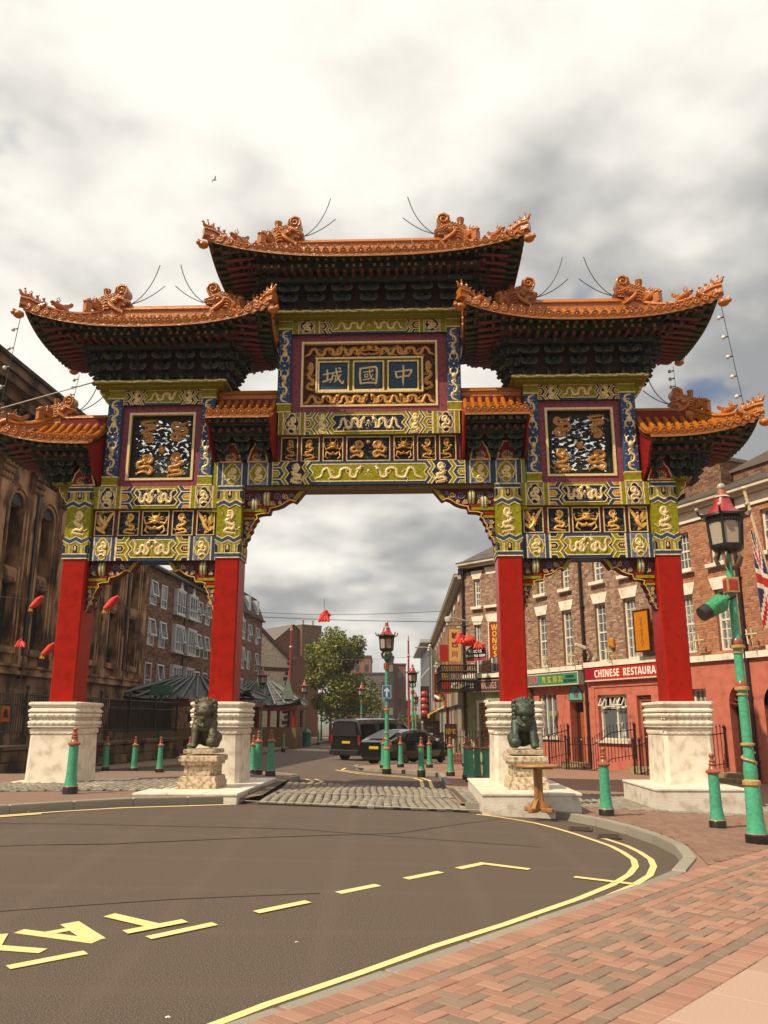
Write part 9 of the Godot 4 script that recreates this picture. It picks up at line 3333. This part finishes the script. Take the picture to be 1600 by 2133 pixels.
	b.col = Color(0.55, 0.55, 0.5)
	b.ball(V(0, 0.14, 0.0), V(0.11, 0.07, 0.11), 10, 5)
	b.x = Transform3D()
	tag(part("camera_housing", b, M.satin), "dark green bulb-shaped camera housing high on the centre lamp post", "camera")
	for e in [[-6.9, -62.0, 8.9, "tall red pole with gilt top before the cream house"], [2.1, -72.0, 9.6, "tall red pole with ring near its top at the right of the street"], [-5.0, -80.0, 6.9, "plain red pole before the leafy tree"]]:
		b = MB.new()
		b.col = Color(0.36, 0.035, 0.03)
		b.lathe(on(e[0], e[1]), P2([0.14, -0.3, 0.14, 1.6, 0.10, 1.7, 0.09, e[2] * 0.6, 0.07, e[2] - 0.6]), 12)
		b.col = Color(0.45, 0.30, 0.16)
		b.lathe(on(e[0], e[1], e[2] - 1.9), P2([0.09, 0, 0.14, 0.1, 0.09, 0.2]), 12)
		b.lathe(on(e[0], e[1], e[2] - 0.62), P2([0.07, 0, 0.12, 0.08, 0.06, 0.2, 0.08, 0.3, 0.0, 0.62]), 10)
		tag(part("red_pole", b, M.satin), e[3], "pole", "red poles along the street")
	b = MB.new()
	b.col = Color(0.4, 0.4, 0.4)
	b.bar(on(3.4, -60.0), on(3.4, -60.0, 7.2), 0.06, 7)
	b.tube(PackedVector3Array([on(3.4, -60.0, 7.2), on(3.0, -60.0, 7.35), on(2.2, -60.0, 7.3)]), PackedFloat32Array([0.04]), 6)
	tag(part("street_light", b, M.satin), "plain grey street light with bent arm at the far right", "street light")
	b = MB.new()
	b.col = GREEN * 0.5
	b.lathe(on(-5.4, -60.0, 0.05), P2([0.3, 0, 0.3, 0.9, 0.34, 0.95, 0.3, 1.05, 0.1, 1.2, 0, 1.3]), 14)
	tag(part("litter_bin", b, M.satin), "round green litter bin on the pavement by the cream house", "litter bin")
	var tb := thing("wooden_table", "round wooden pedestal table standing before the right-hand lion", "table", on(2.52, -14.22, 0.115))
	b = MB.new()
	b.col = Color(0.50, 0.235, 0.075)
	b.lathe(V(0, 0, 0), P2([0.0, 0.705, 0.32, 0.705, 0.345, 0.715, 0.35, 0.73, 0.34, 0.745, 0.0, 0.75]), 32)
	for i in 2: b.box(V(0, 0.69, 0).rotated(V(0, 1, 0), i), V(0.5 if i else 0.08, 0.03, 0.08 if i else 0.5))
	part("table_top", b, M.wood, tb)
	b = MB.new()
	b.col = Color(0.42, 0.175, 0.05)
	b.cbox(V(0, 0.37, 0), V(0.13, 0.64, 0.13), 0.012)
	part("table_leg", b, M.wood, tb)
	for i in 4:
		b = MB.new()
		b.col = Color(0.42, 0.175, 0.05)
		b.x = Transform3D(Basis(V(0, 1, 0), PI / 4 + PI / 2 * i), V(0, 0, 0))
		b.cbox(V(0.16, 0.045, 0), V(0.22, 0.07, 0.085), 0.012)
		b.prism(P2([0.05, 0.07, 0.17, 0.07, 0.05, 0.24]), -0.035, 0.035, true)
		b.x = Transform3D()
		part("foot", b, M.wood, tb)
	var gx := Transform3D(Basis(V(0, 1, 0), deg_to_rad(-2.0)), V(-0.325, 0, -17.35))
	for e in [[V(-7.42, 10.05, 1.42), V(-7.75, 7.95, 1.2), "string of small bulbs hanging from the left roof tip"], [V(-7.25, 9.95, -1.4), V(-6.9, 8.5, -0.3), "string of small bulbs hanging from the rear left roof corner"], [V(7.40, 10.05, 1.42), V(7.72, 7.95, 1.2), "string of small bulbs hanging from the right roof tip"], [V(7.25, 9.95, -1.4), V(6.9, 8.5, -0.3), "string of small bulbs hanging from the rear right roof corner"]]:
		b = MB.new()
		b.x = gx
		b.col = Color(0.06, 0.06, 0.06)
		b.bar(e[0], e[1], 0.007, 4)
		for k in 5:
			var p: Vector3 = e[0].lerp(e[1], (k + 0.6) / 5.0)
			b.col = Color(0.06, 0.06, 0.06)
			b.bar(p, p + V(-0.05, -0.01, 0), 0.018, 5)
			b.col = Color(0.75, 0.75, 0.72)
			b.ball(p + V(-0.1, -0.02, 0), V(0.045, 0.045, 0.045), 7, 5)
		b.x = Transform3D()
		tag(part("string_lights", b, M.satin), e[2], "string lights", "bulb strings on the roofs")
	b = MB.new()
	b.col = Color(0.35, 0.33, 0.31)
	b.x = gx
	b.tube(P3([-6.06, 8.93, 0.5, -8.2, 8.42, 0.3, -11.0, 7.9, 0.0, -14.6, 7.6, -5.0]), PackedFloat32Array([0.014]), 5)
	b.x = Transform3D()
	tag(part("stay_cable", b, M.iron), "pale cable running from the gateway cornice off to the left", "cable")
func grown(prims: Array, cell: float) -> MB:
	var lo := V(1e9, 1e9, 1e9)
	var hi := -lo
	for p in prims:
		var r := maxf(p[2], p[3]) + cell * 3.0
		for q in [p[0], p[1]]:
			lo = V(minf(lo.x, q.x - r), minf(lo.y, q.y - r), minf(lo.z, q.z - r))
			hi = V(maxf(hi.x, q.x + r), maxf(hi.y, q.y + r), maxf(hi.z, q.z + r))
	var nx := int((hi.x - lo.x) / cell) + 2
	var ny := int((hi.y - lo.y) / cell) + 2
	var nz := int((hi.z - lo.z) / cell) + 2
	var f := PackedFloat32Array()
	f.resize(nx * ny * nz)
	f.fill(0.5)
	var who := PackedByteArray()
	who.resize(f.size())
	for pi in prims.size():
		var p: Array = prims[pi]
		var a: Vector3 = p[0]
		var ab: Vector3 = p[1] - a
		var l2 := maxf(ab.length_squared(), 1e-9)
		var ra: float = p[2]
		var dr: float = p[3] - ra
		var k: float = p[5]
		var cut: bool = p[6]
		var r := maxf(p[2], p[3]) + k + cell * 2.5
		var mn := V(minf(a.x, p[1].x), minf(a.y, p[1].y), minf(a.z, p[1].z)) - V(r, r, r) - lo
		var mx := V(maxf(a.x, p[1].x), maxf(a.y, p[1].y), maxf(a.z, p[1].z)) + V(r, r, r) - lo
		for z in range(maxi(0, int(mn.z / cell)), mini(nz, int(mx.z / cell) + 1)):
			for y in range(maxi(0, int(mn.y / cell)), mini(ny, int(mx.y / cell) + 1)):
				for x in range(maxi(0, int(mn.x / cell)), mini(nx, int(mx.x / cell) + 1)):
					var q := lo + V(x, y, z) * cell - a
					var t := clampf(q.dot(ab) / l2, 0.0, 1.0)
					var d := (q - ab * t).length() - (ra + dr * t)
					var i := (z * ny + y) * nx + x
					if cut:
						f[i] = maxf(f[i], -d)
					else:
						var h := maxf(k - absf(f[i] - d), 0.0) / maxf(k, 1e-6)
						if d < f[i]: who[i] = pi
						f[i] = minf(f[i], d) - h * h * k * 0.25
	var idx := {}
	var pos := PackedVector3Array()
	var nor := PackedVector3Array()
	var col := PackedColorArray()
	for z in nz - 1:
		for y in ny - 1:
			for x in nx - 1:
				var s := 0
				var c := V(0, 0, 0)
				var n := 0
				var v := []
				for e in 8: v.push_back(f[((z + (e >> 2)) * ny + y + ((e >> 1) & 1)) * nx + x + (e & 1)])
				for e in 8: s += 1 if v[e] < 0.0 else 0
				if s == 0 or s == 8: continue
				for e in [[0, 1], [2, 3], [4, 5], [6, 7], [0, 2], [1, 3], [4, 6], [5, 7], [0, 4], [1, 5], [2, 6], [3, 7]]:
					var va: float = v[e[0]]
					var vb: float = v[e[1]]
					if (va < 0.0) == (vb < 0.0): continue
					var t := va / (va - vb)
					c += V(e[0] & 1, (e[0] >> 1) & 1, e[0] >> 2).lerp(V(e[1] & 1, (e[1] >> 1) & 1, e[1] >> 2), t)
					n += 1
				idx[(z * ny + y) * nx + x] = pos.size()
				pos.push_back(lo + (V(x, y, z) + c / n) * cell)
				nor.push_back(V(v[1] + v[3] + v[5] + v[7] - v[0] - v[2] - v[4] - v[6], v[2] + v[3] + v[6] + v[7] - v[0] - v[1] - v[4] - v[5], v[4] + v[5] + v[6] + v[7] - v[0] - v[1] - v[2] - v[3]).normalized())
				col.push_back(prims[who[(z * ny + y) * nx + x]][4])
	var b := MB.new()
	var st := [1, nx, nx * ny]
	for z in range(1, nz - 1):
		for y in range(1, ny - 1):
			for x in range(1, nx - 1):
				var i := (z * ny + y) * nx + x
				for ax in 3:
					var i2: int = i + st[ax]
					if (f[i] < 0.0) == (f[i2] < 0.0): continue
					var u: int = st[(ax + 1) % 3]
					var w: int = st[(ax + 2) % 3]
					var q := [i, i - u, i - u - w, i - w]
					var ok := true
					for e in q: ok = ok and idx.has(e)
					if not ok: continue
					var g := []
					for e in q: g.push_back(idx[e])
					if f[i] >= 0.0: g.reverse()
					for tr in [[0, 1, 2], [0, 2, 3]]:
						b.col = col[g[tr[0]]]
						b._put(pos[g[tr[0]]], pos[g[tr[1]]], pos[g[tr[2]]], nor[g[tr[0]]], nor[g[tr[1]]], nor[g[tr[2]]])
	return b
func make_lions() -> void:
	var gx := Transform3D(Basis(V(0, 1, 0), deg_to_rad(-2.0)), V(-0.325, 0, -17.35))
	for sg in [-1.0, 1.0]:
		var tone := Color(0.115, 0.105, 0.07) if sg < 0 else Color(0.075, 0.105, 0.088)
		var p := []
		var e := func(a: Vector3, b: Vector3, ra: float, rb: float, k := 0.03, cut := false, c := tone) -> void: p.push_back([V(a.x * sg, a.y, a.z), V(b.x * sg, b.y, b.z), ra, rb, c, k, cut])
		e.call(V(0, 0.20, -0.16), V(0, 0.48, 0.02), 0.19, 0.17)
		e.call(V(0, 0.40, 0.06), V(0, 0.46, 0.10), 0.15, 0.14)
		for s in [-1.0, 1.0]:
			e.call(V(0.17 * s, 0.17, -0.10), V(0.19 * s, 0.12, 0.0), 0.13, 0.10)
			e.call(V(0.21 * s, 0.05, -0.02), V(0.22 * s, 0.045, 0.12), 0.06, 0.05)
			for t in 3: e.call(V((0.19 + 0.03 * t) * s, 0.03, 0.14), V((0.19 + 0.03 * t) * s, 0.025, 0.165), 0.022, 0.018, 0.01)
			e.call(V(0.145 * s, 0.44, 0.06), V(0.155 * s, 0.33, 0.12), 0.095, 0.085)
			e.call(V(0.06 * s, 0.745, 0.215), V(0.11 * s, 0.77, 0.17), 0.045, 0.045, 0.012)
			e.call(V(0.075 * s, 0.705, 0.235), V(0.075 * s, 0.705, 0.24), 0.034, 0.034, 0.008)
			e.call(V(0.085 * s, 0.635, 0.24), V(0.05 * s, 0.645, 0.29), 0.055, 0.05, 0.015)
			e.call(V(0.15 * s, 0.80, 0.07), V(0.175 * s, 0.86, 0.05), 0.045, 0.02, 0.012)
			e.call(V(0.035 * s, 0.68, 0.30), V(0.035 * s, 0.685, 0.305), 0.026, 0.026, 0.008)
			for t in 6:
				e.call(V((0.165 + 0.012 * (t % 2)) * s, 0.84 - 0.075 * t, 0.10 - 0.02 * (t % 2)), V(0.185 * s, 0.83 - 0.075 * t, 0.09), 0.042, 0.036, 0.01)
				e.call(V(0.17 * s, 0.80 - 0.075 * t, 0.0), V(0.175 * s, 0.79 - 0.075 * t, -0.01), 0.045, 0.04, 0.01)
				e.call(V(0.11 * s, 0.82 - 0.085 * t, -0.09), V(0.11 * s, 0.81 - 0.085 * t, -0.1), 0.05, 0.045, 0.01)
			for t in 4: e.call(V((0.03 + 0.045 * t) * s, 0.88 - 0.015 * t, 0.09 - 0.03 * t), V((0.03 + 0.045 * t) * s, 0.9 - 0.015 * t, 0.085 - 0.03 * t), 0.036, 0.03, 0.01)
		e.call(V(0, 0.70, 0.06), V(0, 0.71, 0.10), 0.175, 0.165)
		e.call(V(0, 0.66, 0.22), V(0, 0.645, 0.26), 0.10, 0.085, 0.025)
		e.call(V(0, 0.70, 0.28), V(0, 0.695, 0.305), 0.035, 0.03, 0.012)
		e.call(V(0, 0.535, 0.20), V(0, 0.53, 0.255), 0.075, 0.06, 0.02)
		e.call(V(0.155, 0.33, 0.12), V(0.16, 0.08, 0.20), 0.08, 0.06)
		e.call(V(0.16, 0.05, 0.20), V(0.16, 0.045, 0.25), 0.07, 0.06, 0.02)
		for t in 4: e.call(V(0.115 + 0.03 * t, 0.035, 0.28), V(0.115 + 0.03 * t, 0.03, 0.31), 0.024, 0.018, 0.008)
		e.call(V(-0.155, 0.33, 0.12), V(-0.185, 0.23, 0.22), 0.08, 0.06)
		e.call(V(-0.19, 0.10, 0.27), V(-0.19, 0.101, 0.27), 0.105, 0.105, 0.008)
		for t in 4: e.call(V(-0.235 + 0.03 * t, 0.225, 0.26), V(-0.235 + 0.03 * t, 0.19, 0.325), 0.025, 0.018, 0.008)
		e.call(V(0, 0.40, 0.215), V(0, 0.385, 0.22), 0.04, 0.035, 0.008)
		for t in 7: e.call(V(-0.14 + 0.0467 * t, 0.44 - 0.05 * sin(PI * t / 6.0), 0.17 + 0.05 * sin(PI * t / 6.0)), V(-0.13 + 0.0467 * t, 0.44 - 0.05 * sin(PI * t / 6.0), 0.17 + 0.05 * sin(PI * t / 6.0)), 0.022, 0.022, 0.006)
		e.call(V(0, 0.22, -0.32), V(0.02, 0.46, -0.26), 0.06, 0.075)
		if sg < 0: e.call(V(-0.07, 0.575, 0.36), V(0.07, 0.575, 0.36), 0.05, 0.05, 0.0, true)
		else: e.call(V(-0.07, 0.585, 0.37), V(0.07, 0.585, 0.37), 0.035, 0.035, 0.0, true)
		var l := part("guardian_lion", grown(p, 0.0135), M.bronze, null, gx * Transform3D(Basis().scaled(V(0.98, 0.98, 0.98)), V(sg * 2.94, 1.19, 1.52)))
		tag(l, ("dark bronze guardian lion with open mouth, seated on the left plinth" if sg < 0 else "green bronze guardian lion seated on the right plinth, paw on a ball"), "statue", "pair of guardian lions")
		var s := thing("lion_plinth", ("small moulded stone plinth carrying the left lion" if sg < 0 else "small moulded stone plinth behind the wooden table, carrying the right lion"), "plinth", gx * V(sg * 2.94, 0.49, 1.55), deg_to_rad(-2.0), "pair of lion plinths")
		var b := MB.new()
		b.col = Color(0.56, 0.48, 0.37) if sg < 0 else Color(0.60, 0.54, 0.43)
		b.sqlathe(0.33, 0.42, P2([0.02, 0.0, 0.02, 0.115, 0.0, 0.12, -0.012, 0.20, -0.07, 0.215, -0.07, 0.395, -0.02, 0.40, -0.02, 0.455, 0.0, 0.46, 0.02, 0.475, 0.02, 0.55, 0.0, 0.562, -0.02, 0.566]), 0.004)
		part("plinth_block", b, M.sandstone_pale, s)
		b = MB.new()
		b.col = Color(0.54, 0.46, 0.36)
		b.cbox(V(0, 0.615 + 0.02, 0), V(0.58, 0.07, 0.74), 0.008)
		part("top_slab", b, M.sandstone_pale, s)
		b = MB.new()
		b.col = Color(0.50, 0.42, 0.32)
		b.x = Transform3D(Basis(), V(0, 0.305, 0.35))
		b.strip(rect(-0.22, -0.075, 0.22, 0.075), 0.03, -0.01, 0.012, true)
		for t in [1.0, -1.0]:
			b.x = Transform3D(Basis(V(0, 1, 0), PI / 2 * t), V(0.26 * t, 0.305, 0))
			b.strip(rect(-0.3, -0.075, 0.3, 0.075), 0.03, -0.01, 0.012, true)
		b.x = Transform3D()
		part("panel_moulding", b, M.sandstone_pale, s)
func loft(b: MB, st: Array) -> void:
	var prev := []
	for s in st:
		var half := [V2(s[1] * 0.86, s[2]), V2(s[1], s[2] + 0.10), V2(s[3] * 1.01, lerpf(s[2], s[4], 0.55)), V2(s[3], s[4]), V2(lerpf(s[3], s[5], 0.75), lerpf(s[4], s[6], 0.72)), V2(s[5] * 0.93, lerpf(s[4], s[6], 0.94)), V2(s[5] * 0.55, s[6])]
		var r := []
		for q in half: r.push_back(V(s[0], q.y, q.x))
		for i in range(half.size() - 1, -1, -1): r.push_back(V(s[0], half[i].y, -half[i].x))
		if prev.size():
			for i in r.size():
				var j := (i + 1) % r.size()
				b.quad(prev[j], prev[i], r[i], r[j])
		else: b.face(PackedVector3Array(r), V(-1, 0, 0))
		prev = r
	b.face(PackedVector3Array(prev), V(1, 0, 0))
func wheels(t: Node3D, xs: Array, track: float, r: float) -> void:
	for x in xs:
		for s in [-1.0, 1.0]:
			var b := MB.new()
			b.x = Transform3D(Basis(V(1, 0, 0), V(0, 0, s), V(0, -s, 0)), V(x, r, s * track))
			b.col = Color(0.015, 0.015, 0.015)
			b.lathe(V(0, 0, 0), P2([r * 0.62, -0.2, r * 0.95, -0.2, r, -0.17, r, -0.03, r * 0.95, 0.0, r * 0.66, 0.0]), 22)
			var w := part("wheel", b, M.rubber, t)
			b = MB.new()
			b.x = Transform3D(Basis(V(1, 0, 0), V(0, 0, s), V(0, -s, 0)), V(x, r, s * track))
			b.col = Color(0.16, 0.16, 0.16)
			b.lathe(V(0, 0, 0), P2([r * 0.66, -0.01, r * 0.6, -0.04, r * 0.2, -0.05, r * 0.16, -0.02, 0.0, -0.02]), 18)
			for i in 5:
				var a := TAU * i / 5.0
				b.bar(V(0, -0.02, 0), V(r * 0.62 * cos(a), -0.015, r * 0.62 * sin(a)), 0.03, 5)
			part("rim", b, M.satin, w)
func glass_quad(t: Node3D, q: Array, off: Vector3, called := "window") -> void:
	var b := MB.new()
	b.col = Color(0.025, 0.027, 0.03)
	b.face(PackedVector3Array([q[0] + off, q[1] + off, q[2] + off, q[3] + off]), off)
	part(called, b, M.glass_dark, t)
func lump(t: Node3D, called: String, c: Vector3, s: Vector3, col: Color) -> void:
	var b := MB.new()
	b.col = col
	b.cbox(c, s, 0.03)
	part(called, b, M.satin, t)
func make_vehicles() -> void:
	var yaw := atan2(0.77, 0.63)
	var c := thing("black_car", "black hatchback car parked half across the corner, behind the bollards", "car", on(1.05, -37.6, 0.0), yaw)
	var b := MB.new()
	b.col = Color(0.008, 0.008, 0.011)
	loft(b, [[-2.33, 0.74, 0.34, 0.80, 0.78, 0.74, 0.95], [-2.2, 0.82, 0.24, 0.89, 0.86, 0.80, 1.03], [-1.7, 0.87, 0.22, 0.92, 0.92, 0.74, 1.19], [-1.2, 0.88, 0.2, 0.93, 0.93, 0.66, 1.36], [-0.6, 0.88, 0.2, 0.93, 0.93, 0.64, 1.46], [0.1, 0.88, 0.2, 0.93, 0.92, 0.63, 1.47], [0.6, 0.88, 0.2, 0.93, 0.91, 0.64, 1.38], [1.2, 0.87, 0.2, 0.92, 0.88, 0.76, 1.08], [1.5, 0.86, 0.2, 0.91, 0.84, 0.78, 0.98], [2.0, 0.82, 0.22, 0.86, 0.72, 0.72, 0.86], [2.28, 0.70, 0.28, 0.74, 0.58, 0.6, 0.70]])
	part("body", b, M.car_paint, c)
	wheels(c, [-1.38, 1.42], 0.90, 0.325)
	for s in [-1.0, 1.0]:
		glass_quad(c, [V(-1.35, 0.98, 0.905 * s), V(-0.35, 0.97, 0.915 * s), V(-0.35, 1.36, 0.72 * s), V(-0.95, 1.30, 0.745 * s)], V(0, 0.01, 0.035 * s))
		glass_quad(c, [V(-0.28, 0.97, 0.915 * s), V(0.95, 0.95, 0.89 * s), V(0.45, 1.30, 0.73 * s), V(-0.28, 1.36, 0.72 * s)], V(0, 0.01, 0.035 * s))
		lump(c, "mirror", V(0.85, 1.0, 0.99 * s), V(0.16, 0.13, 0.16), Color(0.3, 0.3, 0.3) if s > 0 else Color(0.01, 0.01, 0.012))
		lump(c, "tail_light", V(-2.2, 0.84, 0.70 * s), V(0.18, 0.13, 0.36), Color(0.40, 0.02, 0.025))
		lump(c, "headlight", V(2.08, 0.66, 0.62 * s), V(0.2, 0.13, 0.26), Color(0.5, 0.5, 0.5))
		lump(c, "door_handle", V(-0.2, 0.84, 0.94 * s), V(0.2, 0.03, 0.03), Color(0.1, 0.1, 0.1))
	glass_quad(c, [V(-2.15, 1.05, -0.64), V(-2.15, 1.05, 0.64), V(-1.1, 1.405, 0.5), V(-1.1, 1.405, -0.5)], V(-0.03, 0.045, 0), "rear_window")
	lump(c, "number_plate", V(-2.33, 0.72, 0), V(0.03, 0.12, 0.52), Color(0.6, 0.42, 0.02))
	lump(c, "badge_sticker", V(-2.30, 0.48, -0.35), V(0.03, 0.18, 0.2), Color(0.08, 0.14, 0.4))
	lump(c, "door_sticker", V(0.15, 0.66, 0.945), V(0.12, 0.2, 0.01), Color(0.5, 0.5, 0.48))
	var v := thing("black_van", "black passenger van standing beyond the black car", "van", on(-0.3, -42.5, 0.0), yaw)
	b = MB.new()
	b.col = Color(0.014, 0.012, 0.012)
	loft(b, [[-2.45, 0.86, 0.36, 0.90, 1.10, 0.76, 1.84], [-2.36, 0.92, 0.26, 0.95, 1.10, 0.82, 1.94], [-1.5, 0.93, 0.24, 0.96, 1.10, 0.84, 1.97], [0.5, 0.93, 0.24, 0.96, 1.10, 0.84, 1.96], [1.05, 0.93, 0.24, 0.96, 1.10, 0.80, 1.88], [1.75, 0.92, 0.24, 0.95, 1.08, 0.84, 1.32], [2.1, 0.88, 0.26, 0.91, 0.95, 0.80, 1.14], [2.42, 0.78, 0.3, 0.80, 0.78, 0.7, 0.92]])
	part("body", b, M.car_paint, v)
	wheels(v, [-1.5, 1.5], 0.93, 0.34)
	for s in [-1.0, 1.0]:
		for e in [[-2.2, -1.0], [-0.9, 0.2]]: glass_quad(v, [V(e[0], 1.16, 0.955 * s), V(e[1], 1.16, 0.955 * s), V(e[1], 1.68, 0.89 * s), V(e[0], 1.68, 0.89 * s)], V(0, 0.0, 0.03 * s))
		glass_quad(v, [V(0.3, 1.16, 0.955 * s), V(1.5, 1.14, 0.93 * s), V(1.0, 1.66, 0.86 * s), V(0.3, 1.68, 0.89 * s)], V(0, 0, 0.03 * s))
		lump(v, "tail_light", V(-2.43, 0.98, 0.86 * s), V(0.08, 0.42, 0.12), Color(0.28, 0.015, 0.015))
		lump(v, "mirror", V(1.5, 1.2, 1.05 * s), V(0.14, 0.24, 0.2), Color(0.012, 0.012, 0.012))
	glass_quad(v, [V(-2.44, 1.14, -0.78), V(-2.44, 1.14, 0.78), V(-2.44, 1.76, 0.66), V(-2.44, 1.76, -0.66)], V(-0.06, 0, 0), "rear_window")
	lump(v, "rear_bumper", V(-2.5, 0.42, 0), V(0.14, 0.22, 1.8), Color(0.025, 0.024, 0.024))
	lump(v, "number_plate", V(-2.48, 0.86, 0.1), V(0.03, 0.12, 0.52), Color(0.6, 0.42, 0.02))
	for e in [[0.9, -128.0, Color(0.55, 0.55, 0.55), "white car parked far down the street"], [2.0, -134.0, Color(0.30, 0.03, 0.03), "red car parked far down the street"], [-0.4, -140.0, Color(0.12, 0.12, 0.13), "dark car parked farthest down the street"]]:
		var d: Node3D = copy(c, on(e[0], e[1], 0.0), PI / 2, e[3])
		(d.get_node("body") as MeshInstance3D).material_override = tint(e[2], 0.2)
		d.name = numbered("parked_car")
func person(at: Vector3, turn: float, h: float, label: String, hair: Color, top: Color, legs: Color, long_hair: bool) -> void:
	var skin := Color(0.45, 0.27, 0.19)
	var p := []
	var k := h / 1.7
	var e := func(a: Vector3, b: Vector3, ra: float, rb: float, c: Color, s := 0.03) -> void: p.push_back([a * k, b * k, ra * k, rb * k, c, s, false])
	e.call(V(0, 0.95, 0), V(0, 1.15, 0), 0.135, 0.125, top)
	e.call(V(0, 1.15, 0), V(0, 1.36, 0), 0.13, 0.12, top)
	for s in [-1.0, 1.0]:
		e.call(V(0.04 * s, 1.36, 0), V(0.15 * s, 1.37, 0), 0.09, 0.065, top)
		e.call(V(0.17 * s, 1.36, 0), V(0.22 * s, 1.12, 0.0), 0.055, 0.045, top)
		e.call(V(0.22 * s, 1.12, 0.0), V(0.22 * s, 0.90, 0.07), 0.042, 0.03, skin)
		e.call(V(0.22 * s, 0.88, 0.08), V(0.22 * s, 0.80, 0.09), 0.035, 0.02, skin)
		e.call(V(0.085 * s, 0.92, 0), V(0.09 * s, 0.50, 0.03 + 0.06 * s), 0.095, 0.065, legs)
		e.call(V(0.09 * s, 0.50, 0.03 + 0.06 * s), V(0.09 * s, 0.10, 0.08 * s), 0.062, 0.042, legs)
		e.call(V(0.09 * s, 0.04, 0.06 * s), V(0.09 * s, 0.03, 0.14 + 0.06 * s), 0.045, 0.035, Color(0.5, 0.48, 0.45))
		e.call(V(0.03 * s, 1.60, 0.085), V(0.03 * s, 1.601, 0.087), 0.014, 0.014, Color(0.05, 0.03, 0.02), 0.004)
		e.call(V(0.078 * s, 1.585, 0.0), V(0.08 * s, 1.57, 0.0), 0.02, 0.015, skin, 0.006)
	e.call(V(0, 1.42, 0), V(0, 1.50, 0.01), 0.05, 0.05, skin)
	e.call(V(0, 1.60, 0.01), V(0, 1.55, 0.025), 0.085, 0.07, skin)
	e.call(V(0, 1.585, 0.09), V(0, 1.565, 0.105), 0.012, 0.017, skin, 0.008)
	e.call(V(-0.02, 1.525, 0.085), V(0.02, 1.525, 0.085), 0.009, 0.009, Color(0.3, 0.1, 0.08), 0.004)
	e.call(V(0, 1.635, -0.02), V(0, 1.625, 0.0), 0.095, 0.09, hair, 0.01)
	if long_hair:
		e.call(V(0, 1.60, -0.05), V(0, 1.40, -0.08), 0.095, 0.08, hair, 0.02)
		for s in [-1.0, 1.0]: e.call(V(0.07 * s, 1.6, -0.01), V(0.09 * s, 1.38, 0.0), 0.045, 0.035, hair, 0.02)
	var o := part("person", grown(p, 0.017), M.cloth, null, Transform3D(Basis(V(0, 1, 0), turn), at))
	tag(o, label, "person")
func make_life() -> void:
	person(on(3.35, -62.0, 0.1), 0.15, 1.64, "pedestrian with short white hair, turquoise top and pale trousers walking nearer", Color(0.6, 0.58, 0.55), Color(0.10, 0.42, 0.42), Color(0.6, 0.57, 0.52), false)
	person(on(2.95, -104.0, 0.1), 0.3, 1.72, "dark-clothed pedestrian far down the right-hand pavement", Color(0.03, 0.02, 0.02), Color(0.02, 0.02, 0.025), Color(0.03, 0.03, 0.04), false)
	person(on(-0.87, -1.62, 0.0), PI + 0.3, 1.225, "person with brown hair cut off by the lower left corner", Color(0.11, 0.045, 0.02), Color(0.05, 0.05, 0.06), Color(0.03, 0.03, 0.05), true)
	var b := MB.new()
	b.col = Color(0.28, 0.26, 0.25)
	b.x = Transform3D(Basis(V(0, 1, 0), 0.5) * Basis(V(0, 0, 1), 0.35), V(-21.1, 67.1, -90.0))
	b.tube(P3([0.28, 0.0, 0, 0.16, 0.0, 0, 0.0, 0.0, 0, -0.16, 0.01, 0, -0.32, 0.02, 0]), PackedFloat32Array([0.02, 0.05, 0.075, 0.05, 0.02]), 8)
	for s in [-1.0, 1.0]:
		b.quad(V(0.08, 0.03, 0.05 * s), V(-0.08, 0.03, 0.05 * s), V(-0.06, 0.2, 0.34 * s), V(0.12, 0.2, 0.34 * s))
		b.quad(V(0.12, 0.2, 0.34 * s), V(-0.06, 0.2, 0.34 * s), V(-0.16, 0.12, 0.68 * s), V(-0.10, 0.12, 0.70 * s))
	b.tri(V(-0.28, 0.02, 0), V(-0.44, 0.02, 0.09), V(-0.44, 0.02, -0.09))
	b.x = Transform3D()
	tag(part("gull", b, M.cloth), "lone gull gliding high in the sky to the left", "bird")
func _ready() -> void:
	rng.seed = 4711
	make_view()
	make_materials()
	make_ground()
	make_gate()
	make_right()
	make_row()
	make_left()
	make_trees()
	make_bollards()
	make_lamps()
	make_lions()
	make_vehicles()
	make_life()
